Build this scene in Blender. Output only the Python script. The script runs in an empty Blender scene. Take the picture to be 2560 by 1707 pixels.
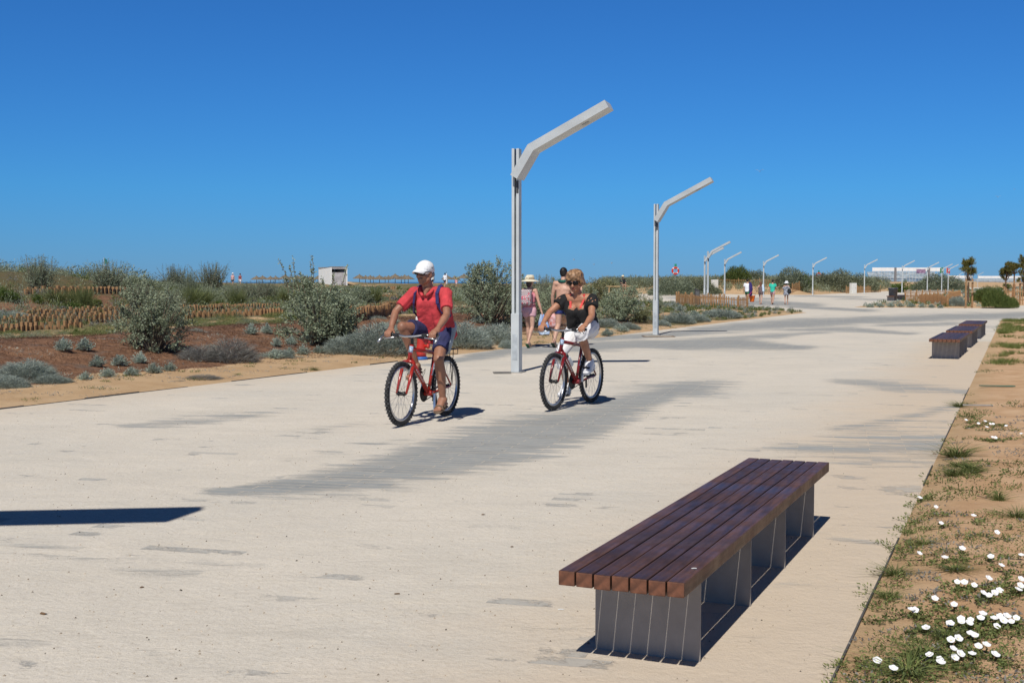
import bpy, bmesh, math, random
import numpy as np
from mathutils import Vector, Matrix

# ---------------------------------------------------------------- camera, sky, sun, exposure
SC = bpy.context.scene
COL = SC.collection
CAM_H, HORIZON, FPX = 1.48, 705.0, 3015.0
PITCH = math.atan((853.5 - HORIZON) / FPX)
cam_data = bpy.data.cameras.new("camera")
cam_data.sensor_width = 36.0
cam_data.lens = 36.0 * FPX / 2560.0
cam_data.clip_start, cam_data.clip_end = 0.1, 60000.0
cam = bpy.data.objects.new("camera", cam_data)
cam.location = (0, 0, CAM_H)
cam.rotation_euler = (math.pi / 2 - PITCH, 0, 0)
COL.objects.link(cam)
SC.camera = cam

SUN_ELEV, SUN_AZ = math.radians(51.0), math.radians(17.0)   # shadows run away from the camera, 17 degrees to the right
world = bpy.data.worlds.new("World")
SC.world = world
world.use_nodes = True
wn, wl = world.node_tree.nodes, world.node_tree.links
wn.clear()
w_out = wn.new("ShaderNodeOutputWorld")
w_bg = wn.new("ShaderNodeBackground")
w_sky = wn.new("ShaderNodeTexSky")
w_sky.sky_type = 'NISHITA'
w_sky.sun_disc = False
w_sky.sun_elevation = SUN_ELEV
w_sky.sun_rotation = math.pi + SUN_AZ
w_sky.altitude = 0
w_sky.air_density = 1.0
w_sky.dust_density = 0.0
w_sky.ozone_density = 1.0
w_tint = wn.new("ShaderNodeMix")
w_tint.data_type = 'RGBA'; w_tint.blend_type = 'MULTIPLY'
w_tint.inputs['Factor'].default_value = 1.0
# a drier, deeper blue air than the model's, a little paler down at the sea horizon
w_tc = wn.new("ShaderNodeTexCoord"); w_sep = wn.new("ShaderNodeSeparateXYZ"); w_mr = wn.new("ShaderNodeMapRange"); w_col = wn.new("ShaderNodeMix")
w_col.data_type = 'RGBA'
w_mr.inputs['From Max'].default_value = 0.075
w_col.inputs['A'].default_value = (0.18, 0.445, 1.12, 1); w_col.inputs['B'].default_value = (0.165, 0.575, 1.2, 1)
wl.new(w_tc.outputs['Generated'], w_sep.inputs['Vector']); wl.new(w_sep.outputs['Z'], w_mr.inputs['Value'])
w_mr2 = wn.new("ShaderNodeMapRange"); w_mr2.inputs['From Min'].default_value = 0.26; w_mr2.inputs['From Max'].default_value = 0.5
w_zen = wn.new("ShaderNodeMix"); w_zen.data_type = 'RGBA'; w_zen.inputs['B'].default_value = (0.17, 0.20, 0.30, 1)   # unseen overhead sky, darkened to weaken its blue fill in shadows
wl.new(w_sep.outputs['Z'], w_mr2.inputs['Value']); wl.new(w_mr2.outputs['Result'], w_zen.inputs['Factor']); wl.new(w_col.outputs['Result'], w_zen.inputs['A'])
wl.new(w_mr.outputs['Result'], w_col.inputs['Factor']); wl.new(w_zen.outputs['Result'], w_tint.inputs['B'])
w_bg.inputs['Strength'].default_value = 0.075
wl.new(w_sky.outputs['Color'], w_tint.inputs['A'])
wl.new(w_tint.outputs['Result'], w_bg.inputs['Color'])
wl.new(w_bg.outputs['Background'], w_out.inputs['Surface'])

sun_data = bpy.data.lights.new("sun", 'SUN')
sun_data.energy = 4.35
sun_data.angle = math.radians(0.53)
sun_data.color = (1.0, 0.95, 0.86)
sun = bpy.data.objects.new("sun", sun_data)
SUN_DIR = Vector((math.sin(SUN_AZ) * math.cos(SUN_ELEV), math.cos(SUN_AZ) * math.cos(SUN_ELEV), -math.sin(SUN_ELEV)))
sun.rotation_euler = SUN_DIR.to_track_quat('-Z', 'Y').to_euler()
sun.location = (-20, -60, 80)
COL.objects.link(sun)
SC.view_settings.view_transform = 'Standard'
SC.view_settings.look = 'None'
SC.view_settings.exposure = 0.0
SC.view_settings.gamma = 1.0
SC.cycles.max_bounces = 6
SC.cycles.transparent_max_bounces = 8

# ---------------------------------------------------------------- small helpers
def D(u, v):
    return u * 2560.0 / 2352.0, v * 2560.0 / 2352.0
def ray(u, v):
    a, c = (u - 1280.0) / FPX, -(v - 853.5) / FPX
    return Vector((a, math.cos(PITCH) + c * math.sin(PITCH), -math.sin(PITCH) + c * math.cos(PITCH)))
def ground(u, v, z=0.0):
    d = ray(u, v)
    t = (z - CAM_H) / d.z
    return Vector((d.x * t, d.y * t, z))
def at(u, v, Y):
    d = ray(u, v)
    t = Y / d.y
    return Vector((d.x * t, Y, CAM_H + d.z * t))
def ss(a, b, x):
    t = np.clip((x - a) / (b - a), 0, 1)
    return t * t * (3 - 2 * t)

_tab = np.random.RandomState(5).rand(256, 256)
def vnoise(x, y):
    x = np.asarray(x, float); y = np.asarray(y, float)
    xi = np.floor(x).astype(int); yi = np.floor(y).astype(int)
    fx = x - xi; fy = y - yi
    fx = fx * fx * (3 - 2 * fx); fy = fy * fy * (3 - 2 * fy)
    a = _tab[xi % 256, yi % 256]; b = _tab[(xi + 1) % 256, yi % 256]
    c = _tab[xi % 256, (yi + 1) % 256]; d = _tab[(xi + 1) % 256, (yi + 1) % 256]
    return (a * (1 - fx) + b * fx) * (1 - fy) + (c * (1 - fx) + d * fx) * fy
def fbm(x, y, o=4):
    s, a, t = 0, 0.5, 0
    for i in range(o):
        s = s + a * vnoise(x * 2 ** i + 17 * i, y * 2 ** i + 31 * i); t += a; a *= 0.5
    return s / t - 0.5

def tag(o, label=None, cat=None, group=None, kind=None):
    if label: o['label'] = label
    if cat: o['category'] = cat
    if group: o['group'] = group
    if kind: o['kind'] = kind
    return o
def empty(name, loc, rz=0.0, label=None, cat=None, group=None):
    o = bpy.data.objects.new(name, None)
    o.empty_display_size = 0.2
    o.location = loc; o.rotation_euler = (0, 0, rz)
    COL.objects.link(o)
    return tag(o, label, cat, group)
def link(name, me, mat=None, parent=None, smooth=False):
    o = bpy.data.objects.new(name, me)
    if mat is not None and not me.materials:
        for m in (mat if isinstance(mat, (list, tuple)) else [mat]): me.materials.append(m)
    if smooth:
        me.polygons.foreach_set('use_smooth', [True] * len(me.polygons))
    COL.objects.link(o)
    if parent is not None: o.parent = parent
    return o
def copy_tree(o, parent=None):
    c = o.copy(); COL.objects.link(c)
    if parent is not None: c.parent = parent
    for ch in list(o.children): copy_tree(ch, c)
    return c
def np_quads(name, V, Q):
    me = bpy.data.meshes.new(name)
    V = np.asarray(V, np.float32); Q = np.asarray(Q, np.int32)
    me.vertices.add(len(V)); me.vertices.foreach_set('co', V.ravel())
    k = Q.shape[1]
    me.loops.add(Q.size); me.loops.foreach_set('vertex_index', Q.ravel())
    me.polygons.add(len(Q)); me.polygons.foreach_set('loop_start', np.arange(0, Q.size, k, dtype=np.int32))
    me.update(calc_edges=True)
    return me

class MB:
    """collects shapes, becomes one mesh"""
    def __init__(s): s.v = []; s.f = []; s.m = []
    def add(s, V, Fs, mi=0):
        b = len(s.v)
        s.v += [tuple(p) for p in V]
        s.f += [tuple(b + i for i in f) for f in Fs]; s.m += [mi] * len(Fs)
        return s
    def box(s, c, size, R=None, mi=0, bev=0.0):
        hx, hy, hz = size[0] / 2, size[1] / 2, size[2] / 2
        c = Vector(c)
        if bev <= 0:
            V = [Vector((x, y, z)) for x in (-hx, hx) for y in (-hy, hy) for z in (-hz, hz)]
            Fs = [(0, 1, 3, 2), (4, 6, 7, 5), (0, 4, 5, 1), (2, 3, 7, 6), (0, 2, 6, 4), (1, 5, 7, 3)]
        else:
            bm = bmesh.new()
            bmesh.ops.create_cube(bm, size=1.0)
            for v in bm.verts: v.co = Vector((v.co.x * hx * 2, v.co.y * hy * 2, v.co.z * hz * 2))
            bmesh.ops.bevel(bm, geom=bm.edges[:] + bm.verts[:], offset=bev, segments=2, affect='EDGES', profile=0.6)
            bm.verts.index_update()
            V = [v.co.copy() for v in bm.verts]; Fs = [[v.index for v in f.verts] for f in bm.faces]
            bm.free()
        if R is not None: V = [R @ v for v in V]
        return s.add([v + c for v in V], Fs, mi)
    def bar(s, p0, p1, w, h, up=(0, 0, 1), mi=0, bev=0.0):
        p0, p1 = Vector(p0), Vector(p1)
        d = p1 - p0; L = d.length; d.normalize()
        y = Vector(up).cross(d)
        if y.length < 1e-4: y = Vector((0, 1, 0)).cross(d)
        y.normalize(); z = d.cross(y)
        R = Matrix((d, y, z)).transposed()
        return s.box((p0 + p1) / 2, (L, w, h), R, mi, bev)
    def tube(s, pts, r, seg=8, mi=0, closed=False):
        pts = [Vector(p) for p in pts]
        n = len(pts); rr = r if isinstance(r, (list, tuple)) else [r] * n
        V = []; Fs = []
        ref = None
        for i, p in enumerate(pts):
            if closed: t = pts[(i + 1) % n] - pts[i - 1]
            else: t = pts[min(i + 1, n - 1)] - pts[max(i - 1, 0)]
            t.normalize()
            if ref is None:
                ref = Vector((0, 0, 1)) if abs(t.z) < 0.9 else Vector((1, 0, 0))
            x = ref - t * ref.dot(t)
            if x.length < 1e-5: x = t.orthogonal()
            x.normalize(); ref = x; y = t.cross(x)
            for k in range(seg):
                a = 2 * math.pi * k / seg
                V.append(p + (x * math.cos(a) + y * math.sin(a)) * rr[i])
        rng = n if closed else n - 1
        for i in range(rng):
            j = (i + 1) % n
            for k in range(seg):
                l = (k + 1) % seg
                Fs.append((i * seg + k, i * seg + l, j * seg + l, j * seg + k))
        if not closed:
            Fs.append(tuple(range(seg))[::-1]); Fs.append(tuple((n - 1) * seg + k for k in range(seg)))
        return s.add(V, Fs, mi)
    def lathe(s, prof, seg=16, origin=(0, 0, 0), axis='z', mi=0):
        o = Vector(origin); V = []; Fs = []
        for (r, h) in prof:
            for k in range(seg):
                a = 2 * math.pi * k / seg
                p = Vector((r * math.cos(a), r * math.sin(a), h))
                if axis == 'y': p = Vector((p.x, p.z, p.y))
                if axis == 'x': p = Vector((p.z, p.x, p.y))
                V.append(o + p)
        for i in range(len(prof) - 1):
            for k in range(seg):
                l = (k + 1) % seg
                Fs.append((i * seg + k, i * seg + l, (i + 1) * seg + l, (i + 1) * seg + k))
        if prof[0][0] > 1e-4: Fs.append(tuple(range(seg))[::-1])
        if prof[-1][0] > 1e-4: Fs.append(tuple((len(prof) - 1) * seg + k for k in range(seg)))
        return s.add(V, Fs, mi)
    def prism(s, poly, y0, y1, mi=0):
        """poly in x,z extruded along y"""
        n = len(poly)
        V = [Vector((p[0], y0, p[1])) for p in poly] + [Vector((p[0], y1, p[1])) for p in poly]
        Fs = [tuple(range(n)), tuple(range(2 * n - 1, n - 1, -1))]
        for i in range(n):
            j = (i + 1) % n
            Fs.append((i, i + n, j + n, j))
        return s.add(V, Fs, mi)
    # closed organic pieces
    def rc(s, p0, r0, p1, r1, seg=14, flat0=False, flat1=False, side=None, ratio=1.0, mi=0):
        p0, p1 = Vector(p0), Vector(p1)
        t = p1 - p0; L = t.length
        if L < 1e-6: t = Vector((0, 0, 1)); L = 1e-6
        t.normalize()
        x = (Vector(side) - t * Vector(side).dot(t)) if side is not None else t.orthogonal()
        x.normalize(); y = t.cross(x)
        rings = []
        if flat0: rings += [(0.0, r0)]
        else: rings += [(-r0 * math.cos(a), r0 * math.sin(a)) for a in (0.25, 0.65, 1.1)] + [(0.0, r0)]
        for k in (0.33, 0.66): rings.append((L * k, r0 + (r1 - r0) * k))
        if flat1: rings += [(L, r1)]
        else: rings += [(L, r1)] + [(L + r1 * math.cos(a), r1 * math.sin(a)) for a in (1.1, 0.65, 0.25)]
        V = []; Fs = []
        for (h, r) in rings:
            for k in range(seg):
                a = 2 * math.pi * k / seg
                V.append(p0 + t * h + x * (math.cos(a) * r * ratio) + y * (math.sin(a) * r))
        for i in range(len(rings) - 1):
            for k in range(seg):
                l = (k + 1) % seg
                Fs.append((i * seg + k, i * seg + l, (i + 1) * seg + l, (i + 1) * seg + k))
        Fs.append(tuple(range(seg))[::-1]); Fs.append(tuple((len(rings) - 1) * seg + k for k in range(seg)))
        return s.add(V, Fs, mi)
    def ell(s, c, radii, axes=None, seg=16, rings=10, mi=0):
        c = Vector(c)
        ax = axes or (Vector((1, 0, 0)), Vector((0, 1, 0)), Vector((0, 0, 1)))
        V = []; Fs = []
        for i in range(rings + 1):
            th = 0.12 + (math.pi - 0.24) * i / rings
            for k in range(seg):
                a = 2 * math.pi * k / seg
                V.append(c + ax[0] * (radii[0] * math.sin(th) * math.cos(a)) + ax[1] * (radii[1] * math.sin(th) * math.sin(a)) + ax[2] * (radii[2] * math.cos(th)))
        for i in range(rings):
            for k in range(seg):
                l = (k + 1) % seg
                Fs.append((i * seg + k, (i + 1) * seg + k, (i + 1) * seg + l, i * seg + l))
        Fs.append(tuple(range(seg))); Fs.append(tuple(rings * seg + k for k in range(seg))[::-1])
        return s.add(V, Fs, mi)
    def mesh(s, name):
        me = bpy.data.meshes.new(name)
        me.from_pydata(s.v, [], s.f)
        if any(s.m): me.polygons.foreach_set('material_index', s.m)
        me.update()
        return me
    def build(s, name, mat=None, parent=None, smooth=False):
        me = s.mesh(name)
        return link(name, me, mat, parent, smooth)
    def remesh(s, name, mat, parent=None, voxel=0.01, it=4, noise=0.0, nscale=8.0):
        me = s.mesh(name)
        o = bpy.data.objects.new(name, me); COL.objects.link(o)
        m = o.modifiers.new('r', 'REMESH'); m.mode = 'VOXEL'; m.voxel_size = voxel; m.use_smooth_shade = True
        m2 = o.modifiers.new('s', 'SMOOTH'); m2.iterations = it; m2.factor = 0.5
        dg = bpy.context.evaluated_depsgraph_get()
        me2 = bpy.data.meshes.new_from_object(o.evaluated_get(dg))
        bpy.data.objects.remove(o); bpy.data.meshes.remove(me)
        me2.name = name
        if noise > 0 and len(me2.vertices):
            co = np.empty(len(me2.vertices) * 3, np.float32); me2.vertices.foreach_get('co', co); co = co.reshape(-1, 3)
            no = np.empty(len(me2.vertices) * 3, np.float32); me2.vertices.foreach_get('normal', no); no = no.reshape(-1, 3)
            k = fbm(co[:, 0] * nscale + co[:, 2] * nscale * 0.8 + 40, co[:, 1] * nscale - co[:, 2] * nscale * 0.6 + 20, 3) * 2
            co += no * (k * noise)[:, None]
            me2.vertices.foreach_set('co', co.ravel()); me2.update()
        me2.materials.clear()
        return link(name, me2, mat, parent, True)

# ---------------------------------------------------------------- materials
MATS = {}
def mat(name, col, rough=0.7, var=0.15, scale=8.0, metal=0.0, bump=0.0, bscale=40.0, col2=None, spec=0.5, coords='Object'):
    if name in MATS: return MATS[name]
    m = bpy.data.materials.new(name); m.use_nodes = True
    n, l = m.node_tree.nodes, m.node_tree.links
    b = n['Principled BSDF']
    b.inputs['Roughness'].default_value = rough; b.inputs['Metallic'].default_value = metal
    b.inputs['Specular IOR Level'].default_value = spec
    tc = n.new('ShaderNodeTexCoord')
    ns = n.new('ShaderNodeTexNoise'); ns.inputs['Scale'].default_value = scale; ns.inputs['Detail'].default_value = 5
    l.new(tc.outputs[coords], ns.inputs['Vector'])
    mx = n.new('ShaderNodeMix'); mx.data_type = 'RGBA'
    c2 = col2 or tuple(max(0, c * (1 - var * 2)) for c in col)
    c1 = col if col2 else tuple(min(1, c * (1 + var)) for c in col)
    mx.inputs['A'].default_value = (*c2, 1); mx.inputs['B'].default_value = (*c1, 1)
    mr = n.new('ShaderNodeMapRange'); mr.inputs['From Min'].default_value = 0.3; mr.inputs['From Max'].default_value = 0.7
    l.new(ns.outputs['Fac'], mr.inputs['Value']); l.new(mr.outputs['Result'], mx.inputs['Factor'])
    l.new(mx.outputs['Result'], b.inputs['Base Color'])
    if bump > 0:
        n2 = n.new('ShaderNodeTexNoise'); n2.inputs['Scale'].default_value = bscale; n2.inputs['Detail'].default_value = 4
        l.new(tc.outputs[coords], n2.inputs['Vector'])
        bp = n.new('ShaderNodeBump'); bp.inputs['Strength'].default_value = bump; bp.inputs['Distance'].default_value = 0.01
        l.new(n2.outputs['Fac'], bp.inputs['Height']); l.new(bp.outputs['Normal'], b.inputs['Normal'])
    MATS[name] = m
    return m
def leafmat(name, cols, rough=0.65, trans=0.25):
    """per-leaf colour between the given colours"""
    if name in MATS: return MATS[name]
    m = bpy.data.materials.new(name); m.use_nodes = True
    n, l = m.node_tree.nodes, m.node_tree.links
    b = n['Principled BSDF']; b.inputs['Roughness'].default_value = rough
    b.inputs['Specular IOR Level'].default_value = 0.25
    g = n.new('ShaderNodeNewGeometry'); oi = n.new('ShaderNodeObjectInfo')
    tc = n.new('ShaderNodeTexCoord'); ns = n.new('ShaderNodeTexNoise'); ns.inputs['Scale'].default_value = 6
    l.new(tc.outputs['Object'], ns.inputs['Vector'])
    add = n.new('ShaderNodeMath'); add.operation = 'MULTIPLY_ADD'; add.inputs[1].default_value = 0.55
    l.new(g.outputs['Random Per Island'], add.inputs[0])
    mul = n.new('ShaderNodeMath'); mul.operation = 'MULTIPLY_ADD'; mul.inputs[1].default_value = 0.9; mul.inputs[2].default_value = -0.25
    l.new(ns.outputs['Fac'], mul.inputs[0]); l.new(mul.outputs[0], add.inputs[2])
    rp = n.new('ShaderNodeValToRGB')
    el = rp.color_ramp.elements
    while len(el) < len(cols): el.new(0.5)
    for i, c in enumerate(cols):
        el[i].position = i / (len(cols) - 1); el[i].color = (*c, 1)
    l.new(add.outputs[0], rp.inputs['Fac'])
    hs = n.new('ShaderNodeHueSaturation')
    mr = n.new('ShaderNodeMapRange'); mr.inputs['To Min'].default_value = 0.85; mr.inputs['To Max'].default_value = 1.15
    l.new(oi.outputs['Random'], mr.inputs['Value']); l.new(mr.outputs['Result'], hs.inputs['Value'])
    l.new(rp.outputs['Color'], hs.inputs['Color']); l.new(hs.outputs['Color'], b.inputs['Base Color'])
    tr = n.new('ShaderNodeBsdfTranslucent'); l.new(hs.outputs['Color'], tr.inputs['Color'])
    mix = n.new('ShaderNodeMixShader'); mix.inputs['Fac'].default_value = trans
    l.new(b.outputs[0], mix.inputs[1]); l.new(tr.outputs[0], mix.inputs[2])
    l.new(mix.outputs[0], n['Material Output'].inputs['Surface'])
    MATS[name] = m
    return m

# ---------------------------------------------------------------- terrain height
def path_left(Y):
    a = -12.32 + 0.455 * Y
    b = 14.39 - 0.10 * (Y - 58.7)
    c = 0.105 * Y
    x = np.where(Y < 58.7, a, b)
    k = ss(75, 80, Y)
    return x * (1 - k) + c * k
def path_right(Y): return -0.66 + 0.4195 * Y
_fx = np.array([-400, 20, 34, 40, 60, 400.]); _fy = np.array([152, 152, 138, 151, 194, 930.])
def sd_left(x, y): return (path_left(y) - x) * 0.91
def sd_far(x, y): return (y - np.interp(x, _fx, _fy)) * 0.6
def sd_right(x, y): return np.minimum((x - path_right(y)) * 0.92, 47.0 - y)
def sd_mid(x, y):
    yf = 70.8 - 0.4 * (np.clip(x, 18, 28.3) - 20) + 8.5 * ss(28.3, 29.3, x)
    return np.minimum((y - yf) * 0.93, (x - (20 + 0.43 * (y - 70.8))) * 0.92)
def land(x, y):
    x = np.asarray(x, float); y = np.asarray(y, float)
    dl, df, dr, dm = sd_left(x, y), sd_far(x, y), sd_right(x, y), sd_mid(x, y)
    return dl, df, dr, dm
def H(x, y):
    x = np.asarray(x, float); y = np.asarray(y, float)
    dl, df, dr, dm = land(x, y)
    ang = x / np.maximum(y, 1.0)
    edge = lambda d: np.clip(d * 0.12, -0.06, 0.025)
    A = 1 - 0.75 * ss(30, 52, y) * (x > -100)
    n1 = fbm(x * 0.35 + 3, y * 0.35, 4); n2 = fbm(x * 0.08, y * 0.08 + 9, 3); n3 = fbm(x * 2.5, y * 2.5, 3)
    hl = edge(dl) + 0.05 * ss(0.1, 1.4, dl) + 0.46 * A * ss(1.5, 5.2, dl) + 0.40 * ss(8, 26, dl)
    hl = hl + 1.12 * ss(6, 17, dl) * np.exp(-((ang + 0.41) / 0.14) ** 2) * ss(24, 38, y) * (1 - ss(60, 110, y))
    hl = hl + (n1 * 0.22 + n2 * 0.3) * ss(1.0, 6, dl) + n3 * 0.05 * ss(0.1, 2, dl)
    hf = edge(df) + 1.25 * ss(0.5, 9, df) + (n1 * 0.3 + n2 * 0.9) * ss(1, 10, df)
    hr = edge(dr) + (n1 * 0.05 + n3 * 0.035) * ss(0.05, 0.6, dr) + 0.03 * ss(0.1, 1.5, dr)
    hm = edge(dm) + 1.5 * ss(2, 24, dm) + (n1 * 0.3 + n2 * 0.8) * ss(1, 10, dm)
    h = np.maximum(np.maximum(hl, hf), np.maximum(hr, hm))
    beach = ss(175, 240, y) * (1 - ss(0.12, 0.2, ang))
    h = h * (1 - beach) + 0.3 * beach
    sea = ss(330, 370, y) * (1 - ss(0.14, 0.2, ang))
    return h * (1 - sea) - 3.0 * sea
def hit(u, v, ymin=4.0, ymax=300.0):
    """where the line of sight through a photo point meets the ground"""
    d = ray(u, v)
    Ys = np.geomspace(ymin, ymax, 3000)
    X = d.x / d.y * Ys; Z = CAM_H + d.z / d.y * Ys
    hh = np.maximum(H(X, Ys), 0)
    k = np.where(Z < hh)[0]
    i = k[0] if len(k) else len(Ys) - 1
    return Vector((X[i], Ys[i], float(hh[i])))
def hd(u, v, **k): return hit(*D(u, v), **k)
def gz(x, y): return max(0.0, float(H(x, y)))

def polar_grid(u0, u1, du, y0, y1, ratio):
    us = (np.arange(u0, u1 + du, du) - 1280.0) / FPX
    ys = y0 * ratio ** np.arange(int(math.log(y1 / y0) / math.log(ratio)) + 2)
    A, Yg = np.meshgrid(us, ys)
    X = A * Yg
    nr, nc = X.shape
    i = np.arange(nr * nc).reshape(nr, nc)
    Q = np.stack([i[:-1, :-1], i[:-1, 1:], i[1:, 1:], i[1:, :-1]], -1).reshape(-1, 4)
    return X, Yg, Q
def add_attr(me, name, vals):
    a = me.attributes.new(name, 'FLOAT', 'POINT')
    a.data.foreach_set('value', np.asarray(vals, np.float32).ravel())

# ground, one sheet out to the horizon
X, Y, Q = polar_grid(-2600, 5200, 13, 1.2, 9000, 1.0125)
Z = H(X, Y)
me = np_quads('ground', np.stack([X, Y, Z], -1).reshape(-1, 3), Q)
dl, df, dr, dm = land(X, Y)
nA = fbm(X * 0.7, Y * 0.7, 4); nB = fbm(X * 0.15 + 5, Y * 0.15, 3)
mulch = ss(1.5, 2.3, dl + nA * 1.6) * (1 - 0.9 * ss(5.6, 7.0, dl + nA * 2.5)) * (1 - 0.6 * ss(34, 48, Y))
mulch = np.maximum(mulch, ss(8, 12, dl) * ss(-0.16, -0.02, nA + nB) * 0.9 * (1 - ss(120, 180, Y)))
mulch = np.maximum(mulch, ss(9, 12, dl) * (1 - ss(-0.34, -0.26, X / Y)) * 0.85)
mulch = np.maximum(mulch, np.where(df > 0, ss(0.0, 0.2, nA) * 0.35, 0))
mulch = np.maximum(mulch, np.where(dm > 0, ss(0.02, 0.2, nA) * 0.4, 0))
add_attr(me, 'mulch', mulch)
green = np.where(dl > 5, ss(-0.05, 0.2, fbm(X * 0.3 + 50, Y * 0.3, 4)) * 0.8 * ss(5.5, 9, dl), 0)
green = np.maximum(green, np.where(dl > 6.5, ss(-0.22, -0.02, fbm(X * 0.4 + 20, Y * 0.25, 3)) * 0.62 * ss(6.5, 8.5, dl), 0))
green = np.maximum(green, np.where((df > 1) & (Y < 260), 0.35, 0))
isl = (dl > 0.3) & (Y > 40) & (Y < 76) & (X > 2)
green = np.maximum(green, np.where(isl, ss(-0.12, 0.1, nA) * 0.9, 0))
add_attr(me, 'green', green * (1 - ss(170, 230, Y)))
add_attr(me, 'verge', ss(0, 0.4, np.maximum(dr, dm * 0.2)))

gm = bpy.data.materials.new('sandy_ground'); gm.use_nodes = True
n, l = gm.node_tree.nodes, gm.node_tree.links
b = n['Principled BSDF']; b.inputs['Roughness'].default_value = 0.95; b.inputs['Specular IOR Level'].default_value = 0.1
def noise(n, l, scale, detail=6, rough=0.6, vec=None, mapscale=None):
    t = n.new('ShaderNodeTexNoise'); t.inputs['Scale'].default_value = scale
    t.inputs['Detail'].default_value = detail; t.inputs['Roughness'].default_value = rough
    if vec is not None: l.new(vec, t.inputs['Vector'])
    return t.outputs['Fac']
def remap(n, l, v, a, b_, c=0.0, d=1.0):
    t = n.new('ShaderNodeMapRange'); t.interpolation_type = 'SMOOTHSTEP'
    l.new(v, t.inputs['Value'])
    for k, x in zip(('From Min', 'From Max', 'To Min', 'To Max'), (a, b_, c, d)): t.inputs[k].default_value = x
    return t.outputs['Result']
def mixc(n, l, f, a, b_):
    t = n.new('ShaderNodeMix'); t.data_type = 'RGBA'
    if isinstance(f, float): t.inputs['Factor'].default_value = f
    else: l.new(f, t.inputs['Factor'])
    for k, x in (('A', a), ('B', b_)):
        if isinstance(x, tuple): t.inputs[k].default_value = (*x, 1)
        else: l.new(x, t.inputs[k])
    return t.outputs['Result']
def mth(n, l, op, a, b_=None, c=None):
    t = n.new('ShaderNodeMath'); t.operation = op
    for i, x in enumerate((a, b_, c)):
        if x is None: continue
        if isinstance(x, (int, float)): t.inputs[i].default_value = x
        else: l.new(x, t.inputs[i])
    return t.outputs[0]
def attr(n, name):
    t = n.new('ShaderNodeAttribute'); t.attribute_name = name
    return t.outputs['Fac']
pos = n.new('ShaderNodeNewGeometry').outputs['Position']
sand = mixc(n, l, remap(n, l, noise(n, l, 1.3, 8, 0.65, pos), 0.3, 0.7), (0.44, 0.285, 0.155), (0.56, 0.40, 0.245))
sand = mixc(n, l, remap(n, l, noise(n, l, 60, 4, 0.7, pos), 0.35, 0.75, 0, 0.6), sand, (0.60, 0.43, 0.27))
sand = mixc(n, l, remap(n, l, noise(n, l, 5, 8, 0.75, pos), 0.58, 0.75, 0, 0.55), sand, (0.30, 0.17, 0.09))
vg = mixc(n, l, remap(n, l, noise(n, l, 2.2, 8, 0.7, pos), 0.35, 0.7), (0.52, 0.325, 0.185), (0.65, 0.45, 0.285))
vg = mixc(n, l, remap(n, l, noise(n, l, 90, 4, 0.7, pos), 0.55, 0.8, 0, 0.7), vg, (0.26, 0.15, 0.08))
sand = mixc(n, l, attr(n, 'verge'), sand, vg)
ml = mixc(n, l, remap(n, l, noise(n, l, 9, 10, 0.8, pos), 0.36, 0.66), (0.095, 0.05, 0.033), (0.30, 0.165, 0.10))
ml = mixc(n, l, remap(n, l, noise(n, l, 2.0, 5, 0.6, pos), 0.5, 0.75, 0, 0.75), ml, (0.36, 0.20, 0.115))
ml = mixc(n, l, remap(n, l, noise(n, l, 3.1, 6, 0.6, pos), 0.50, 0.68, 0, 0.7), ml, (0.165, 0.13, 0.11))
ml = mixc(n, l, remap(n, l, noise(n, l, 0.9, 4, 0.6, pos), 0.52, 0.72, 0, 0.6), ml, (0.33, 0.19, 0.115))
mk = mth(n, l, 'ADD', attr(n, 'mulch'), mth(n, l, 'MULTIPLY_ADD', noise(n, l, 6, 8, 0.75, pos), 0.7, -0.35))
c = mixc(n, l, remap(n, l, mk, 0.38, 0.62), sand, ml)
gk = mth(n, l, 'ADD', attr(n, 'green'), mth(n, l, 'MULTIPLY_ADD', noise(n, l, 8, 8, 0.8, pos), 0.9, -0.45))
gr = mixc(n, l, noise(n, l, 14, 5, 0.7, pos), (0.05, 0.055, 0.025), (0.15, 0.15, 0.075))
c = mixc(n, l, remap(n, l, gk, 0.4, 0.65, 0, 0.85), c, gr)
l.new(c, b.inputs['Base Color'])
bp = n.new('ShaderNodeBump'); bp.inputs['Strength'].default_value = 0.9; bp.inputs['Distance'].default_value = 0.035
l.new(mth(n, l, 'ADD', noise(n, l, 7, 9, 0.72, pos), mth(n, l, 'MULTIPLY', noise(n, l, 55, 4, 0.7, pos), 0.4)), bp.inputs['Height'])
l.new(bp.outputs['Normal'], b.inputs['Normal'])
g = link('ground', me, gm, None, True); tag(g, kind='structure')
base = MB().box((0, -29.5, -0.14), (160, 60, 0.1)).build('ground', mat('base_sand', (0.5, 0.36, 0.2), 0.95, 0.1)); tag(base, kind='structure')

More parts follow.
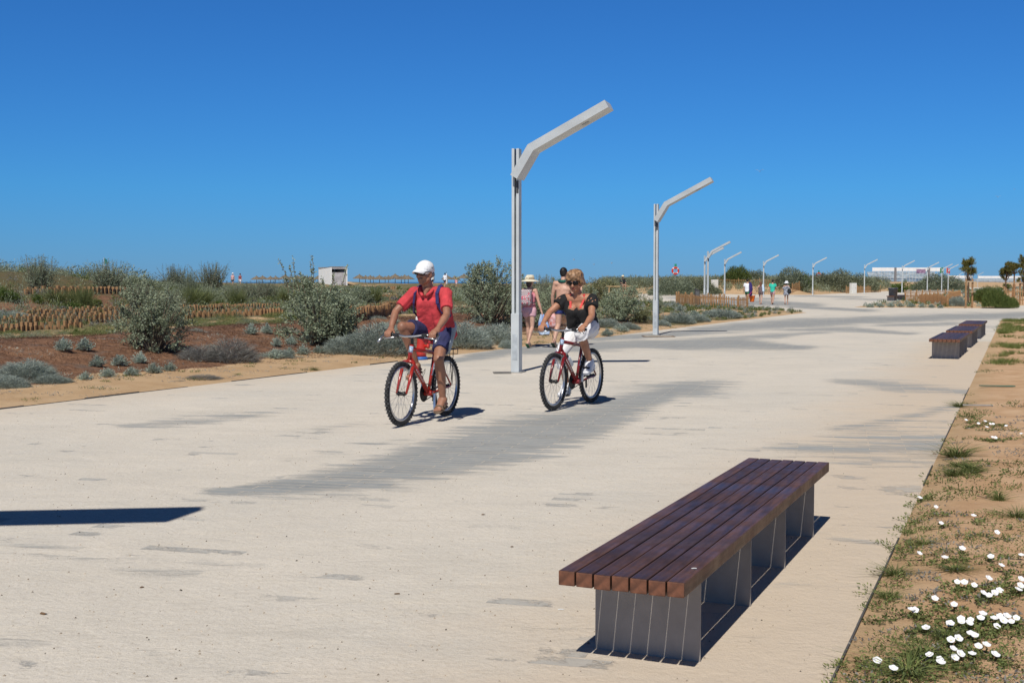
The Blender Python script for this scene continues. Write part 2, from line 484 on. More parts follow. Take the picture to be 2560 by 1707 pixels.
# promenade paving, sand blown over it; strips in photo points say where the pavers lie bare
X, Y, Q = polar_grid(-1500, 3700, 11, 1.2, 330, 1.0085)
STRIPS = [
    ([(520, 1130), (660, 1118), (820, 1098), (1000, 1055), (1200, 1005), (1400, 948), (1560, 892)], [8, 22, 34, 46, 52, 42, 20], 0.95),
    ([(300, 978), (440, 968), (610, 950)], [7, 13, 8], 0.62),
    ([(740, 985), (820, 975)], [7, 7], 0.55), ([(850, 1020), (930, 1012)], [6, 6], 0.5),
    ([(1860, 1030), (1990, 1030), (2180, 1020)], [22, 52, 44], 0.66),
    ([(1930, 985), (2060, 965), (2190, 935)], [7, 14, 12], 0.62), ([(1930, 875), (2080, 888), (2230, 900)], [7, 14, 10], 0.66),
    ([(1000, 838), (1080, 822), (1170, 806), (1500, 790), (1700, 790), (1840, 798)], [4, 9, 12, 11, 15, 5], 1.0),
    ([(1380, 778), (1530, 768), (1680, 752), (1850, 742), (2020, 734), (2350, 723)], [5, 7, 11, 11, 9, 8], 1.0),
    ([(1640, 778), (1790, 770), (1880, 764)], [4, 7, 3], 0.8), ([(1830, 757), (1960, 757), (2080, 766)], [3, 7, 4], 0.85),
    ([(2040, 747), (2180, 744)], [4, 5], 0.8), ([(1500, 706), (1700, 693), (1860, 700)], [5, 9, 5], 0.95),
    ([(1560, 684), (1760, 686)], [3, 3], 0.8), ([(1830, 704), (1980, 713)], [4, 4], 0.9), ([(1950, 686), (2070, 690)], [3, 3], 0.7),
    ([(1850, 680), (1960, 682)], [2, 2], 0.8), ([(2260, 750), (2300, 752)], [5, 5], 0.5), ([(2240, 790), (2290, 800)], [12, 12], 0.35),
    ([(1700, 1465), (1960, 1520), (2010, 1470)], [10, 26, 20], 0.36), ([(20, 1480), (250, 1470), (330, 1500)], [18, 22, 12], 0.40),
    ([(60, 1260), (380, 1330), (560, 1300)], [24, 40, 20], 0.30), ([(1930, 1240), (2010, 1250)], [6, 6], 0.5)]
Ug = 1280 + X / Y * FPX
Vg = HORIZON + CAM_H * FPX / Y
ud, vd = Ug / 1.08844, Vg / 1.08844
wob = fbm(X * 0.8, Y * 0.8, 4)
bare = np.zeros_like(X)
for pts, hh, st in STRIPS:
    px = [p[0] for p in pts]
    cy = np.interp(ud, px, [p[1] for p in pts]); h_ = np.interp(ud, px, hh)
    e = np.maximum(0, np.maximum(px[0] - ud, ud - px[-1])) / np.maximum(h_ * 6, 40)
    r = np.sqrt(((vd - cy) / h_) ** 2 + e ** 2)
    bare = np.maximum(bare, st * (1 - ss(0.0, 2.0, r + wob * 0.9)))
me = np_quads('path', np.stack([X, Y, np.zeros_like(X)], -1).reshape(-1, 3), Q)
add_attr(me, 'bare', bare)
tint = np.clip(1 - np.abs((X - path_right(Y)) * 0.92 + 0.2) / 2.2, 0, 1) * (Y < 30) + np.clip(1 - np.abs((X - path_left(Y)) * 0.91 - 0.2) / 1.6, 0, 1) * (Y < 30) * 0.5
add_attr(me, 'tint', tint)
pm = bpy.data.materials.new('sanded_paving'); pm.use_nodes = True
n, l = pm.node_tree.nodes, pm.node_tree.links
b = n['Principled BSDF']; b.inputs['Roughness'].default_value = 0.9; b.inputs['Specular IOR Level'].default_value = 0.15
pos = n.new('ShaderNodeNewGeometry').outputs['Position']
mp = n.new('ShaderNodeMapping'); mp.inputs['Rotation'].default_value = (0, 0, math.radians(15)); l.new(pos, mp.inputs['Vector'])
bk = n.new('ShaderNodeTexBrick'); l.new(mp.outputs['Vector'], bk.inputs['Vector'])
bk.inputs['Color1'].default_value = (0, 0, 0, 1); bk.inputs['Color2'].default_value = (1, 1, 1, 1); bk.inputs['Mortar'].default_value = (0.5, 0.5, 0.5, 1)
bk.inputs['Scale'].default_value = 1.0; bk.inputs['Mortar Size'].default_value = 0.006; bk.inputs['Mortar Smooth'].default_value = 0.3
bk.inputs['Brick Width'].default_value = 0.62; bk.inputs['Row Height'].default_value = 0.115; bk.offset = 0.5
sep = n.new('ShaderNodeSeparateColor'); l.new(bk.outputs['Color'], sep.inputs['Color']); rnd = sep.outputs[0]; mort = bk.outputs['Fac']
f1 = noise(n, l, 0.9, 9, 0.7, pos); f2 = noise(n, l, 9, 8, 0.75, pos); f3 = noise(n, l, 160, 3, 0.7, pos); f4 = noise(n, l, 0.35, 6, 0.6, pos)
mp2 = n.new('ShaderNodeMapping'); mp2.inputs['Rotation'].default_value = (0, 0, math.radians(15)); mp2.inputs['Scale'].default_value = (0.45, 3.2, 1); l.new(pos, mp2.inputs['Vector'])
fs = noise(n, l, 1.6, 7, 0.65, mp2.outputs['Vector'])
sandp = mixc(n, l, remap(n, l, f1, 0.3, 0.7), (0.62, 0.575, 0.505), (0.70, 0.645, 0.565))
sandp = mixc(n, l, remap(n, l, f4, 0.45, 0.65, 0, 0.6), sandp, (0.60, 0.57, 0.515))
sandp = mixc(n, l, remap(n, l, f2, 0.52, 0.75, 0, 0.7), sandp, (0.69, 0.615, 0.505))
sandp = mixc(n, l, remap(n, l, fs, 0.52, 0.72, 0, 0.45), sandp, (0.71, 0.64, 0.53))
sandp = mixc(n, l, remap(n, l, fs, 0.46, 0.30, 0, 0.35), sandp, (0.50, 0.46, 0.40))
sandp = mixc(n, l, remap(n, l, noise(n, l, 42, 5, 0.75, pos), 0.50, 0.68, 0, 0.6), sandp, (0.47, 0.41, 0.33))
sandp = mixc(n, l, remap(n, l, noise(n, l, 13, 6, 0.75, mp2.outputs['Vector']), 0.54, 0.70, 0, 0.45), sandp, (0.46, 0.435, 0.40))
sandp = mixc(n, l, remap(n, l, noise(n, l, 19, 6, 0.75, pos), 0.56, 0.70, 0, 0.6), sandp, (0.78, 0.70, 0.58))
sandp = mixc(n, l, remap(n, l, f3, 0.30, 0.42, 0.6, 0.0), sandp, (0.30, 0.235, 0.17))
sandp = mixc(n, l, remap(n, l, f3, 0.60, 0.72, 0, 0.6), sandp, (0.74, 0.66, 0.55))
sandp = mixc(n, l, remap(n, l, mth(n, l, 'ADD', attr(n, 'tint'), mth(n, l, 'MULTIPLY_ADD', f1, 0.8, -0.4)), 0.1, 0.9, 0, 0.75), sandp, (0.61, 0.495, 0.375))
sandp = mixc(n, l, mth(n, l, 'MULTIPLY', rnd, remap(n, l, f2, 0.35, 0.65, 0.0, 0.12)), sandp, (0.42, 0.40, 0.37))
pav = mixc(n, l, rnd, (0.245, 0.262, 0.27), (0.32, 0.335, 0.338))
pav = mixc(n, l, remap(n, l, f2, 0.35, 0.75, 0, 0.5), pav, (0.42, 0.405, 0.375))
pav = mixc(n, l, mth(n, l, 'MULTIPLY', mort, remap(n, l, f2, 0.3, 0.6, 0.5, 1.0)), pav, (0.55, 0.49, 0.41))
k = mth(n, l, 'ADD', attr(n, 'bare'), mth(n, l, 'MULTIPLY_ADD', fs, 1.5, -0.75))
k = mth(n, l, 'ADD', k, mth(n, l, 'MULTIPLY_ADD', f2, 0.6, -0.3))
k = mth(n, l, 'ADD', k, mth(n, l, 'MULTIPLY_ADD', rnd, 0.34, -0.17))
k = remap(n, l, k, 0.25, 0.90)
# single pavers peeping through the sand
peep = mth(n, l, 'MULTIPLY', remap(n, l, rnd, 0.78, 0.95), remap(n, l, mth(n, l, 'ADD', noise(n, l, 1.7, 5, 0.6, pos), mth(n, l, 'MULTIPLY', f2, 0.35)), 0.72, 0.80))
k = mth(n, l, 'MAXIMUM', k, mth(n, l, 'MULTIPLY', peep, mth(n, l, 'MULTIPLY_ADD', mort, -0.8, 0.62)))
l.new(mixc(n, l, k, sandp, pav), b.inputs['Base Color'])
hgt = mth(n, l, 'ADD', mth(n, l, 'MULTIPLY', noise(n, l, 2.6, 9, 0.72, pos), 1.0), mth(n, l, 'MULTIPLY', noise(n, l, 28, 6, 0.75, pos), 0.3))
hgt = mth(n, l, 'ADD', mth(n, l, 'MULTIPLY', hgt, mth(n, l, 'MULTIPLY_ADD', k, -0.85, 1.0)), mth(n, l, 'MULTIPLY', mth(n, l, 'MULTIPLY', mort, k), -0.35))
bp = n.new('ShaderNodeBump'); bp.inputs['Strength'].default_value = 0.7; bp.inputs['Distance'].default_value = 0.035
l.new(hgt, bp.inputs['Height']); l.new(bp.outputs['Normal'], b.inputs['Normal'])
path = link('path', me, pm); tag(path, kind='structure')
pb = MB().box((0, -29.0, -0.052), (60, 60.5, 0.1)).build('path', mat('path_behind', (0.56, 0.5, 0.41), 0.95, 0.05)); tag(pb, kind='structure')

# steel edging strips along both sides of the paving
def edging(fn, y0, y1, off, gaps):
    mb = MB(); ys = np.arange(y0, y1, 0.9)
    for a in ys:
        if any(g0 < a < g1 for g0, g1 in gaps): continue
        for s in range(3):
            ya, yb = a + s * 0.3, a + s * 0.3 + 0.3
            mb.bar((float(fn(np.array(ya))) + off, ya, 0.000 + 0.006 * math.sin(a * 3)), (float(fn(np.array(yb))) + off, yb, 0.000 + 0.006 * math.sin(a * 3)), 0.008, 0.026)
    return mb
em = mat('edging_steel', (0.10, 0.095, 0.09), 0.7, 0.3, 3)
tag(edging(path_right, 1.5, 16.5, 0.0, [(2.0, 2.6), (6.3, 7.9), (9.2, 9.9), (12.5, 13.9), (15.2, 15.8)]).build('kerb_strip', em), kind='structure')
tag(edging(path_left, 12.5, 22, 0.0, [(16.6, 17.4), (19.4, 20.8)]).build('kerb_strip', em), kind='structure')

# sea
sm = bpy.data.materials.new('sea_water'); sm.use_nodes = True
n, l = sm.node_tree.nodes, sm.node_tree.links
b = n['Principled BSDF']; b.inputs['Base Color'].default_value = (0.02, 0.10, 0.20, 1); b.inputs['Roughness'].default_value = 0.25
pos = n.new('ShaderNodeNewGeometry').outputs['Position']
bp = n.new('ShaderNodeBump'); bp.inputs['Strength'].default_value = 0.6; bp.inputs['Distance'].default_value = 0.6
l.new(noise(n, l, 0.12, 6, 0.6, pos), bp.inputs['Height']); l.new(bp.outputs['Normal'], b.inputs['Normal'])
sea = MB().add([(-40000, -200, -1.0), (40000, -200, -1.0), (40000, 45000, -1.0), (-40000, 45000, -1.0)], [(0, 1, 2, 3)]).build('sea', sm)
tag(sea, kind='structure')
# ================================================================ street furniture
wood_m = bpy.data.materials.new('bench_timber'); wood_m.use_nodes = True
n, l = wood_m.node_tree.nodes, wood_m.node_tree.links
b = n['Principled BSDF']; b.inputs['Roughness'].default_value = 0.42; b.inputs['Specular IOR Level'].default_value = 0.4
tc = n.new('ShaderNodeTexCoord'); mp = n.new('ShaderNodeMapping'); mp.inputs['Scale'].default_value = (1.2, 14, 14); l.new(tc.outputs['Object'], mp.inputs['Vector'])
gi = n.new('ShaderNodeNewGeometry'); oi = n.new('ShaderNodeObjectInfo')
c = mixc(n, l, remap(n, l, noise(n, l, 3.0, 8, 0.65, mp.outputs['Vector']), 0.3, 0.7), (0.048, 0.023, 0.015), (0.12, 0.056, 0.034))
c = mixc(n, l, remap(n, l, noise(n, l, 2.2, 6, 0.7, tc.outputs['Object']), 0.5, 0.8, 0, 0.5), c, (0.13, 0.09, 0.07))
hs = n.new('ShaderNodeHueSaturation'); l.new(c, hs.inputs['Color'])
l.new(remap(n, l, oi.outputs['Random'], 0, 1, 0.7, 1.25), hs.inputs['Value'])
l.new(hs.outputs['Color'], b.inputs['Base Color'])
l.new(remap(n, l, noise(n, l, 5, 6, 0.7, tc.outputs['Object']), 0.3, 0.7, 0.34, 0.55), b.inputs['Roughness'])
bp = n.new('ShaderNodeBump'); bp.inputs['Strength'].default_value = 0.25; bp.inputs['Distance'].default_value = 0.004
l.new(noise(n, l, 6, 8, 0.7, mp.outputs['Vector']), bp.inputs['Height']); l.new(bp.outputs['Normal'], b.inputs['Normal'])
end_m = mat('timber_end_grain', (0.15, 0.058, 0.030), 0.7, 0.3, 25, bump=0.2)
steel_m = mat('bench_steel', (0.30, 0.272, 0.245), 0.5, 0.08, 9, bump=0.05)
lamp_m = mat('lamp_grey_paint', (0.51, 0.545, 0.56), 0.5, 0.07, 3, bump=0.03)
dark_m = mat('lamp_bracket', (0.05, 0.05, 0.055), 0.6)
glass_m = mat('lamp_glass', (0.25, 0.27, 0.28), 0.2, 0.05)

BDIR = math.atan2(0.915, 0.404)            # benches lie along the promenade
def make_bench(loc, label, group, L=3.5, W=0.49, zt=0.39, th=0.056, legs=(0.33, 1.24, 2.05, 2.85)):
    """local x runs along the bench from its near end, local y to its left"""
    r = empty('bench', loc, BDIR, label, 'bench', group)
    nsl, gap = 7, 0.0065
    w = (W - gap * (nsl - 1)) / nsl
    for i in range(nsl):
        y = W / 2 - w / 2 - i * (w + gap)
        s = MB().box((L / 2, 0, 0), (L, w, th), bev=0.004)
        me = s.mesh('slat'); me.materials.append(wood_m); me.materials.append(end_m)
        for p in me.polygons:
            if abs(p.normal.x) > 0.9: p.material_index = 1
        o = link('slat', me, None, r); o.location = (0, y, zt - th / 2 + 0.0012 * math.sin(i * 2.3 + loc[0]))
    for x in legs:
        MB().box((x, 0, (zt - th - 0.06) / 2), (0.008, W - 0.055, zt - th + 0.06), bev=0.0012).build('leg', steel_m, r)
    for s in (-1, 1):
        MB().box((L / 2 + 0.05, s * 0.12, zt - th - 0.0075), (L - 0.66, 0.04, 0.012)).build('rail', steel_m, r)
    return r
def gpt(u, v, z): return ground(*D(u, v), z)
zt = 0.39
# near bench: centre of its near edge
A, Bc = gpt(1285, 1312, zt), gpt(1568, 1337, zt)
mid = (A + Bc) / 2
make_bench((mid.x, mid.y, 0), 'long dark brown slatted bench on grey panels in the foreground', 'slatted benches along the promenade', L=3.21, legs=(0.34, 1.22, 2.02, 2.86))
for (p, q, lab) in (((2130, 778), (2209, 780), 'nearest bench of the group of three near the grassy verge'),
                    ((2169, 759), (2237, 760), 'middle bench of the group of three near the grassy verge'),
                    ((2199, 744), (2258, 745), 'farthest bench of the group of three near the grassy verge')):
    a, c = gpt(*p, zt), gpt(*q, zt)
    mid = (a + c) / 2
    make_bench((mid.x, mid.y, 0), lab, 'slatted benches along the promenade', L=3.3, W=0.56, legs=(0.36, 1.2, 2.0, 2.85))
a = ground(*D(2036, 691), 0)
make_bench((a.x + 0.3, a.y, 0), 'dark low bench far off behind the litter bin', 'slatted benches along the promenade', L=9.0, W=0.6, legs=(0.3, 2.2, 4.4, 6.6, 8.6))

# street lamps
def make_lamp():
    r = empty('street_lamp', (0, 0, 0))
    MB().box((0, 0, 0.47), (0.135, 0.205, 1.0), bev=0.006).build('base', lamp_m, r)
    MB().box((0, -0.1035, 0.42), (0.085, 0.006, 0.42), bev=0.002).build('access_door', mat('lamp_door', (0.43, 0.47, 0.50), 0.5), r)
    MB().box((0, 0, 0.006), (0.24, 0.31, 0.012), bev=0.002).build('base_plate', mat('lamp_plate', (0.30, 0.29, 0.27), 0.7), r)
    for s in (-1, 1):
        MB().box((s * 0.038, 0, 2.3), (0.046, 0.165, 2.68), bev=0.004).build('pole', lamp_m, r)
    MB().box((0, 0.04, 2.1), (0.030, 0.03, 2.25)).build('web_plate', lamp_m, r)
    MB().box((0.038, -0.086, 3.02), (0.036, 0.008, 0.2), bev=0.002).build('bracket', dark_m, r)
    # bent arm: profile in x,z
    P0, P1, P2 = Vector((0.065, 3.14)), Vector((0.335, 3.585)), Vector((1.56, 4.225))
    t = 0.125
    n1 = Vector((-(P1 - P0).y, (P1 - P0).x)).normalized(); n2 = Vector((-(P2 - P1).y, (P2 - P1).x)).normalized()
    m = (n1 + n2).normalized(); k = t / m.dot(n1)
    poly = [P0, P1, P2, P2 + n2 * t * 0.95, P1 + m * k, P0 + n1 * t]
    # lower face bevelled: two stacked prisms give the wedge section seen from below
    bm = MB()
    lo = [P0, P1, P2]; hi = [P0 + n1 * t, P1 + m * k, P2 + n2 * t]
    V = []
    for (a_, b_) in zip(lo, hi):
        V += [(a_.x, -0.21, a_.y), (a_.x, 0.21, a_.y), (b_.x, 0.225, b_.y), (b_.x, -0.225, b_.y)]
    Fs = [(0, 1, 2, 3), (8, 11, 10, 9)]
    for i in (0, 4):
        for k2 in range(4):
            j = (k2 + 1) % 4
            Fs.append((i + k2, i + 4 + k2, i + 4 + j, i + j))
    bm.add(V, Fs)
    bm.build('arm', lamp_m, r)
    d = (P2 - P1).normalized()
    c = P1 + d * 0.92 - n2 * 0.004
    R = Matrix(((d.x, 0, -d.y), (0, 1, 0), (d.y, 0, d.x))).transposed().to_3x3()
    R = Matrix(((d.x, 0, n2.x), (0, 1, 0), (d.y, 0, n2.y)))
    MB().box((c.x, 0, c.y), (0.11, 0.12, 0.012), R, bev=0.003).build('light_panel', glass_m, r)
    return r
LAMP0 = make_lamp()
lamp_rz = math.atan2(-0.28, 0.96)
lamps = [(-4.57, 4.75, 'grey street lamp just outside the left edge, its arm shadow falling across the sand'),
         (None, (1186.5, 855), 'tallest grey street lamp with bent arm, standing between the two cyclists'),
         (None, (1506, 769.5), 'second tallest grey street lamp with bent arm, right of the woman cyclist')]
far = [((1769, 85.0), 'street lamp rising from behind the low wooden picket fence'),
       ((1761, 99.7), 'street lamp half hidden behind the lamp at the picket fence'),
       ((1811, 114.), 'street lamp just left of the four walkers, right of the white cabinet'),
       ((1908, 126.), 'street lamp rising behind the girl with the orange bucket'),
       ((2031, 139.), 'street lamp right of the four walkers beside the sandy bank'),
       ((2160, 150.7), 'street lamp next to the left end of the white grandstand'),
       ((2254, 159.), 'street lamp in front of the middle of the white grandstand'),
       ((2317, 172.), 'street lamp beside the purple banner on the grandstand'),
       ((2353, 189.), 'street lamp at the right end of the grandstand, left of a close pair'),
       ((2369, 194.), 'street lamp of the close pair right of the grandstand, nearest the pine'),
       ((2396, 330.), 'tiny faint lamp behind the young round pine, left of its crown'),
       ((2443, 350.), 'tiny faint lamp between the round pine and the right-hand pines')]
first = True
GL = 'grey bent-arm street lamps along the promenade'
for it in lamps:
    if it[0] is None:
        p = ground(*D(*it[1]), 0); x, y = p.x, p.y
    else: x, y = it[0], it[1]
    o = LAMP0 if first else copy_tree(LAMP0); first = False
    o.location = (x, y, 0); o.rotation_euler = (0, 0, lamp_rz); tag(o, it[2], 'street lamp', GL)
for (u, Yl), lab in far:
    o = copy_tree(LAMP0); x = (u - 1280) / FPX * Yl
    o.location = (x, Yl, gz(x, Yl)); o.rotation_euler = (0, 0, lamp_rz); tag(o, lab, 'street lamp', GL)

# manhole and drain frames by the lamps
p = ground(*D(1153, 857), 0)
r = empty('manhole_cover', (p.x, p.y, 0.004), 0.1, 'small dark square manhole cover beside the tallest lamp base', 'manhole cover')
MB().box((0, 0, 0.004), (0.24, 0.24, 0.012), bev=0.003).build('lid', mat('cast_iron', (0.12, 0.115, 0.105), 0.7, 0.3), r)
MB().bar((-0.13, -0.13, 0.005), (0.13, -0.13, 0.005), 0.02, 0.012).bar((-0.13, 0.13, 0.005), (0.13, 0.13, 0.005), 0.02, 0.012).bar((-0.13, -0.13, 0.006), (-0.13, 0.13, 0.006), 0.02, 0.012).bar((0.13, -0.13, 0.006), (0.13, 0.13, 0.006), 0.02, 0.012).build('frame', mat('iron_frame', (0.2, 0.19, 0.17), 0.8), r)
p = ground(*D(1512, 773), 0)
r = empty('drain_cover', (p.x, p.y, 0.004), 0.0, 'brown framed drain cover at the foot of the second lamp', 'drain cover')
MB().box((0, 0, 0.003), (0.75, 0.55, 0.01)).build('lid', mat('drain_fill', (0.45, 0.40, 0.33), 0.9, 0.2), r)
MB().bar((-0.4, -0.3, 0.005), (0.4, -0.3, 0.005), 0.05, 0.016).bar((-0.4, 0.3, 0.005), (0.4, 0.3, 0.005), 0.05, 0.016).bar((-0.4, -0.3, 0.006), (-0.4, 0.3, 0.006), 0.05, 0.016).bar((0.4, -0.3, 0.006), (0.4, 0.3, 0.006), 0.05, 0.016).build('frame', mat('drain_rust', (0.22, 0.16, 0.11), 0.8), r)

# litter bin far off
p = ground(*D(2051, 690.5), 0)
r = empty('litter_bin', (p.x, p.y, 0), 0, 'round dark grey litter bin in front of the far dark bench', 'litter bin')
bin_m = mat('bin_paint', (0.05, 0.055, 0.065), 0.4, 0.2)
MB().lathe([(0.30, 0.0), (0.32, 0.05), (0.34, 0.85), (0.36, 0.88), (0.36, 0.93)], 20).build('body', bin_m, r, True)
MB().lathe([(0.37, 0.931), (0.39, 0.94), (0.39, 1.0), (0.30, 1.02), (0.28, 0.96)], 20).build('rim', mat('bin_rim', (0.09, 0.1, 0.12), 0.4), r, True)
# dark notice post by the picket fence
p = hd(1543, 697)
r = empty('post', (10.2, 66.5, gz(10.2, 66.5)), 0, 'short dark weathered post with sloped top behind picket fence', 'post')
MB().prism([(-0.13, -0.1), (0.13, -0.1), (0.13, 0.92), (-0.13, 1.0)], -0.1, 0.1).build('shaft', mat('dark_post', (0.06, 0.06, 0.06), 0.8, 0.3), r)
MB().box((0, -0.104, 0.7), (0.2, 0.008, 0.3)).build('panel', mat('post_panel', (0.13, 0.13, 0.13), 0.6, 0.3, 20), r)

# electric cabinets
def cabinet(u, vb, Yc, h, w, label):
    x = (u - 1280) / FPX * Yc
    r = empty('cabinet', (x, Yc, gz(x, Yc)), 0.35, label, 'cabinet', 'white service cabinets by the dunes')
    m1 = mat('cabinet_white', (0.72, 0.72, 0.68), 0.6, 0.05)
    MB().box((0, 0, h / 2), (w, 0.5, h), bev=0.02).build('body', m1, r)
    MB().box((-0.0, -0.262, h * 0.52), (w * 0.86, 0.02, h * 0.84), bev=0.006).build('door', mat('cabinet_door', (0.66, 0.66, 0.62), 0.6, 0.05), r)
    MB().box((w * 0.25, -0.28, h * 0.55), (0.03, 0.02, 0.14)).build('handle', dark_m, r)
cabinet(1786, 731, 150.0, 1.65, 0.75, 'white service cabinet standing between two lamps left of the walkers')
cabinet(2132, 731, 153.0, 1.35, 0.75, 'small white service cabinet by the brown fence left of grandstand')

# fire hydrant seen between the man's bicycle and his knee
p = ground(*D(967, 826), 0)
r = empty('fire_hydrant', (p.x, p.y, 0), -0.3, 'red fire hydrant with white cap and blue foot behind the man cyclist', 'fire hydrant')
red_m = mat('hydrant_red', (0.55, 0.035, 0.025), 0.45, 0.15)
MB().lathe([(0.10, 0.06), (0.098, 0.14), (0.072, 0.34), (0.072, 0.5), (0.085, 0.58), (0.085, 0.63)], 20).build('body', red_m, r, True)
MB().lathe([(0.125, 0.0), (0.125, 0.05), (0.10, 0.06)], 20).build('foot', mat('hydrant_blue', (0.03, 0.13, 0.42), 0.5), r, True)
c = MB().lathe([(0.095, 0.63), (0.10, 0.66), (0.10, 0.80), (0.085, 0.84), (0.0, 0.85)], 20).build('cap', mat('hydrant_white', (0.8, 0.8, 0.8), 0.5), r, True)
MB().lathe([(0.035, 0.06), (0.035, 0.13), (0.045, 0.13), (0.045, 0.17), (0.0, 0.17)], 12, (0, 0, 0.26), 'x').build('outlet', red_m, r, True)

# life rings on posts
def life_ring(u, vc, Yc, Rr, label):
    c = at(*D(u, vc), Yc); g = gz(c.x, c.y)
    r = empty('life_ring', (c.x, c.y, g), 0.1, label, 'life ring', 'life rings on posts above the dunes')
    h = c.z - g
    me = MB(); seg, tb = 48, 12
    for i in range(seg):
        pass
    pts = [(Rr * 0.76 * math.cos(2 * math.pi * i / seg), -0.09, h + Rr * 0.76 * math.sin(2 * math.pi * i / seg)) for i in range(seg)]
    me.tube(pts, Rr * 0.24, tb, closed=True)
    mm = me.mesh('ring'); mm.materials.append(mat('ring_red', (0.60, 0.045, 0.03), 0.5, 0.1)); mm.materials.append(mat('ring_white', (0.8, 0.8, 0.78), 0.5))
    for p_ in mm.polygons:
        a = math.degrees(math.atan2(p_.center.z - h, p_.center.x)) % 90
        if 38 < a < 52: p_.material_index = 1
    link('ring', mm, None, r, True)
    MB().tube([(0, 0, -0.1), (0, 0, h + Rr * 0.9)], 0.035, 10).build('post', mat('ring_post', (0.35, 0.35, 0.33), 0.6), r)
    MB().box((0.03, -0.03, h + Rr * 1.32), (Rr * 0.55, 0.05, Rr * 0.75), bev=0.02).build('sign_plate', mat('ring_green', (0.02, 0.28, 0.17), 0.5), r)
life_ring(1551, 622, 157.0, 0.53, 'red and white life ring on post with green plate, nearer one')
life_ring(1880, 632, 175.0, 0.40, 'distant red life ring on the dune right of the four walkers')

# wooden beach bench with sitter is placed further down; kiosk
kx = at(*D(760, 640), 165.0)
r = empty('kiosk', (kx.x, kx.y, gz(kx.x, 165.0)), 0.0, 'white flat-roofed beach kiosk with grey shutter beyond the bushes', 'kiosk')
kz = gz(kx.x, 165.0)
top = at(*D(760, 613), 165.0).z - kz
wht = mat('kiosk_white', (0.82, 0.82, 0.8), 0.7, 0.04)
W2 = 2.25
fl = MB()
fl.add([(0, 0, -0.4), (0.14, 0, -0.4), (0.14, 0, top), (0, 0, top), (-2.35, 4.0, -0.4), (-2.35, 4.0, top - 0.35)], [(0, 1, 2, 3), (0, 3, 5, 4)])
fl = MB()
# left wall slab, right wall slab, back wall
ux, uy = -0.55, 1.0
dep = 4.3
def slab(x0, x1, y0, y1, z0, z1a, z1b):
    off = lambda y: ux * y
    V = []
    for y, zt_ in ((y0, z1a), (y1, z1b)):
        V += [(x0 + off(y), y, z0), (x1 + off(y), y, z0), (x1 + off(y), y, zt_), (x0 + off(y), y, zt_)]
    return V, [(0, 1, 2, 3), (4, 7, 6, 5), (0, 4, 5, 1), (1, 5, 6, 2), (2, 6, 7, 3), (3, 7, 4, 0)]
for (x0, x1, y0, y1) in ((0, 0.12, 0, dep), (W2 - 0.1, W2, 0, dep), (0.12, W2 - 0.1, dep - 0.12, dep)):
    fl.add(*slab(x0, x1, y0, y1, -0.5, top - 0.02, top - 0.30))
fl.build('wall', wht, r)
fl = MB(); fl.add(*slab(-0.03, W2 + 0.03, -0.05, dep + 0.05, top - 0.015, top + 0.05, top - 0.24)); fl.build('roof', mat('kiosk_roof', (0.35, 0.33, 0.32), 0.8), r)
MB().box((W2 / 2, 0.10, (top - 0.75) / 2 - 0.1), (W2 - 0.24, 0.05, top - 0.55)).build('shutter', mat('kiosk_shutter', (0.42, 0.40, 0.41), 0.7, 0.15, 2), r)
MB().box((W2 / 2, 0.04, top - 0.19), (W2 - 0.23, 0.06, 0.20)).build('lintel', mat('kiosk_lintel', (0.36, 0.34, 0.35), 0.7), r)
MB().box((W2 / 2, 0.3, top - 0.4), (W2 - 0.24, 0.4, 0.02)).build('opening', mat('kiosk_dark', (0.02, 0.015, 0.015), 0.9), r)

# ---------------------------------------------------------------- thatched beach parasols
thatch = mat('thatch', (0.20, 0.165, 0.12), 0.95, 0.35, 5, bump=0.4, bscale=20)
pole_m = mat('parasol_pole', (0.10, 0.075, 0.05), 0.9)
def make_parasol():
    r = empty('beach_parasol', (0, 0, 0))
    MB().lathe([(0.0, 2.62), (0.07, 2.60), (0.16, 2.44), (0.75, 2.14), (1.32, 1.80), (1.36, 1.70), (1.30, 1.72), (0.7, 2.04), (0.0, 2.3)], 18).build('thatch_canopy', thatch, r, False)
    MB().tube([(0, 0, -0.3), (0, 0, 2.3)], 0.06, 8).build('pole', pole_m, r)
    return r
par0 = make_parasol(); first = True
GP = 'thatched parasols on the beach'
pars = [(590, 268), (604, 292), (622, 275), (634, 300), (655, 270), (668, 285), (684, 275), (700, 262), (712, 268), (731, 290), (826, 262), (840, 290), (851, 275),
        (858, 300), (872, 255), (885, 285), (893, 300), (908, 258), (922, 280), (930, 295), (938, 272), (1028, 262), (1066, 258), (1093, 285), (1045, 290)]
rr = random.Random(3)
for i, (u, Yp) in enumerate(pars):
    o = par0 if first else copy_tree(par0); first = False
    x = (u * 1.08844 - 1280) / FPX * Yp
    s = rr.uniform(0.95, 1.12)
    o.location = (x, Yp, gz(x, Yp)); o.scale = (s, s, s * rr.uniform(0.95, 1.05)); o.rotation_euler = (0, 0, rr.uniform(0, 3))
    if u < 760: lab = 'thatched beach parasol in the row left of the white kiosk'
    elif u < 960: lab = 'thatched beach parasol in the row between the kiosk and the man cyclist'
    else: lab = 'thatched beach parasol right of the man cyclist, behind the white-shirted walkers'
    tag(o, lab, 'parasol', 'parasols left of the kiosk' if u < 760 else 'parasols between kiosk and cyclist' if u < 960 else 'parasols right of the man cyclist')

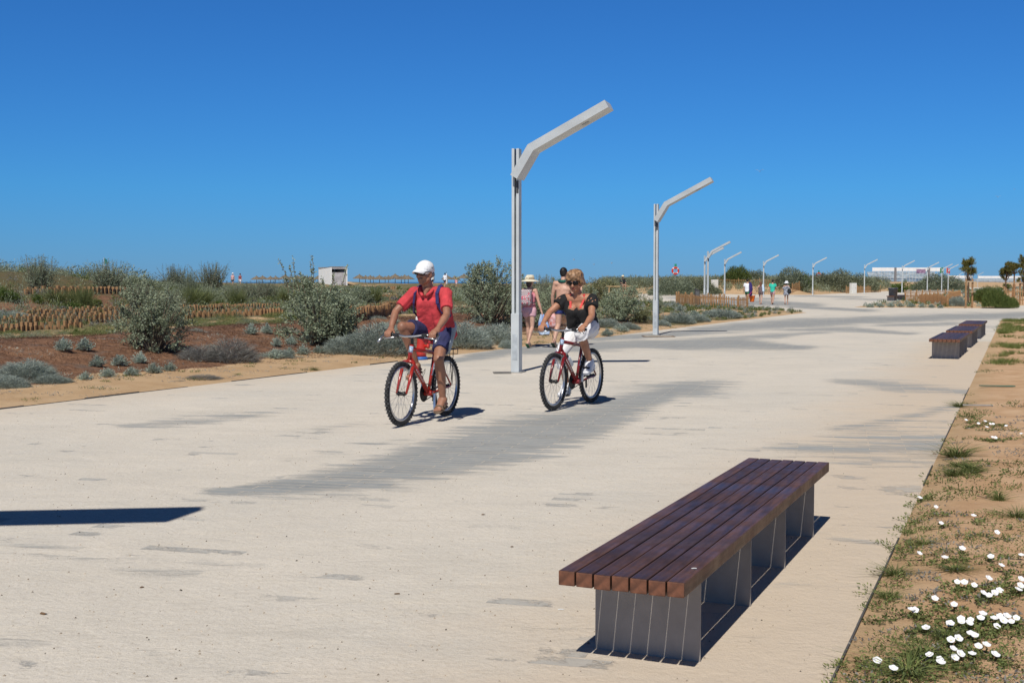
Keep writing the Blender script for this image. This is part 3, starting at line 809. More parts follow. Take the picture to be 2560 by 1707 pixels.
# ---------------------------------------------------------------- fences
stake_m = mat('stake_wood', (0.40, 0.235, 0.11), 0.85, 0.25, 6, bump=0.3, col2=(0.22, 0.12, 0.058))
old_m = mat('picket_wood', (0.40, 0.235, 0.105), 0.85, 0.3, 5, col2=(0.24, 0.13, 0.06))
def hit_line(pts):
    P_ = [hd(*p) for p in pts]
    out = []
    for a_, b_ in zip(P_[:-1], P_[1:]):
        k = max(1, int((b_ - a_).length / 0.4))
        for i in range(k): out.append(a_.lerp(b_, i / k))
    return out + [P_[-1]]
def resample(L, step):
    out = [L[0].copy()]; acc = 0.0
    for a_, b_ in zip(L[:-1], L[1:]):
        d = (b_ - a_); d.z = 0; Ld = d.length; t = 0
        while acc + (Ld - t) >= step:
            t += step - acc; acc = 0
            out.append(a_.lerp(b_, t / max(Ld, 1e-6)))
        acc += Ld - t
    return out
_st = MB().box((0, 0, 0.375), (0.066, 0.066, 1.25), bev=0.012)
stake_mesh = _st.mesh('stake'); stake_mesh.materials.append(stake_m)

_st = MB().box((0, 0, 0.5), (0.05, 0.025, 1.0), bev=0.004)
_st.box((0, 0.0, -0.1), (0.05, 0.025, 0.2))
pick_mesh = _st.mesh('picket'); pick_mesh.materials.append(old_m)
def log_edging(pts, h, alt, label, group, step=0.082, seed=0):
    rnd_ = random.Random(seed)
    P_ = resample(hit_line(pts), step)
    # level the tops a little, keep following the slope
    o0 = P_[len(P_) // 2]
    r = empty('log_edging', (o0.x, o0.y, gz(o0.x, o0.y)), 0, label, 'log edging', group)
    stuff = MB()
    for i, p in enumerate(P_):
        z = gz(p.x, p.y)
        hh = h + (alt if i % 2 else 0) + rnd_.uniform(-0.02, 0.02); w_ = W_ = P_[min(i + 1, len(P_) - 1)] - P_[max(i - 1, 0)]; an_ = math.atan2(W_.y, W_.x); sb = 0.035 if i % 2 else 0.0
        if i < 98:
            o = bpy.data.objects.new('stake', stake_mesh); COL.objects.link(o); o.parent = r
            o.location = (p.x - o0.x - sb * math.sin(an_), p.y - o0.y + sb * math.cos(an_), z - r.location.z); o.scale = (step / 0.082 * rnd_.uniform(0.82, 1.05), step / 0.082, hh); o.rotation_euler = (rnd_.uniform(-.05, .05), rnd_.uniform(-.06, .06), an_ + rnd_.uniform(-.15, .15))
        else:
            stuff.lathe([(0.037, -0.1), (0.037, hh)], 8, (p.x - o0.x, p.y - o0.y, z - r.location.z))
    if stuff.v: tag(stuff.build('stake', stake_m, r), kind='stuff')
    return r
GE = 'log edgings holding the dune terraces'
log_edging([(-60, 768), (40, 762), (92, 757), (150, 756), (187, 752)], 0.10, 0.07, 'lowest log edging at the far left edge, sunk in sand', GE, seed=1)
log_edging([(-40, 756), (60, 748), (140, 746), (200, 744), (275, 737)], 0.20, 0.06, 'middle tier log edging at left, ending beside the big saltbush', GE, seed=2)
log_edging([(36, 740), (110, 733), (200, 727), (300, 722)], 0.20, 0.05, 'upper tier log edging at left, behind the middle tier', GE, seed=3)
log_edging([(415, 734), (470, 731), (540, 729), (600, 727), (650, 725)], 0.16, 0.05, 'lower tier log edging between the two big saltbushes', GE, seed=4)
log_edging([(415, 722), (500, 720), (570, 717), (645, 714)], 0.20, 0.05, 'upper tier log edging between the two big saltbushes', GE, seed=5)
log_edging([(800, 742), (840, 735), (880, 728), (915, 720), (958, 711)], 0.33, 0.0, 'curved tall log edging left of the man cyclist, ends at sandy path', GE, step=0.1, seed=6)
log_edging([(806, 718), (850, 711), (900, 706), (945, 702)], 0.22, 0.05, 'rear log edging behind the curved one left of the man cyclist', GE, seed=7)
log_edging([(60, 676), (130, 675), (200, 676), (285, 676)], 0.15, 0.05, 'distant long log edging below the skyline bushes at left', GE, step=0.11, seed=8)
log_edging([(862, 690), (890, 688), (915, 688)], 0.25, 0.04, 'short distant log edging right of the dark green saltbush', GE, step=0.12, seed=9)
log_edging([(830, 663), (865, 664), (905, 664)], 0.32, 0.05, 'far log edging under the parasols left of the man cyclist', GE, step=0.3, seed=10)
log_edging([(1008, 664), (1040, 663), (1075, 664)], 0.36, 0.05, 'far log edging at the feet of the white-shirted walkers', GE, step=0.3, seed=11)

def picket_fence(pts, h, label, group, step=0.16, rails=(0.78,), posts=1.6, seed=0, z0=None):
    rnd_ = random.Random(seed)
    P_ = resample(pts, step)
    o0 = P_[0]
    r = empty('picket_fence', (o0.x, o0.y, gz(o0.x, o0.y)), 0, label, 'picket fence', group)
    rz = r.location.z
    k = max(1, int(round(posts / step)))
    for i, p in enumerate(P_[:120]):
        z = gz(p.x, p.y); q = P_[min(i + 1, len(P_) - 1)]; w = P_[max(i - 1, 0)]
        a_ = math.atan2(q.y - w.y, q.x - w.x)
        hh = h * rnd_.uniform(0.93, 1.05)
        if i % k == 0 or i == len(P_) - 1:
            o = MB().lathe([(0.05, -0.3), (0.05, h * 1.12), (0.02, h * 1.16)], 9).build('post', old_m, r)
            o.location = (p.x - o0.x, p.y - o0.y, z - rz)
            continue
        o = bpy.data.objects.new('picket', pick_mesh); COL.objects.link(o); o.parent = r
        o.location = (p.x - o0.x + 0.03 * math.sin(a_), p.y - o0.y - 0.03 * math.cos(a_), z - rz); o.scale = (1, 1, hh); o.rotation_euler = (0, rnd_.uniform(-.04, .04), a_)
    for f in rails:
        mb = MB()
        for a_, b_ in zip(P_[:-1], P_[1:]):
            if (a_ - b_).length > step * 1.6: continue
            mb.bar((a_.x - o0.x, a_.y - o0.y, gz(a_.x, a_.y) - rz + h * f), (b_.x - o0.x, b_.y - o0.y, gz(b_.x, b_.y) - rz + h * f), 0.03, 0.05)
        mb.build('rail', old_m, r)
    return r
GF = 'wooden picket fences around the planting'
def gl(*pts): return [Vector((x, y, 0)) for x, y in pts]
picket_fence(gl((9.0, 66), (9.9, 63.5), (11.6, 62.2), (12.3, 63.0)), 0.62, 'low picket fence by the second lamp, nearer straight run', GF, step=0.15, seed=1)
picket_fence(gl((9.2, 66.6), (10.8, 70.5), (12.2, 73), (13.0, 73.6)), 0.66, 'low picket fence behind the nearer run, ending in open slats', GF, step=0.17, seed=2)
def gpx(u, v): p = ground(u, v, 0.0); return Vector((p.x, p.y, 0))
picket_fence([gpx(2264, 758.5), gpx(2300, 760), gpx(2368, 768)], 0.62, 'front picket fence of the right-hand planting, left of the staked pine', GF, step=0.16, seed=3)
picket_fence([gpx(2369, 768), gpx(2385, 757), gpx(2412, 746)], 0.62, 'picket fence running back from the corner beside the tree stakes', GF, step=0.24, seed=4)
picket_fence([gpx(2262, 745), gpx(2310, 743.5), gpx(2385, 742)], 0.66, 'rear picket fence of the right-hand planting, behind the front one', GF, step=0.28, rails=(0.75,), seed=5)
picket_fence([Vector((31.6, 77.5, 0)), Vector((36, 76.8, 0)), Vector((42, 76.2, 0))], 1.02, 'tall picket fence at the far right edge behind the green bush', GF, step=0.16, rails=(0.3, 0.8), seed=6)
picket_fence([Vector((42.5, 153.5, 0)), Vector((48, 165.5, 0)), Vector((55, 180, 0))], 0.9, 'far brown fence at the dune foot beside the small white cabinet', GF, step=0.3, rails=(0.4, 0.8), posts=3, seed=7)
picket_fence([Vector((26.5, 155.5, 0)), Vector((33, 150, 0))], 0.85, 'far brown fence behind the four walkers at the dune foot', GF, step=0.25, rails=(0.4, 0.85), posts=3, seed=8)
picket_fence([Vector((33.2, 143, 0)), Vector((36.0, 148, 0))], 1.0, 'far brown fence right of the girl with the bucket', GF, step=0.25, rails=(0.4, 0.85), posts=3, seed=9)

# ---------------------------------------------------------------- grandstands far away
st_w = mat('stand_white', (0.80, 0.82, 0.82), 0.6, 0.06, 0.4)
st_g = mat('stand_scaffold', (0.50, 0.54, 0.56), 0.5, 0.1)
st_s = mat('stand_seats', (0.42, 0.46, 0.48), 0.8, 0.3, 0.8)
def box_between(mb, u0, u1, v0, v1, Yc, dep=6.0, y0=0.0):
    a_, b_ = at(u0, v1, Yc), at(u1, v0, Yc)
    return (a_.x, b_.x, a_.z, b_.z)
def grandstand(Yc, u0, u1, vtop, vband, vbase, label, towers=(), bays=None, banner=None):
    xa, xb, z0, z1 = box_between(None, u0, u1, vtop, vbase, Yc)
    zb = at(u0, vband, Yc).z
    r = empty('grandstand', (xa, Yc, gz(xa, Yc)), 0, label, 'grandstand', 'white temporary grandstands on the beach')
    gz0 = r.location.z
    w = xb - xa
    m = MB(); nb = bays or max(6, int(w / 1.6))
    for i in range(nb):
        x0, x1 = w * i / nb, w * (i + 1) / nb
        if any(t0 - xa < (x0 + x1) / 2 < t1 - xa for t0, t1 in ()): continue
        m.box(((x0 + x1) / 2, 0, (zb + z1) / 2 - gz0), ((x1 - x0) * 0.985, 0.12, z1 - zb), bev=0.02)
    m.build('fascia', st_w, r)
    m = MB()
    npost = int(nb * 1.5)
    for i in range(npost + 1):
        m.box((w * i / npost, 0.0, (zb - gz0) / 2 - 0.5), (0.09, 0.09, zb - gz0 + 1.0))
    nr = 7
    for j in range(nr):
        m.box((w / 2, 0.02, (zb - gz0) * (j + 0.6) / nr), (w, 0.05, 0.07))
    m.build('scaffold', st_g, r)
    # raked seating seen through the scaffold
    m = MB()
    for j in range(9):
        m.box((w / 2, 0.9 + j * 0.7, (zb - gz0) * (j + 0.5) / 9 - 0.2), (w, 0.62, (zb - gz0) / 9 * 0.75))
    m.build('seating', st_s, r)
    for u_a, u_b, va, vb in towers:
        a_, b_ = at(u_a, vb, Yc - 0.5), at(u_b, va, Yc - 0.5)
        MB().box(((a_.x + b_.x) / 2 - xa, -0.5, (a_.z + b_.z) / 2 - gz0), (b_.x - a_.x, 0.6, b_.z - a_.z)).build('tower', mat('stand_tower', (0.20, 0.20, 0.21), 0.8), r)
    if banner:
        a_, b_ = at(banner[0], banner[3], Yc - 0.25), at(banner[1], banner[2], Yc - 0.25)
        mb = MB().box(((a_.x + b_.x) / 2 - xa, -0.25, (a_.z + b_.z) / 2 - gz0), (b_.x - a_.x, 0.05, b_.z - a_.z))
        bm_ = mat('banner_print', (0.42, 0.30, 0.42), 0.6, 0.2, 1.3, col2=(0.06, 0.02, 0.10))
        mb.build('banner', bm_, r)
    return r
grandstand(440, 2180, 2352, 669, 678, 718, 'large white grandstand with purple banner behind the far lamps', ((2236, 2241, 669, 706), (2320, 2325, 668, 700)), banner=(2291, 2314, 673, 683))
grandstand(560, 2368, 2431, 689, 695, 718, 'low white grandstand behind the young round pine')
grandstand(600, 2444, 2556, 690, 695.5, 716, 'low white grandstand at the far right behind the pines')
# flags by the grandstand
fl_cols = ((0.45, 0.02, 0.03), (0.02, 0.2, 0.06), (0.5, 0.03, 0.05))
for i, (u, vt, col, lab) in enumerate(((2359, 668, fl_cols[1], 'small green and red flag left of the close lamp pair'), (2366, 669, fl_cols[2], 'small red flag touching the close lamp pair'))):
    Yc = 300.0; t_ = at(u, vt, Yc); g0 = gz(t_.x, Yc)
    r = empty('flag', (t_.x, Yc, g0), 0.2, lab, 'flag')
    MB().tube([(0, 0, -0.2), (0, 0, t_.z - g0)], 0.06, 8).build('pole', st_g, r)
    h = t_.z - g0
    V = []; Fs = []
    for a_ in range(7):
        for b_ in range(2):
            V.append((a_ * 0.16 * (1 if i else -1), 0.06 * math.sin(a_), h - b_ * 1.3 - a_ * 0.04))
    for a_ in range(6): Fs.append((a_ * 2, a_ * 2 + 2, a_ * 2 + 3, a_ * 2 + 1))
    o = MB().add(V, Fs).build('cloth', mat('flag_cloth_%d' % i, col, 0.8), r)
    s_ = o.modifiers.new('s', 'SOLIDIFY'); s_.thickness = 0.02

# gulls
gull_m = mat('gull_grey', (0.42, 0.40, 0.38), 0.8)
def gull(u, v, Yg, span, bank, label):
    c = at(*D(u, v), Yg)
    r = empty('gull', c, bank, label, 'bird', 'gulls gliding over the dunes')
    MB().rc((-0.18, 0, 0), 0.035, (0.14, 0, 0.01), 0.05).rc((0.14, 0, 0.01), 0.05, (0.26, 0, 0.03), 0.03).rc((-0.18, 0, 0), 0.03, (-0.32, 0, 0.0), 0.02).build('body', gull_m, r, True)
    for s in (-1, 1):
        k = span / 2
        V = []
        for (f, zz, ch, xo) in ((0.05, 0.02, 0.18, 0.0), (0.45, 0.20, 0.16, 0.05), (0.8, 0.26, 0.10, -0.02), (1.0, 0.24, 0.02, -0.12)):
            V += [(xo + ch / 2, s * k * f, zz), (xo - ch / 2, s * k * f, zz), (xo, s * k * f, zz + 0.02)]
        Fs = []
        for i in range(3):
            b0, b1 = i * 3, i * 3 + 3
            for q in range(3):
                Fs.append((b0 + q, b1 + q, b1 + (q + 1) % 3, b0 + (q + 1) % 3))
        Fs.append((9, 10, 11)); Fs.append((2, 1, 0))
        MB().add(V, Fs).build('wing', gull_m, r)
gull(1745, 394, 190, 1.3, 1.2, 'gull with raised wings high in the sky right of second lamp')
gull(2292, 453, 260, 1.1, 1.4, 'gull low in the sky at the right edge, nearer the horizon')
gull(2330, 435, 420, 0.9, 0.9, 'tiny gull at the right edge, above the other right-hand gull')
gull(1405, 605, 330, 0.8, 0.8, 'speck of a gull just above the dunes, left of second lamp')
gull(1364, 608, 330, 0.8, 1.0, 'speck of a gull above the woman cyclist, lowest of the three')
gull(1318, 597, 330, 0.8, 0.7, 'speck of a gull above the woman cyclist, highest of the three')
# ================================================================ bicycles and people
tyre_m = mat('tyre_rubber', (0.025, 0.025, 0.027), 0.85, 0.4, 30, bump=0.3)
tread_m = mat('tyre_dusty', (0.105, 0.11, 0.115), 0.9, 0.4, 30)
alloy_m = mat('bright_alloy', (0.55, 0.56, 0.58), 0.28, 0.1, metal=0.9)
black_m = mat('black_parts', (0.02, 0.02, 0.022), 0.5, 0.2)
chain_m = mat('oily_steel', (0.06, 0.058, 0.055), 0.45, 0.3, metal=0.6)
sticker_m = mat('frame_sticker', (0.7, 0.75, 0.8), 0.4, 0.3, 60, col2=(0.1, 0.25, 0.5))

def make_bike(root_loc, rz, label, paint, rack=False, barends=False, bottle=False, crank_deg=-80.0, steer=0.0, knobs=True):
    r = empty('bicycle', root_loc, rz, label, 'bicycle', 'red mountain bicycles being ridden')
    RA, FA, BB = Vector((-0.43, 0, 0.335)), Vector((0.61, 0, 0.335)), Vector((0, 0, 0.29))
    ST, HT, HB = Vector((-0.16, 0, 0.735)), Vector((0.385, 0, 0.80)), Vector((0.435, 0, 0.675))
    def wheel(name, c, parent):
        w = empty(name, c); w.parent = parent
        R = 0.306; seg = 72
        t = MB()
        pts = [(R * math.cos(2 * math.pi * i / seg), 0, R * math.sin(2 * math.pi * i / seg)) for i in range(seg)]
        t.tube(pts, 0.0245, 10, closed=True)
        for i in range(96):
            a = 2 * math.pi * (i + 0.5) / 96
            rad = Vector((math.cos(a), 0, math.sin(a)))
            M3 = Matrix((Vector((-math.sin(a), 0, math.cos(a))), Vector((0, 1, 0)), rad)).transposed()
            if i % 2: t.box(rad * (R + 0.0255), (0.012, 0.019, 0.006), M3, mi=1)
            for s in (-1, 1):
                if (i + (s > 0)) % 2: t.box(rad * (R + 0.0185) + Vector((0, s * 0.0185, 0)), (0.012, 0.010, 0.009), M3, mi=1)
        m = t.mesh('tyre'); m.materials.append(tyre_m); m.materials.append(tread_m)
        link('tyre', m, None, w, True)
        t = MB(); seg = 56
        V = []; Fs = []
        prof = [(0.284, -0.012), (0.262, -0.010), (0.258, 0.0), (0.262, 0.010), (0.284, 0.012)]
        for i in range(seg):
            a = 2 * math.pi * i / seg
            for (q, y) in prof: V.append((q * math.cos(a), y, q * math.sin(a)))
        k = len(prof)
        for i in range(seg):
            j = (i + 1) % seg
            for q in range(k):
                q2 = (q + 1) % k
                Fs.append((i * k + q, i * k + q2, j * k + q2, j * k + q))
        t.add(V, Fs).build('rim', alloy_m, w, True)
        t = MB()
        for i in range(28):
            a = 2 * math.pi * i / 28
            s = 1 if i % 2 else -1
            b_ = a + (0.55 if (i // 2) % 2 else -0.55)
            t.tube([(0.262 * math.cos(a), 0, 0.262 * math.sin(a)), (0.022 * math.cos(b_), s * 0.03, 0.022 * math.sin(b_))], 0.0013, 4)
        t.build('spokes', mat('spoke_steel', (0.3, 0.3, 0.31), 0.35, 0.1, metal=0.7), w)
        MB().lathe([(0.012, -0.055), (0.014, -0.04), (0.026, -0.034), (0.02, -0.02), (0.02, 0.02), (0.026, 0.034), (0.014, 0.04), (0.012, 0.055)], 14, (0, 0, 0), 'y').build('hub', chain_m, w, True)
        return w
    wheel('front_wheel', FA, r); rw = wheel('rear_wheel', RA, r)
    f = MB()
    f.tube([HT - (HT - HB) * 0.12 , ST + Vector((0.0, 0, -0.02))], 0.0205, 12); f.tube([HB + (HT - HB) * 0.2, BB], 0.0235, 12)
    f.tube([BB, ST + Vector((-0.008, 0, 0.03))], 0.0175, 12); f.tube([HT + (HT - HB) * 0.18, HB - (HT - HB) * 0.05], 0.022, 12)
    for s in (-1, 1):
        f.tube([BB + Vector((0, s * 0.03, 0)), RA + Vector((0.03, s * 0.062, 0))], 0.011, 8)
        f.tube([ST + Vector((0.01, s * 0.018, -0.03)), RA + Vector((0, s * 0.064, 0.01))], 0.009, 8)
    f.lathe([(0.028, -0.045), (0.03, -0.04), (0.03, 0.04), (0.028, 0.045)], 14, BB, 'y')
    fr = f.build('frame', paint, r, True)
    d = (BB - HB).normalized()
    m = MB()
    for k in range(7):
        c = HB + (BB - HB) * (0.30 + k * 0.055)
        for s in (-1, 1): m.bar(c + Vector((0, s * 0.0195, 0)) - d * 0.007, c + Vector((0, s * 0.0195, 0)) + d * 0.007, 0.004, 0.016)
    m.build('lettering', mat('frame_lettering', (0.75, 0.75, 0.72), 0.5), fr)
    e = (ST - BB)
    MB().tube([BB + e * 0.42, BB + e * 0.72], 0.0183, 12).build('sticker', sticker_m, fr, True)
    MB().tube([HB + (HT - HB) * 0.55, HT + (HT - HB) * 0.05], 0.0228, 12).build('head_badge', sticker_m, fr, True)
    f = MB()
    crown = HB - (HT - HB).normalized() * 0.03
    f.tube([crown + Vector((0, -0.065, 0)), crown + Vector((0, 0, 0.012)), crown + Vector((0, 0.065, 0))], 0.02, 10)
    for s in (-1, 1):
        f.tube([crown + Vector((0, s * 0.06, 0)), crown.lerp(FA, 0.55) + Vector((0.0, s * 0.06, 0)), FA + Vector((0, s * 0.055, 0.0))], [0.0195, 0.0165, 0.0115], 10)
    f.build('fork', paint, r, True)
    f = MB()
    for s in (-1, 1):
        f.bar(crown + Vector((0.035, s * 0.062, -0.015)), crown + Vector((0.03, s * 0.03, -0.09)), 0.014, 0.02)
        f.bar(Vector((-0.22, s * 0.06, 0.60)), Vector((-0.2, s * 0.03, 0.66)), 0.014, 0.02)
    f.build('brake', alloy_m, r)
    f = MB().tube([HT + (HT - HB) * 0.15, Vector((0.365, 0, 0.87)), Vector((0.375, 0, 0.90)), Vector((0.43, 0, 0.915))], [0.016, 0.016, 0.018, 0.02], 12)
    f.build('stem', black_m, r, True)
    bc = Vector((0.43, 0, 0.915))
    bar_pts = [bc + Vector((-0.06, 0.30, 0.015)), bc + Vector((-0.035, 0.16, 0.014)), bc + Vector((-0.005, 0.06, 0.0)), bc, bc + Vector((-0.005, -0.06, 0)), bc + Vector((-0.035, -0.16, 0.014)), bc + Vector((-0.06, -0.30, 0.015))]
    hb = MB().tube(bar_pts, 0.0125, 10).build('handlebar', alloy_m, r, True)
    for s in (-1, 1):
        MB().tube([bc + Vector((-0.043, s * 0.2, 0.0145)), bc + Vector((-0.061, s * 0.305, 0.015))], [0.016, 0.0165], 10).build('grip', black_m, hb, True)
        MB().tube([bc + Vector((-0.03, s * 0.165, 0.0)), bc + Vector((0.012, s * 0.185, -0.012)), bc + Vector((0.0, s * 0.27, -0.02)), bc + Vector((-0.008, s * 0.30, -0.03))], [0.009, 0.008, 0.006, 0.008], 8).build('brake_lever', alloy_m, hb, True)
        MB().box(bc + Vector((-0.028, s * 0.165, 0.012)), (0.06, 0.055, 0.04), bev=0.008).build('shifter', black_m, hb)
        if barends:
            MB().tube([bc + Vector((-0.061, s * 0.312, 0.014)), bc + Vector((0.0, s * 0.325, -0.015)), bc + Vector((0.07, s * 0.33, -0.06))], 0.0125, 10).build('bar_end', alloy_m, hb, True)
    f = MB()
    for s, k in ((1, 0.0), (-1, 0.0), (1, 0.03), (-1, 0.03)):
        f.tube([bc + Vector((-0.02, s * 0.15, 0.005)), bc + Vector((0.06 + k, s * (0.10 - k), -0.01)), bc + Vector((0.09 + k, s * 0.035, -0.10 - k)), Vector((0.47, s * 0.03, 0.74)), Vector((0.43, s * 0.02, 0.66))], 0.0026, 5)
    f.build('cables', black_m, r, True)
    s = MB()
    s.rc((-0.33, 0, 0.865), 0.035, (-0.20, 0, 0.872), 0.03, side=(0, 1, 0), ratio=2.0).rc((-0.20, 0, 0.872), 0.03, (-0.06, 0, 0.865), 0.02, side=(0, 1, 0), ratio=1.1)
    s.build('saddle', black_m, r, True)
    MB().tube([ST, ST + Vector((-0.035, 0, 0.11))], 0.0135, 10).build('seat_post', alloy_m, r, True)
    a = math.radians(crank_deg)
    cr = Vector((math.cos(a), 0, math.sin(a)))
    cs = empty('crankset', BB); cs.parent = r
    MB().lathe([(0.0, -0.05), (0.094, -0.051), (0.096, -0.053), (0.094, -0.056), (0.07, -0.057), (0.068, -0.053), (0.0, -0.052)], 32, (0, 0, 0), 'y').build('chainring', chain_m, cs, True)
    for sgn, dr in ((1, 1), (-1, -1)):
        v = cr * 0.17 * dr
        MB().bar((0, sgn * 0.075, 0), (v.x, sgn * 0.085, v.z), 0.014, 0.026, bev=0.004, up=(0, 1, 0)).build('crank_arm', alloy_m, cs)
        MB().box((v.x, sgn * 0.14, v.z), (0.085, 0.085, 0.024), bev=0.006).build('pedal', black_m, cs)
    f = MB()
    for zz in (0.09, -0.09): f.bar((0.0, -0.0535, BB.z + zz), (RA.x, -0.05, RA.z + zz * 0.45), 0.006, 0.008)
    f.lathe([(0.0, -0.055), (0.045, -0.05), (0.05, -0.045), (0.03, -0.035), (0.0, -0.03)], 20, RA, 'y')
    f.box((RA.x + 0.03, -0.055, RA.z - 0.09), (0.02, 0.016, 0.12))
    f.build('chain', chain_m, r)
    if rack:
        f = MB()
        for s in (-1, 1):
            f.tube([(-0.20, s * 0.05, 0.735), (-0.62, s * 0.06, 0.735)], 0.005, 6)
            for xx in (-0.40, -0.50): f.tube([(xx, s * 0.058, 0.735), (RA.x, s * 0.075, RA.z + 0.02)], 0.0045, 6)
        for xx in (-0.25, -0.34, -0.43, -0.52, -0.62): f.tube([(xx, -0.06, 0.735), (xx, 0.06, 0.735)], 0.005, 6)
        f.tube([(-0.62, -0.055, 0.735), (-0.62, -0.055, 0.68), (-0.62, 0.055, 0.68), (-0.62, 0.055, 0.735)], 0.005, 6)
        f.build('luggage_rack', black_m, r, True)
    if bottle:
        c = HB + (BB - HB) * 0.42
        up = Vector((0.7, 0, 0.5)).normalized()
        ax = (HB - BB).normalized(); off = Vector((-ax.z, 0, ax.x)); off = off if off.x < 0 else -off
        p0 = c + off * 0.06 - ax * 0.09; p1 = c + off * 0.06 + ax * 0.07
        b_ = MB().tube([p0, p0 + ax * 0.01, p1 - ax * 0.03, p1], [0.03, 0.035, 0.035, 0.02], 14).build('bottle', mat('bottle_plastic', (0.72, 0.76, 0.78), 0.3, 0.1), r, True)
        MB().tube([p1, p1 + ax * 0.02, p1 + ax * 0.035], [0.026, 0.024, 0.012], 12).build('lid', black_m, b_, True)
    if not bottle:
        f = MB()
        c = HB + (BB - HB) * 0.45
        f.tube([c + Vector((-0.03, 0.03, 0.0)), c + Vector((-0.1, 0.035, 0.06)), c + Vector((-0.16, 0.0, 0.02)), c + Vector((-0.13, -0.03, -0.07)), c + Vector((-0.06, -0.03, -0.09))], 0.0025, 5)
        f.build('bottle_cage', chain_m, r, True)
    return r

def place_pair(front, rear):
    d = (front - rear); d.z = 0; L = d.length; d.normalize()
    root = rear + d * 0.43
    return Vector((root.x, root.y, 0.002)), math.atan2(d.y, d.x), d
red_p = mat('bike_red_metallic', (0.36, 0.022, 0.014), 0.28, 0.12, 40, spec=0.7)
dred_p = mat('bike_dark_red', (0.19, 0.010, 0.014), 0.26, 0.12, 40, spec=0.7)
m_loc, m_rz, m_d = place_pair(ground(1003.5, 1066), ground(1115, 1040))
make_bike(m_loc, m_rz, 'red mountain bicycle with rear rack ridden by the man in the cap', red_p, rack=True, barends=True, crank_deg=-82)
w_loc, w_rz, w_d = place_pair(ground(1381, 1027), ground(1478, 1006.5))
make_bike(w_loc, w_rz, 'dark red bicycle with white water bottle ridden by the woman in black', dred_p, bottle=True, crank_deg=95)

# ---------------------------------------------------------------- people
def V3(*a): return Vector(a)
def skin(name, col): return mat(name, col, 0.48, 0.10, 14, bump=0.08, bscale=60, spec=0.4)
tan_m = skin('skin_tanned', (0.325, 0.155, 0.098)); tan2_m = skin('skin_tanned_woman', (0.42, 0.20, 0.12))
fair_m = skin('skin_fair', (0.56, 0.33, 0.24)); fair2_m = skin('skin_light', (0.52, 0.30, 0.21))

def frame_from(fwd, up=(0, 0, 1)):
    f = Vector(fwd).normalized(); u = Vector(up)
    l_ = u.cross(f).normalized(); u = f.cross(l_)
    return f, l_, u
def build_head(B, hc, fwd, s=1.0, up=(0, 0, 1), fem=False):
    """hc is the middle of the head; adds skull, jaw, nose, ears, lips, brow"""
    f, l_, u = frame_from(fwd, up); ax = (f, l_, u)
    def p(a, b_, c): return hc + f * (a * s) + l_ * (b_ * s) + u * (c * s)
    B.ell(p(-0.012, 0, 0.035), (0.098 * s, 0.077 * s, 0.088 * s), ax)
    B.ell(p(0.015, 0, -0.03), (0.075 * s, 0.064 * s, 0.085 * s), ax)
    B.ell(p(0.052, 0, -0.085), (0.036 * s, 0.037 * s, 0.03 * s), ax)
    B.rc(p(0.02, 0.045, -0.055), 0.03 * s, p(0.055, 0.012, -0.088), 0.024 * s); B.rc(p(0.02, -0.045, -0.055), 0.03 * s, p(0.055, -0.012, -0.088), 0.024 * s)
    B.rc(p(0.085, 0, 0.018), 0.010 * s, p(0.108, 0, -0.022), 0.0155 * s)
    B.ell(p(0.093, 0.014, -0.026), (0.012 * s, 0.011 * s, 0.009 * s), ax); B.ell(p(0.093, -0.014, -0.026), (0.012 * s, 0.011 * s, 0.009 * s), ax)
    B.ell(p(0.083, 0, -0.052), (0.012 * s, 0.026 * s, 0.0075 * s), ax); B.ell(p(0.081, 0, -0.064), (0.013 * s, 0.022 * s, 0.008 * s), ax)
    B.rc(p(0.078, 0.04, 0.03), 0.014 * s, p(0.078, -0.04, 0.03), 0.014 * s)
    for q in (1, -1):
        B.ell(p(0.066, q * 0.038, -0.022), (0.022 * s, 0.022 * s, 0.022 * s), ax)
        B.ell(p(-0.005, q * 0.079, -0.008), (0.020 * s, 0.009 * s, 0.034 * s), ax)
    return p, (f, l_, u)
def finger(B, pts, r0, r1):
    n_ = len(pts) - 1
    for i in range(n_):
        B.rc(pts[i], r0 + (r1 - r0) * i / n_, pts[i + 1], r0 + (r1 - r0) * (i + 1) / n_, seg=8)
def hand_grip(B, wrist, bar, side, s=1.0):
    """hand laid over a handlebar that runs along local y; side +1 left, -1 right"""
    k = bar + V3(0.012, 0, 0.030)
    B.rc(wrist, 0.028 * s, k + V3(-0.035, 0, 0.008), 0.027 * s, side=(0, 1, 0), ratio=1.25)
    B.rc(k + V3(-0.035, 0, 0.008), 0.026 * s, k + V3(0.008, 0, 0.0), 0.017 * s, side=(0, 1, 0), ratio=2.0)
    for i, (oy, L) in enumerate(((0.033, 0.9), (0.011, 1.0), (-0.011, 0.95), (-0.033, 0.75))):
        a = k + V3(0.012, -side * oy, 0.0)
        finger(B, [a, a + V3(0.028, 0, -0.022) * L, a + V3(0.024, 0, -0.056) * L, a + V3(0.008, 0, -0.074) * L], 0.0098 * s, 0.0078 * s)
    t = k + V3(-0.028, -side * 0.038, -0.004)
    finger(B, [t, t + V3(0.016, -side * 0.024, -0.016), t + V3(0.034, -side * 0.030, -0.030)], 0.0125 * s, 0.009 * s)
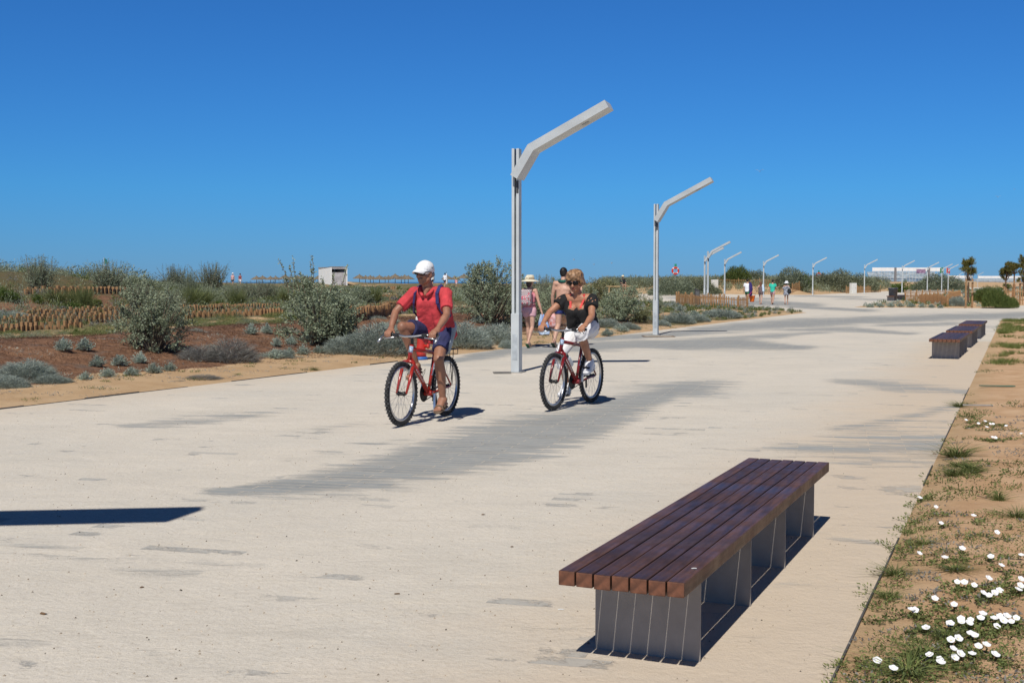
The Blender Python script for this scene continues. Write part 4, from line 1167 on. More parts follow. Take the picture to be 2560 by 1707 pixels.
def hand_hang(B, wrist, d, inward, fwd, s=1.0, curl=0.4):
    d = Vector(d).normalized(); f = Vector(fwd) - d * Vector(fwd).dot(d); f.normalize(); n_ = Vector(inward) - d * Vector(inward).dot(d); n_.normalize()
    k = wrist + d * 0.085 * s
    B.rc(wrist, 0.024 * s, k, 0.021 * s, side=f, ratio=1.6)
    for i, (o_, L) in enumerate(((0.03, 0.9), (0.01, 1.0), (-0.01, 0.95), (-0.03, 0.75))):
        a = k + f * o_ * s
        p1 = a + (d * 0.034 + n_ * 0.008 * curl * 2) * L * s
        p2 = p1 + (d * 0.024 + n_ * 0.02 * curl * 2) * L * s
        p3 = p2 + (d * 0.010 + n_ * 0.022 * curl * 2) * L * s
        finger(B, [a, p1, p2, p3], 0.0095 * s, 0.0075 * s)
    t = wrist + d * 0.03 * s + f * 0.026 * s
    finger(B, [t, t + (d * 0.028 + f * 0.022 + n_ * 0.008) * s, t + (d * 0.055 + f * 0.022 + n_ * 0.02) * s], 0.0115 * s, 0.0085 * s)

def foot_shape(B, ankle, toe_dir, s=1.0, toes=True, pitch=0.0):
    t = Vector(toe_dir).normalized(); side = V3(0, 0, 1).cross(t).normalized(); dn = t.cross(side)  # downwards when toes point ahead
    dn = -dn if dn.z > 0 else dn
    heel = ankle + dn * 0.055 * s - t * 0.035 * s
    ball = ankle + dn * 0.075 * s + t * 0.12 * s
    B.rc(ankle, 0.037 * s, heel, 0.033 * s); B.rc(ankle + t * 0.01, 0.038 * s, ball, 0.026 * s, side=side, ratio=1.35)
    B.rc(heel, 0.03 * s, ball, 0.025 * s, side=side, ratio=1.3)
    if toes:
        for i, (o_, L, r_) in enumerate(((-0.03, 0.052, 0.013), (-0.012, 0.05, 0.010), (0.004, 0.045, 0.0095), (0.018, 0.038, 0.009), (0.031, 0.03, 0.0085))):
            a = ball + side * o_ * s + t * 0.005
            B.rc(a, r_ * s * 1.1, a + t * L * s + dn * 0.008 * s, r_ * s, seg=8)
    else:
        B.rc(ball, 0.026 * s, ball + t * 0.045 * s, 0.02 * s, side=side, ratio=1.6)
    return heel, ball, t, side, dn
def limbs(B, J, s=1.0, bulk=1.0, fem=False):
    sd = (J['shL'] - J['shR']).normalized()
    k = s * bulk
    B.rc(J['pelvis'], 0.105 * k, J['belly'], (0.088 if fem else 0.105) * k, side=sd, ratio=1.42)
    B.rc(J['belly'], (0.088 if fem else 0.105) * k, J['chest'], 0.105 * k, side=sd, ratio=1.42)
    B.rc(J['chest'], 0.105 * k, J['chest'].lerp(J['neck'], 0.75), 0.062 * k, side=sd, ratio=1.7)
    B.rc(J['shL'], 0.056 * k, J['chest'].lerp(J['neck'], 0.55), 0.075 * k); B.rc(J['shR'], 0.056 * k, J['chest'].lerp(J['neck'], 0.55), 0.075 * k)
    B.rc(J['neck'] - (J['head'] - J['neck']) * 0.25, 0.064 * s * (0.85 if fem else 1), J['head'] - (J['head'] - J['neck']) * 0.35, 0.054 * s * (0.85 if fem else 1))
    for q in 'LR':
        B.rc(J['sh' + q], 0.052 * k, J['el' + q], 0.039 * k); B.rc(J['sh' + q].lerp(J['el' + q], 0.25), 0.05 * k, J['sh' + q].lerp(J['el' + q], 0.7), 0.045 * k)
        mid = J['el' + q].lerp(J['wr' + q], 0.3)
        B.rc(J['el' + q], 0.038 * k, mid, 0.042 * k); B.rc(mid, 0.042 * k, J['wr' + q], 0.026 * k)
        B.rc(J['hip' + q], 0.090 * k, J['kn' + q], 0.056 * k)
        B.ell(J['kn' + q], (0.057 * k, 0.055 * k, 0.06 * k))
        d = (J['an' + q] - J['kn' + q]); side = V3(0, 1, 0)
        f = side.cross(d).normalized(); f = f if f.x < 0 else -f
        calf = J['kn' + q] + d * 0.33 + f * 0.018 * s
        B.rc(J['kn' + q], 0.052 * k, calf, 0.056 * k); B.rc(calf, 0.056 * k, J['an' + q], 0.034 * k)
def sunglasses(parent, p, ax, s=1.0, big=False):
    f, l_, u = ax
    G = MB(); w = 0.036 if big else 0.034; h = 0.027 if big else 0.022
    for q in (1, -1):
        pr = []
        for i in range(20):
            a = 2 * math.pi * i / 20
            pr.append((w * math.copysign(abs(math.cos(a)) ** 0.75, math.cos(a)), h * math.copysign(abs(math.sin(a)) ** 0.8, math.sin(a))))
        n_ = len(pr); V = []; Fs = []
        for dep, sc_ in ((0.0, 0.92), (0.006, 1.0), (0.009, 0.9)):
            for (x, z) in pr: V.append(p(0.098 + dep - abs(x * sc_ + q * 0 + 0) * 0.0 - (0.018 * ((x * q + 0.036) / 0.072)), q * 0.037 + x * sc_, 0.016 + z * sc_))
        for r_ in range(2):
            for i in range(n_):
                j = (i + 1) % n_
                Fs.append((r_ * n_ + i, r_ * n_ + j, (r_ + 1) * n_ + j, (r_ + 1) * n_ + i))
        Fs.append(tuple(range(n_))[::-1]); Fs.append(tuple(2 * n_ + i for i in range(n_)))
        G.add(V, Fs)
        G.tube([p(0.088, q * 0.07, 0.022), p(0.04, q * 0.084, 0.02), p(-0.01, q * 0.084, 0.012)], 0.0032 * s, 6)
    G.tube([p(0.108, 0.012, 0.022), p(0.110, 0, 0.024), p(0.108, -0.012, 0.022)], 0.003 * s, 6)
    G.build('sunglasses', mat('dark_lens', (0.006, 0.006, 0.007), 0.22, 0.1, spec=0.35), parent, True)

# --- the man on the bicycle -------------------------------------------------
man = empty('person', m_loc, m_rz, 'man in white cap and red polo shirt riding the red bicycle', 'man')
bL, bR = V3(0.375, 0.262, 0.931), V3(0.375, -0.262, 0.931)
J = dict(pelvis=V3(-0.235, 0, 0.985), belly=V3(-0.165, 0, 1.13), chest=V3(-0.08, 0.0, 1.275), neck=V3(-0.01, 0, 1.395), head=V3(0.055, -0.01, 1.565),
         shL=V3(-0.055, 0.185, 1.355), shR=V3(-0.03, -0.185, 1.355), elL=V3(0.13, 0.285, 1.135), elR=V3(0.15, -0.31, 1.165),
         wrL=bL + V3(-0.055, 0.012, 0.062), wrR=bR + V3(-0.055, -0.012, 0.062),
         hipL=V3(-0.20, 0.095, 0.955), hipR=V3(-0.20, -0.095, 0.955), knL=V3(0.085, 0.165, 0.665), knR=V3(0.20, -0.205, 1.0),
         anL=V3(-0.045, 0.150, 0.225), anR=V3(-0.015, -0.15, 0.585))
B = MB(); limbs(B, J)
p, ax = build_head(B, J['head'], V3(0.96, -0.16, -0.06), 1.02)
hand_grip(B, J['wrL'], bL, 1); hand_grip(B, J['wrR'], bR, -1)
hl, bl_, tl, sl, dl_ = foot_shape(B, J['anL'], V3(1, 0.06, -0.14))
hr_, br_, tr_, sr_, dr_ = foot_shape(B, J['anR'], V3(1, -0.05, -0.22))
B.remesh('body', tan_m, man, 0.0062, 3)
# moustache shade and lips are real colour patches of their own
S = MB()
S.rc(p(0.088, 0.026, -0.043), 0.007, p(0.099, 0.0, -0.038), 0.009).rc(p(0.088, -0.026, -0.043), 0.007, p(0.099, 0.0, -0.038), 0.009)
S.build('moustache', mat('grey_moustache', (0.10, 0.075, 0.065), 0.9, 0.3), man, True)
S = MB()
for q in (1, -1): S.ell(p(-0.055, q * 0.062, -0.01), (0.035, 0.014, 0.03), ax)
S.ell(p(-0.085, 0, -0.02), (0.02, 0.05, 0.035), ax)
S.build('hair', mat('grey_hair', (0.30, 0.28, 0.27), 0.9, 0.3, 60), man, True)
# polo shirt
red_s = mat('polo_red', (0.56, 0.048, 0.060), 0.85, 0.14, 12, bump=0.35, bscale=22)
S = MB(); sd = V3(0, 1, 0)
S.rc(V3(-0.262, 0, 0.868), 0.156, V3(-0.15, 0, 1.12), 0.150, flat0=True, side=sd, ratio=1.30)
S.rc(V3(-0.15, 0, 1.12), 0.150, J['chest'], 0.136, side=sd, ratio=1.36); S.rc(J['chest'], 0.136, J['chest'].lerp(J['neck'], 0.6), 0.088, side=sd, ratio=1.75)
S.rc(J['shL'], 0.075, J['chest'].lerp(J['neck'], 0.55), 0.095); S.rc(J['shR'], 0.075, J['chest'].lerp(J['neck'], 0.55), 0.095)
for q in 'LR': S.rc(J['sh' + q], 0.070, J['sh' + q].lerp(J['el' + q], 0.74), 0.068, flat1=True)
for q in (1, -1):   # loose cloth falling from chest to hem
    S.rc(V3(0.02, q * 0.08, 1.26), 0.05, V3(-0.085, q * 0.10, 0.98), 0.055)
    S.rc(V3(-0.13, q * 0.15, 1.22), 0.05, V3(-0.265, q * 0.16, 0.885), 0.058, flat1=True)
shirt = S.remesh('shirt', red_s, man, 0.0075, 3, noise=0.013, nscale=11)
C = MB()
for q in (1, -1):
    pts = [J['neck'] + V3(-0.085, 0, 0.02), J['neck'] + V3(-0.03, q * 0.075, 0.022), J['neck'] + V3(0.055, q * 0.070, -0.015), J['neck'] + V3(0.088, q * 0.030, -0.055)]
    for a_, b_ in zip(pts[:-1], pts[1:]): C.rc(a_, 0.017, b_, 0.018)
C.remesh('collar', red_s, shirt, 0.006, 2)
S = MB()   # open neck shows as skin
S.rc(J['neck'] + V3(0.045, 0, 0.0), 0.043, J['neck'] + V3(0.066, 0, -0.045), 0.020)
S.build('throat', tan_m, man, True)
# shorts
navy = mat('shorts_navy', (0.022, 0.026, 0.095), 0.85, 0.2, 10, bump=0.15)
S = MB(); S.rc(V3(-0.255, 0, 0.93), 0.125, V3(-0.225, 0, 1.02), 0.125, side=sd, ratio=1.35)
for q in 'LR':
    S.rc(J['hip' + q], 0.108, J['hip' + q].lerp(J['kn' + q], 0.70), 0.092, flat1=True)
sh = S.remesh('shorts', navy, man, 0.0075, 3, noise=0.013, nscale=11)
S = MB(); d_ = (J['knL'] - J['hipL'])
S.rc(J['hipL'] + V3(-0.055, 0.030, 0.03), 0.088, J['hipL'] + d_ * 0.66 + V3(-0.030, 0.018, -0.02), 0.076, flat1=True)
S.build('side_stripe', mat('shorts_pale_panel', (0.42, 0.47, 0.50), 0.85), sh, True)
# cap
cap_m = mat('cap_white', (0.80, 0.81, 0.83), 0.75, 0.05, 20, bump=0.15)
S = MB(); f_, l__, u_ = ax
S.ell(p(-0.012, 0, 0.055), (0.112, 0.091, 0.088), ax)
S.rc(p(-0.055, 0, 0.035), 0.075, p(0.02, 0, 0.048), 0.083, side=l__, ratio=1.02)
cap = S.remesh('cap', cap_m, man, 0.006, 4, noise=0.003, nscale=22)
V = []; Fs = []
nb = 14
for r_, (fa, drop) in enumerate(((0.070, 0.004), (0.112, -0.002), (0.152, -0.012), (0.186, -0.028))):
    for i in range(nb + 1):
        t = -1 + 2 * i / nb
        wd = 0.080 - 0.006 * r_
        V.append(p(fa - 0.075 * abs(t) ** 2.2 + (0.0 if r_ else -0.0), t * wd, 0.056 + drop - 0.026 * t * t))
for r_ in range(3):
    for i in range(nb):
        a_ = r_ * (nb + 1) + i
        Fs.append((a_, a_ + 1, a_ + nb + 2, a_ + nb + 1))
o = MB().add(V, Fs).build('visor', cap_m, cap, True); md = o.modifiers.new('s', 'SOLIDIFY'); md.thickness = 0.006
o = MB().tube([p(0.015, 0.0935, 0.066), p(-0.012, 0.0948, 0.060), p(-0.03, 0.0925, 0.070)], [0.002, 0.0035, 0.001], 6).build('emblem', black_m, cap)
sunglasses(man, p, ax)
# sandals
sand_m = mat('sandal_leather', (0.17, 0.115, 0.075), 0.8, 0.2, 20, bump=0.2)
for (an, hl_, ba_, t_, s_, d__) in ((J['anL'], hl, bl_, tl, sl, dl_), (J['anR'], hr_, br_, tr_, sr_, dr_)):
    S = MB()
    S.rc(hl_ + d__ * 0.035 - t_ * 0.01, 0.016, ba_ + d__ * 0.030 + t_ * 0.055, 0.016, side=s_, ratio=2.7)
    for c_, w_ in ((ba_ + t_ * 0.0, 0.046), (ba_ - t_ * 0.055 - d__ * 0.012, 0.046), (an + d__ * 0.0 + t_ * 0.0, 0.045)):
        pts = [c_ + s_ * w_ * math.cos(a_) - d__ * w_ * 0.75 * math.sin(a_) for a_ in np.linspace(-0.35, math.pi + 0.35, 12)]
        S.tube(pts, 0.009, 6)
    S.tube([hl_ + s_ * 0.036, hl_ - t_ * 0.036, hl_ - s_ * 0.036], 0.010, 6)
    S.build('sandal', sand_m, man, True)
# rucksack worn by the man
bk_m = mat('rucksack_navy', (0.014, 0.018, 0.062), 0.85, 0.2, 12, bump=0.15)
rk = empty('backpack', m_loc, m_rz, 'dark navy rucksack on the back of the man cyclist', 'backpack')
S = MB(); S.ell(V3(-0.265, 0, 1.22), (0.095, 0.15, 0.19), (V3(0.93, 0, -0.36), V3(0, 1, 0), V3(0.36, 0, 0.93))); S.rc(V3(-0.30, 0.0, 1.11), 0.085, V3(-0.26, 0, 1.2), 0.08, side=sd, ratio=1.5)
S.remesh('bag', bk_m, rk, 0.01, 3, noise=0.006)
for q in (1, -1):
    pts = [V3(-0.18, q * 0.12, 1.36), V3(-0.085, q * 0.125, 1.442), V3(-0.02, q * 0.128, 1.430), V3(0.052, q * 0.130, 1.36), V3(0.062, q * 0.140, 1.26), V3(0.0, q * 0.170, 1.16), V3(-0.12, q * 0.20, 1.12), V3(-0.24, q * 0.16, 1.12)]
    S = MB()
    for a_, b_ in zip(pts[:-1], pts[1:]): S.bar(a_, b_ + (b_ - a_) * 0.12, 0.034, 0.012, up=(a_ - V3(-0.12, 0, 1.22)), bev=0.003)
    S.build('strap', mat('strap_navy', (0.03, 0.028, 0.13), 0.8), rk)

# --- the woman on the bicycle ------------------------------------------------
wom = empty('person', w_loc, w_rz, 'woman in black top and white trousers riding the dark red bicycle', 'woman')
J = dict(pelvis=V3(-0.24, 0, 0.955), belly=V3(-0.19, 0, 1.07), chest=V3(-0.10, 0.0, 1.205), neck=V3(-0.035, 0, 1.325), head=V3(0.02, -0.01, 1.475),
         shL=V3(-0.075, 0.165, 1.285), shR=V3(-0.05, -0.165, 1.285), elL=V3(0.11, 0.25, 1.075), elR=V3(0.14, -0.285, 1.12),
         wrL=bL + V3(-0.055, 0.01, 0.058), wrR=bR + V3(-0.055, -0.022, 0.062),
         hipL=V3(-0.20, 0.09, 0.94), hipR=V3(-0.20, -0.09, 0.94), knL=V3(0.165, 0.125, 0.865), knR=V3(0.11, -0.15, 0.635),
         anL=V3(-0.085, 0.145, 0.515), anR=V3(-0.03, -0.145, 0.225))
B = MB(); limbs(B, J, 0.95, 1.02, True)
B.ell(J['chest'] + V3(0.075, 0.07, -0.05), (0.06, 0.065, 0.06)); B.ell(J['chest'] + V3(0.075, -0.07, -0.05), (0.06, 0.065, 0.06))
p, ax = build_head(B, J['head'], V3(0.97, 0.10, -0.27), 0.96, fem=True)
hand_grip(B, J['wrL'], bL, 1, 0.92); hand_grip(B, J['wrR'], bR, -1, 0.92)
fl_ = foot_shape(B, J['anL'], V3(1, 0.05, -0.25), 0.92, False); fr_ = foot_shape(B, J['anR'], V3(1, -0.05, -0.12), 0.92, False)
B.remesh('body', tan2_m, wom, 0.0062, 3)
MB().ell(p(0.090, 0, -0.0575), (0.009, 0.022, 0.009), ax).build('lips', mat('lips_red', (0.36, 0.06, 0.05), 0.5), wom, True)
# hair: swept short layers
hair_m = mat('hair_blond', (0.33, 0.185, 0.095), 0.5, 0.4, 28, bump=0.25, bscale=70)
S = MB()
S.ell(p(-0.022, 0, 0.070), (0.118, 0.104, 0.088), ax); S.ell(p(-0.06, 0, 0.005), (0.082, 0.100, 0.09), ax)
for q in (1, -1):
    for k in range(4): S.rc(p(0.045 - k * 0.03, q * 0.055, 0.12), 0.03, p(0.030 - k * 0.03, q * (0.094 + 0.006 * (k % 2)), -0.002 - 0.01 * k), 0.020)
for t in np.linspace(-0.07, 0.075, 9): S.rc(p(0.02, t * 0.8 + 0.02, 0.132), 0.026, p(0.086 - abs(t) * 0.25, t * 1.02 - 0.012, 0.062 + 0.012 * math.sin(t * 60)), 0.014)
S.remesh('hair', hair_m, wom, 0.006, 5, noise=0.003, nscale=22)
sunglasses(wom, p, ax, 1.0, True)
# black top
blk = mat('top_black', (0.008, 0.008, 0.009), 0.85, 0.2, 10, bump=0.2)
S = MB()
S.rc(V3(-0.25, 0, 0.90), 0.150, V3(-0.18, 0, 1.06), 0.130, flat0=True, side=sd, ratio=1.28)
S.rc(V3(-0.18, 0, 1.06), 0.130, J['chest'] + V3(-0.012, 0, -0.075), 0.128, side=sd, ratio=1.36, flat1=True)
S.rc(J['chest'] + V3(-0.045, 0, -0.08), 0.115, J['chest'] + V3(-0.055, 0, 0.0), 0.095, side=sd, ratio=1.55, flat1=True)
S.ell(J['chest'] + V3(0.060, 0, -0.085), (0.066, 0.125, 0.062))
for q in (1, -1):
    S.ell(J['chest'] + V3(0.058, q * 0.066, -0.10), (0.076, 0.078, 0.066))
    S.rc(J['chest'] + V3(0.072, q * 0.118, -0.07), 0.058, J['sh' + ('L' if q > 0 else 'R')] + V3(0.035, q * 0.02, -0.01), 0.05)
    S.rc(V3(0.0, q * 0.075, 1.11), 0.055, V3(-0.08, q * 0.10, 0.93), 0.055)
for q, sg in (('L', 1), ('R', -1)):
    S.rc(J['sh' + q].lerp(J['el' + q], 0.06) + V3(0, sg * 0.006, 0), 0.066, J['sh' + q].lerp(J['el' + q], 0.52), 0.078, flat1=True)
    S.rc(J['sh' + q].lerp(J['el' + q], 0.16), 0.055, J['chest'] + V3(0, sg * 0.105, -0.02), 0.065)
top = S.remesh('top', blk, wom, 0.0075, 3, noise=0.018, nscale=9)
S = MB()
for q, sg in (('L', 1), ('R', -1)):     # cut-outs in the sleeves showing skin
    a_, b_ = J['sh' + q], J['el' + q]; d_ = (b_ - a_).normalized()
    for i, (t, ang) in enumerate(((0.24, 0.2), (0.32, -0.45), (0.32, 0.65), (0.41, 0.0))):
        nrm = (V3(0.75, 0.45 * sg, 0.45) - d_ * V3(0.75, 0.45 * sg, 0.45).dot(d_)).normalized()
        w_ = d_.cross(nrm)
        dirn = (nrm * math.cos(ang) + w_ * math.sin(ang))
        c_ = a_.lerp(b_, t) + dirn * (0.0725 + 0.02 * (t - 0.24))
        S.ell(c_, (0.005, 0.017, 0.007), (dirn, (d_ + w_ * 0.7).normalized(), dirn.cross((d_ + w_ * 0.7).normalized())), 10, 6)
S.build('sleeve_cutout', tan2_m, top, True)
coral = mat('strap_coral', (0.72, 0.07, 0.06), 0.7)
for q in (1, -1):
    S = MB()
    pts = [J['neck'] + V3(-0.05, q * 0.07, 0.0), J['neck'] + V3(0.012, q * 0.088, 0.004), J['chest'] + V3(0.088, q * 0.086, 0.055), J['chest'] + V3(0.125, q * 0.066, -0.03)]
    for a_, b_ in zip(pts[:-1], pts[1:]): S.bar(a_, b_ + (b_ - a_) * 0.1, 0.028, 0.012, up=(0.8, 0, 0.6), bev=0.004)
    S.build('bikini_strap', coral, wom)
MB().rc(V3(-0.335, 0.06, 0.86), 0.035, V3(-0.30, 0.09, 0.95), 0.05, side=sd, ratio=1.6).build('shirt_tail', mat('shirt_tail_red', (0.30, 0.012, 0.03), 0.85), wom, True)
wht_m = mat('trousers_white', (0.78, 0.78, 0.80), 0.8, 0.05, 10, bump=0.15)
S = MB(); S.rc(V3(-0.26, 0, 0.90), 0.125, V3(-0.22, 0, 0.99), 0.12, side=sd, ratio=1.4)
for q in 'LR':
    S.rc(J['hip' + q], 0.110, J['kn' + q], 0.074)
    S.rc(J['kn' + q], 0.074, J['kn' + q].lerp(J['an' + q], 0.14 if q == 'L' else 0.42), 0.079, flat1=True)
S.remesh('trousers', wht_m, wom, 0.0075, 2, noise=0.014, nscale=12)
shoe_m = mat('trainer_white', (0.74, 0.75, 0.78), 0.6, 0.06)
for (hl_, ba_, t_, s_, d__), an in ((fl_, J['anL']), (fr_, J['anR'])):
    S = MB()
    S.rc(an + V3(0, 0, 0.05), 0.044, an, 0.044, flat0=True); S.rc(an, 0.046, hl_, 0.042); S.rc(an + t_ * 0.02, 0.046, ba_, 0.036, side=s_, ratio=1.25); S.rc(ba_, 0.036, ba_ + t_ * 0.055, 0.026, side=s_, ratio=1.55); S.rc(hl_, 0.040, ba_, 0.034, side=s_, ratio=1.2)
    shoe = S.remesh('shoe', shoe_m, wom, 0.007, 3)
    MB().rc(hl_ + d__ * 0.036 - t_ * 0.012, 0.012, ba_ + d__ * 0.026 + t_ * 0.055, 0.012, side=s_, ratio=3.4).build('sole', mat('trainer_sole', (0.55, 0.56, 0.58), 0.8), shoe, True)

# --- people on foot ----------------------------------------------------------
def walker(loc, heading, h, label, cat, skin_m, phase=1.0, fem=False, armL=(0.02, 0.16, -1), armR=(-0.02, -0.16, -1), elbL=None, elbR=None, voxel=0.012, stride=0.26, name='person', bulk=1.0, head_turn=0.0, lean=0.02, vis=True):
    """a walking figure, local x ahead; returns root, joints, head point function"""
    s = h / 1.75
    r = empty(name, loc, heading, label, cat)
    J = dict(pelvis=V3(0, 0, 0.96), belly=V3(lean * 0.4, 0, 1.09), chest=V3(lean, 0, 1.27), neck=V3(lean * 1.3, 0, 1.455), head=V3(lean * 2 + 0.02, 0, 1.625),
             shL=V3(lean, 0.185, 1.405), shR=V3(lean, -0.185, 1.405), hipL=V3(0, 0.09, 0.92), hipR=V3(0, -0.09, 0.92))
    if fem:
        J['shL'].y, J['shR'].y = 0.165, -0.165
    st = stride * phase
    J['knL'] = V3(st * 0.62 + 0.03, 0.095, 0.505); J['knR'] = V3(-st * 0.35 + 0.05, -0.095, 0.50)
    J['anL'] = V3(st * 0.85, 0.095, 0.085); J['anR'] = V3(-st * 1.25, -0.095, 0.14)
    if phase < 0:
        J['knR'] = V3(-st * 0.62 + 0.03, -0.095, 0.505); J['knL'] = V3(st * 0.35 + 0.05, 0.095, 0.50)
        J['anR'] = V3(-st * 0.85, -0.095, 0.085); J['anL'] = V3(st * 1.25, 0.095, 0.14)
    for q, a, e in (('L', armL, elbL), ('R', armR, elbR)):
        a = Vector(a).normalized()
        J['el' + q] = J['sh' + q] + a * 0.29
        e = Vector(e).normalized() if e else (a + V3(0.15, 0, 0)).normalized()
        J['wr' + q] = J['el' + q] + e * 0.25
        J['d' + q] = e
    for k in J: J[k] = J[k] * s
    B = MB(); limbs(B, J, s, bulk * (0.9 if fem else 1.0), fem)
    hf = V3(math.cos(head_turn), math.sin(head_turn), -0.05)
    p, ax = build_head(B, J['head'], hf, s, fem=fem)
    for q, sg in (('L', 1), ('R', -1)):
        hand_hang(B, J['wr' + q], J['d' + q], (0, -sg, 0), (1, 0, 0), s)
        back = (phase > 0) == (q == 'R')
        foot_shape(B, J['an' + q], V3(1, 0, -0.75 if back else 0.05), s, False)
    B.remesh('body', skin_m, r, voxel, 2)
    return r, J, p, ax, s
def w_shirt(r, J, s, m, sleeve=0.55, hem=0.90, voxel=0.013, fem=False, name='shirt', low=1.0, bulk=1.0):
    S = MB(); sd = V3(0, 1, 0); k = s * (0.92 if fem else 1) * bulk
    S.rc(V3(J['pelvis'].x, 0, hem * s), 0.132 * k * low, J['belly'], 0.12 * k, flat0=True, side=sd, ratio=1.42)
    S.rc(J['belly'], 0.12 * k, J['chest'], 0.124 * k, side=sd, ratio=1.42); S.rc(J['chest'], 0.124 * k, J['chest'].lerp(J['neck'], 0.62), 0.078 * k, side=sd, ratio=1.8)
    if sleeve > 0:
        for q in 'LR':
            S.rc(J['sh' + q], 0.068 * k, J['chest'].lerp(J['neck'], 0.5), 0.085 * k); S.rc(J['sh' + q], 0.068 * k, J['sh' + q].lerp(J['el' + q], sleeve), 0.072 * k, flat1=True)
    return S.remesh(name, m, r, voxel, 3, noise=0.006, nscale=9)
def w_shorts(r, J, s, m, leg=0.5, voxel=0.013, name='shorts', wide=1.0):
    S = MB()
    S.rc(J['pelvis'] - V3(0, 0, 0.04 * s), 0.118 * s, J['pelvis'] + V3(0, 0, 0.05 * s), 0.112 * s, side=(0, 1, 0), ratio=1.42)
    for q in 'LR': S.rc(J['hip' + q], 0.104 * s, J['hip' + q].lerp(J['kn' + q], leg), 0.092 * s * wide, flat1=True)
    return S.remesh(name, m, r, voxel, 3, noise=0.005, nscale=9)
def w_hair(r, p, ax, s, m, long=0.0, voxel=0.011):
    S = MB(); S.ell(p(-0.022, 0, 0.045), (0.10 * s, 0.085 * s, 0.09 * s), ax); S.ell(p(-0.05, 0, 0.0), (0.062 * s, 0.075 * s, 0.075 * s), ax)
    if long: S.rc(p(-0.065, 0, 0.0), 0.062 * s, p(-0.085, 0, -long), 0.045 * s, side=ax[1], ratio=1.4)
    return S.remesh('hair', m, r, voxel, 2, noise=0.004, nscale=25)
def w_flipflops(r, J, s, m, phase):
    for q in 'LR':
        back = (phase > 0) == (q == 'R')
        t = V3(1, 0, -0.75 if back else 0.05).normalized(); dn = V3(t.z, 0, -t.x)
        a = J['an' + q]
        S = MB(); S.rc(a + dn * 0.098 * s - t * 0.06 * s, 0.010 * s, a + dn * 0.098 * s + t * 0.16 * s, 0.010 * s, side=(0, 1, 0), ratio=4.0)
        S.tube([a + dn * 0.05 * s + t * 0.04 + V3(0, 0.045, 0) * s, a + dn * 0.06 * s + t * 0.11 * s, a + dn * 0.05 * s + t * 0.04 - V3(0, 0.045, 0) * s], 0.006, 5)
        S.build('flip_flop', m, r, True)
dark_hair = mat('hair_dark', (0.012, 0.010, 0.009), 0.5, 0.3, 40); brown_hair = mat('hair_brown', (0.07, 0.04, 0.025), 0.5, 0.3, 40)
AW = math.radians(66)       # the promenade heading, away from the camera

# woman in the straw hat
g = ground(1325, 868.5)
hw, J, p, ax, s = walker((g.x - 0.02, g.y, 0.004), AW, 1.60, 'woman in straw hat, pink shorts and backpack walking away behind the lamp', 'woman', fair_m, phase=1.0, fem=True, armR=(-0.05, -0.30, -1), armL=(0.1, 0.2, -1), stride=0.22)
pinkprint = mat('top_pink_print', (0.62, 0.30, 0.34), 0.8, 0.3, 40, col2=(0.50, 0.10, 0.14))
w_shirt(hw, J, s, pinkprint, 0.0, 0.98, fem=True, name='top')
w_shorts(hw, J, s, mat('shorts_pink', (0.66, 0.38, 0.43), 0.8, 0.08), 0.36)
w_hair(hw, p, ax, s, brown_hair, 0.10)
straw = mat('straw', (0.72, 0.66, 0.50), 0.85, 0.12, 30, bump=0.3)
S = MB(); o_ = p(-0.01, 0, 0.03)
S.lathe([(0.0, 0.125), (0.075, 0.122), (0.092, 0.10), (0.10, 0.02), (0.215, -0.018), (0.222, -0.026), (0.21, -0.03), (0.09, 0.0), (0.0, 0.0)], 28, o_)
hat = S.build('straw_hat', straw, hw, True)
MB().lathe([(0.101, 0.012), (0.105, 0.02), (0.100, 0.07), (0.094, 0.072)], 28, o_).build('hat_band', mat('hat_band', (0.38, 0.30, 0.20), 0.85), hat, True)
S = MB()
for i in range(6):
    a_ = i * math.pi / 3; S.ell(o_ + V3(-0.108, 0.03 + 0.03 * math.cos(a_), 0.04 + 0.03 * math.sin(a_)), (0.014, 0.022, 0.022))
S.build('hat_flower', mat('hat_flower', (0.78, 0.70, 0.52), 0.8), hat, True)
w_flipflops(hw, J, s, mat('flip_flop_green', (0.03, 0.14, 0.06), 0.7), 1.0)
loc = hw.location.copy()
bp_ = empty('backpack', loc, AW, 'pink and white checked backpack on the straw-hat woman', 'backpack')
chk = bpy.data.materials.new('pink_check'); chk.use_nodes = True
n, l = chk.node_tree.nodes, chk.node_tree.links
b = n['Principled BSDF']; b.inputs['Roughness'].default_value = 0.85
tc = n.new('ShaderNodeTexCoord'); ck = n.new('ShaderNodeTexChecker'); ck.inputs['Scale'].default_value = 38
l.new(tc.outputs['Object'], ck.inputs['Vector'])
vn = n.new('ShaderNodeTexVoronoi'); vn.inputs['Scale'].default_value = 16; l.new(tc.outputs['Object'], vn.inputs['Vector'])
c = mixc(n, l, ck.outputs['Fac'], (0.68, 0.60, 0.60), (0.17, 0.10, 0.12))
c = mixc(n, l, remap(n, l, vn.outputs['Distance'], 0.40, 0.3), c, (0.58, 0.07, 0.12))
l.new(c, b.inputs['Base Color'])
S = MB(); S.box(V3(-0.20 * s, 0, 1.235 * s), (0.15, 0.26, 0.36), bev=0.045); S.box(V3(-0.285 * s, 0, 1.17 * s), (0.06, 0.20, 0.18), bev=0.025)
S.build('bag', chk, bp_, True)
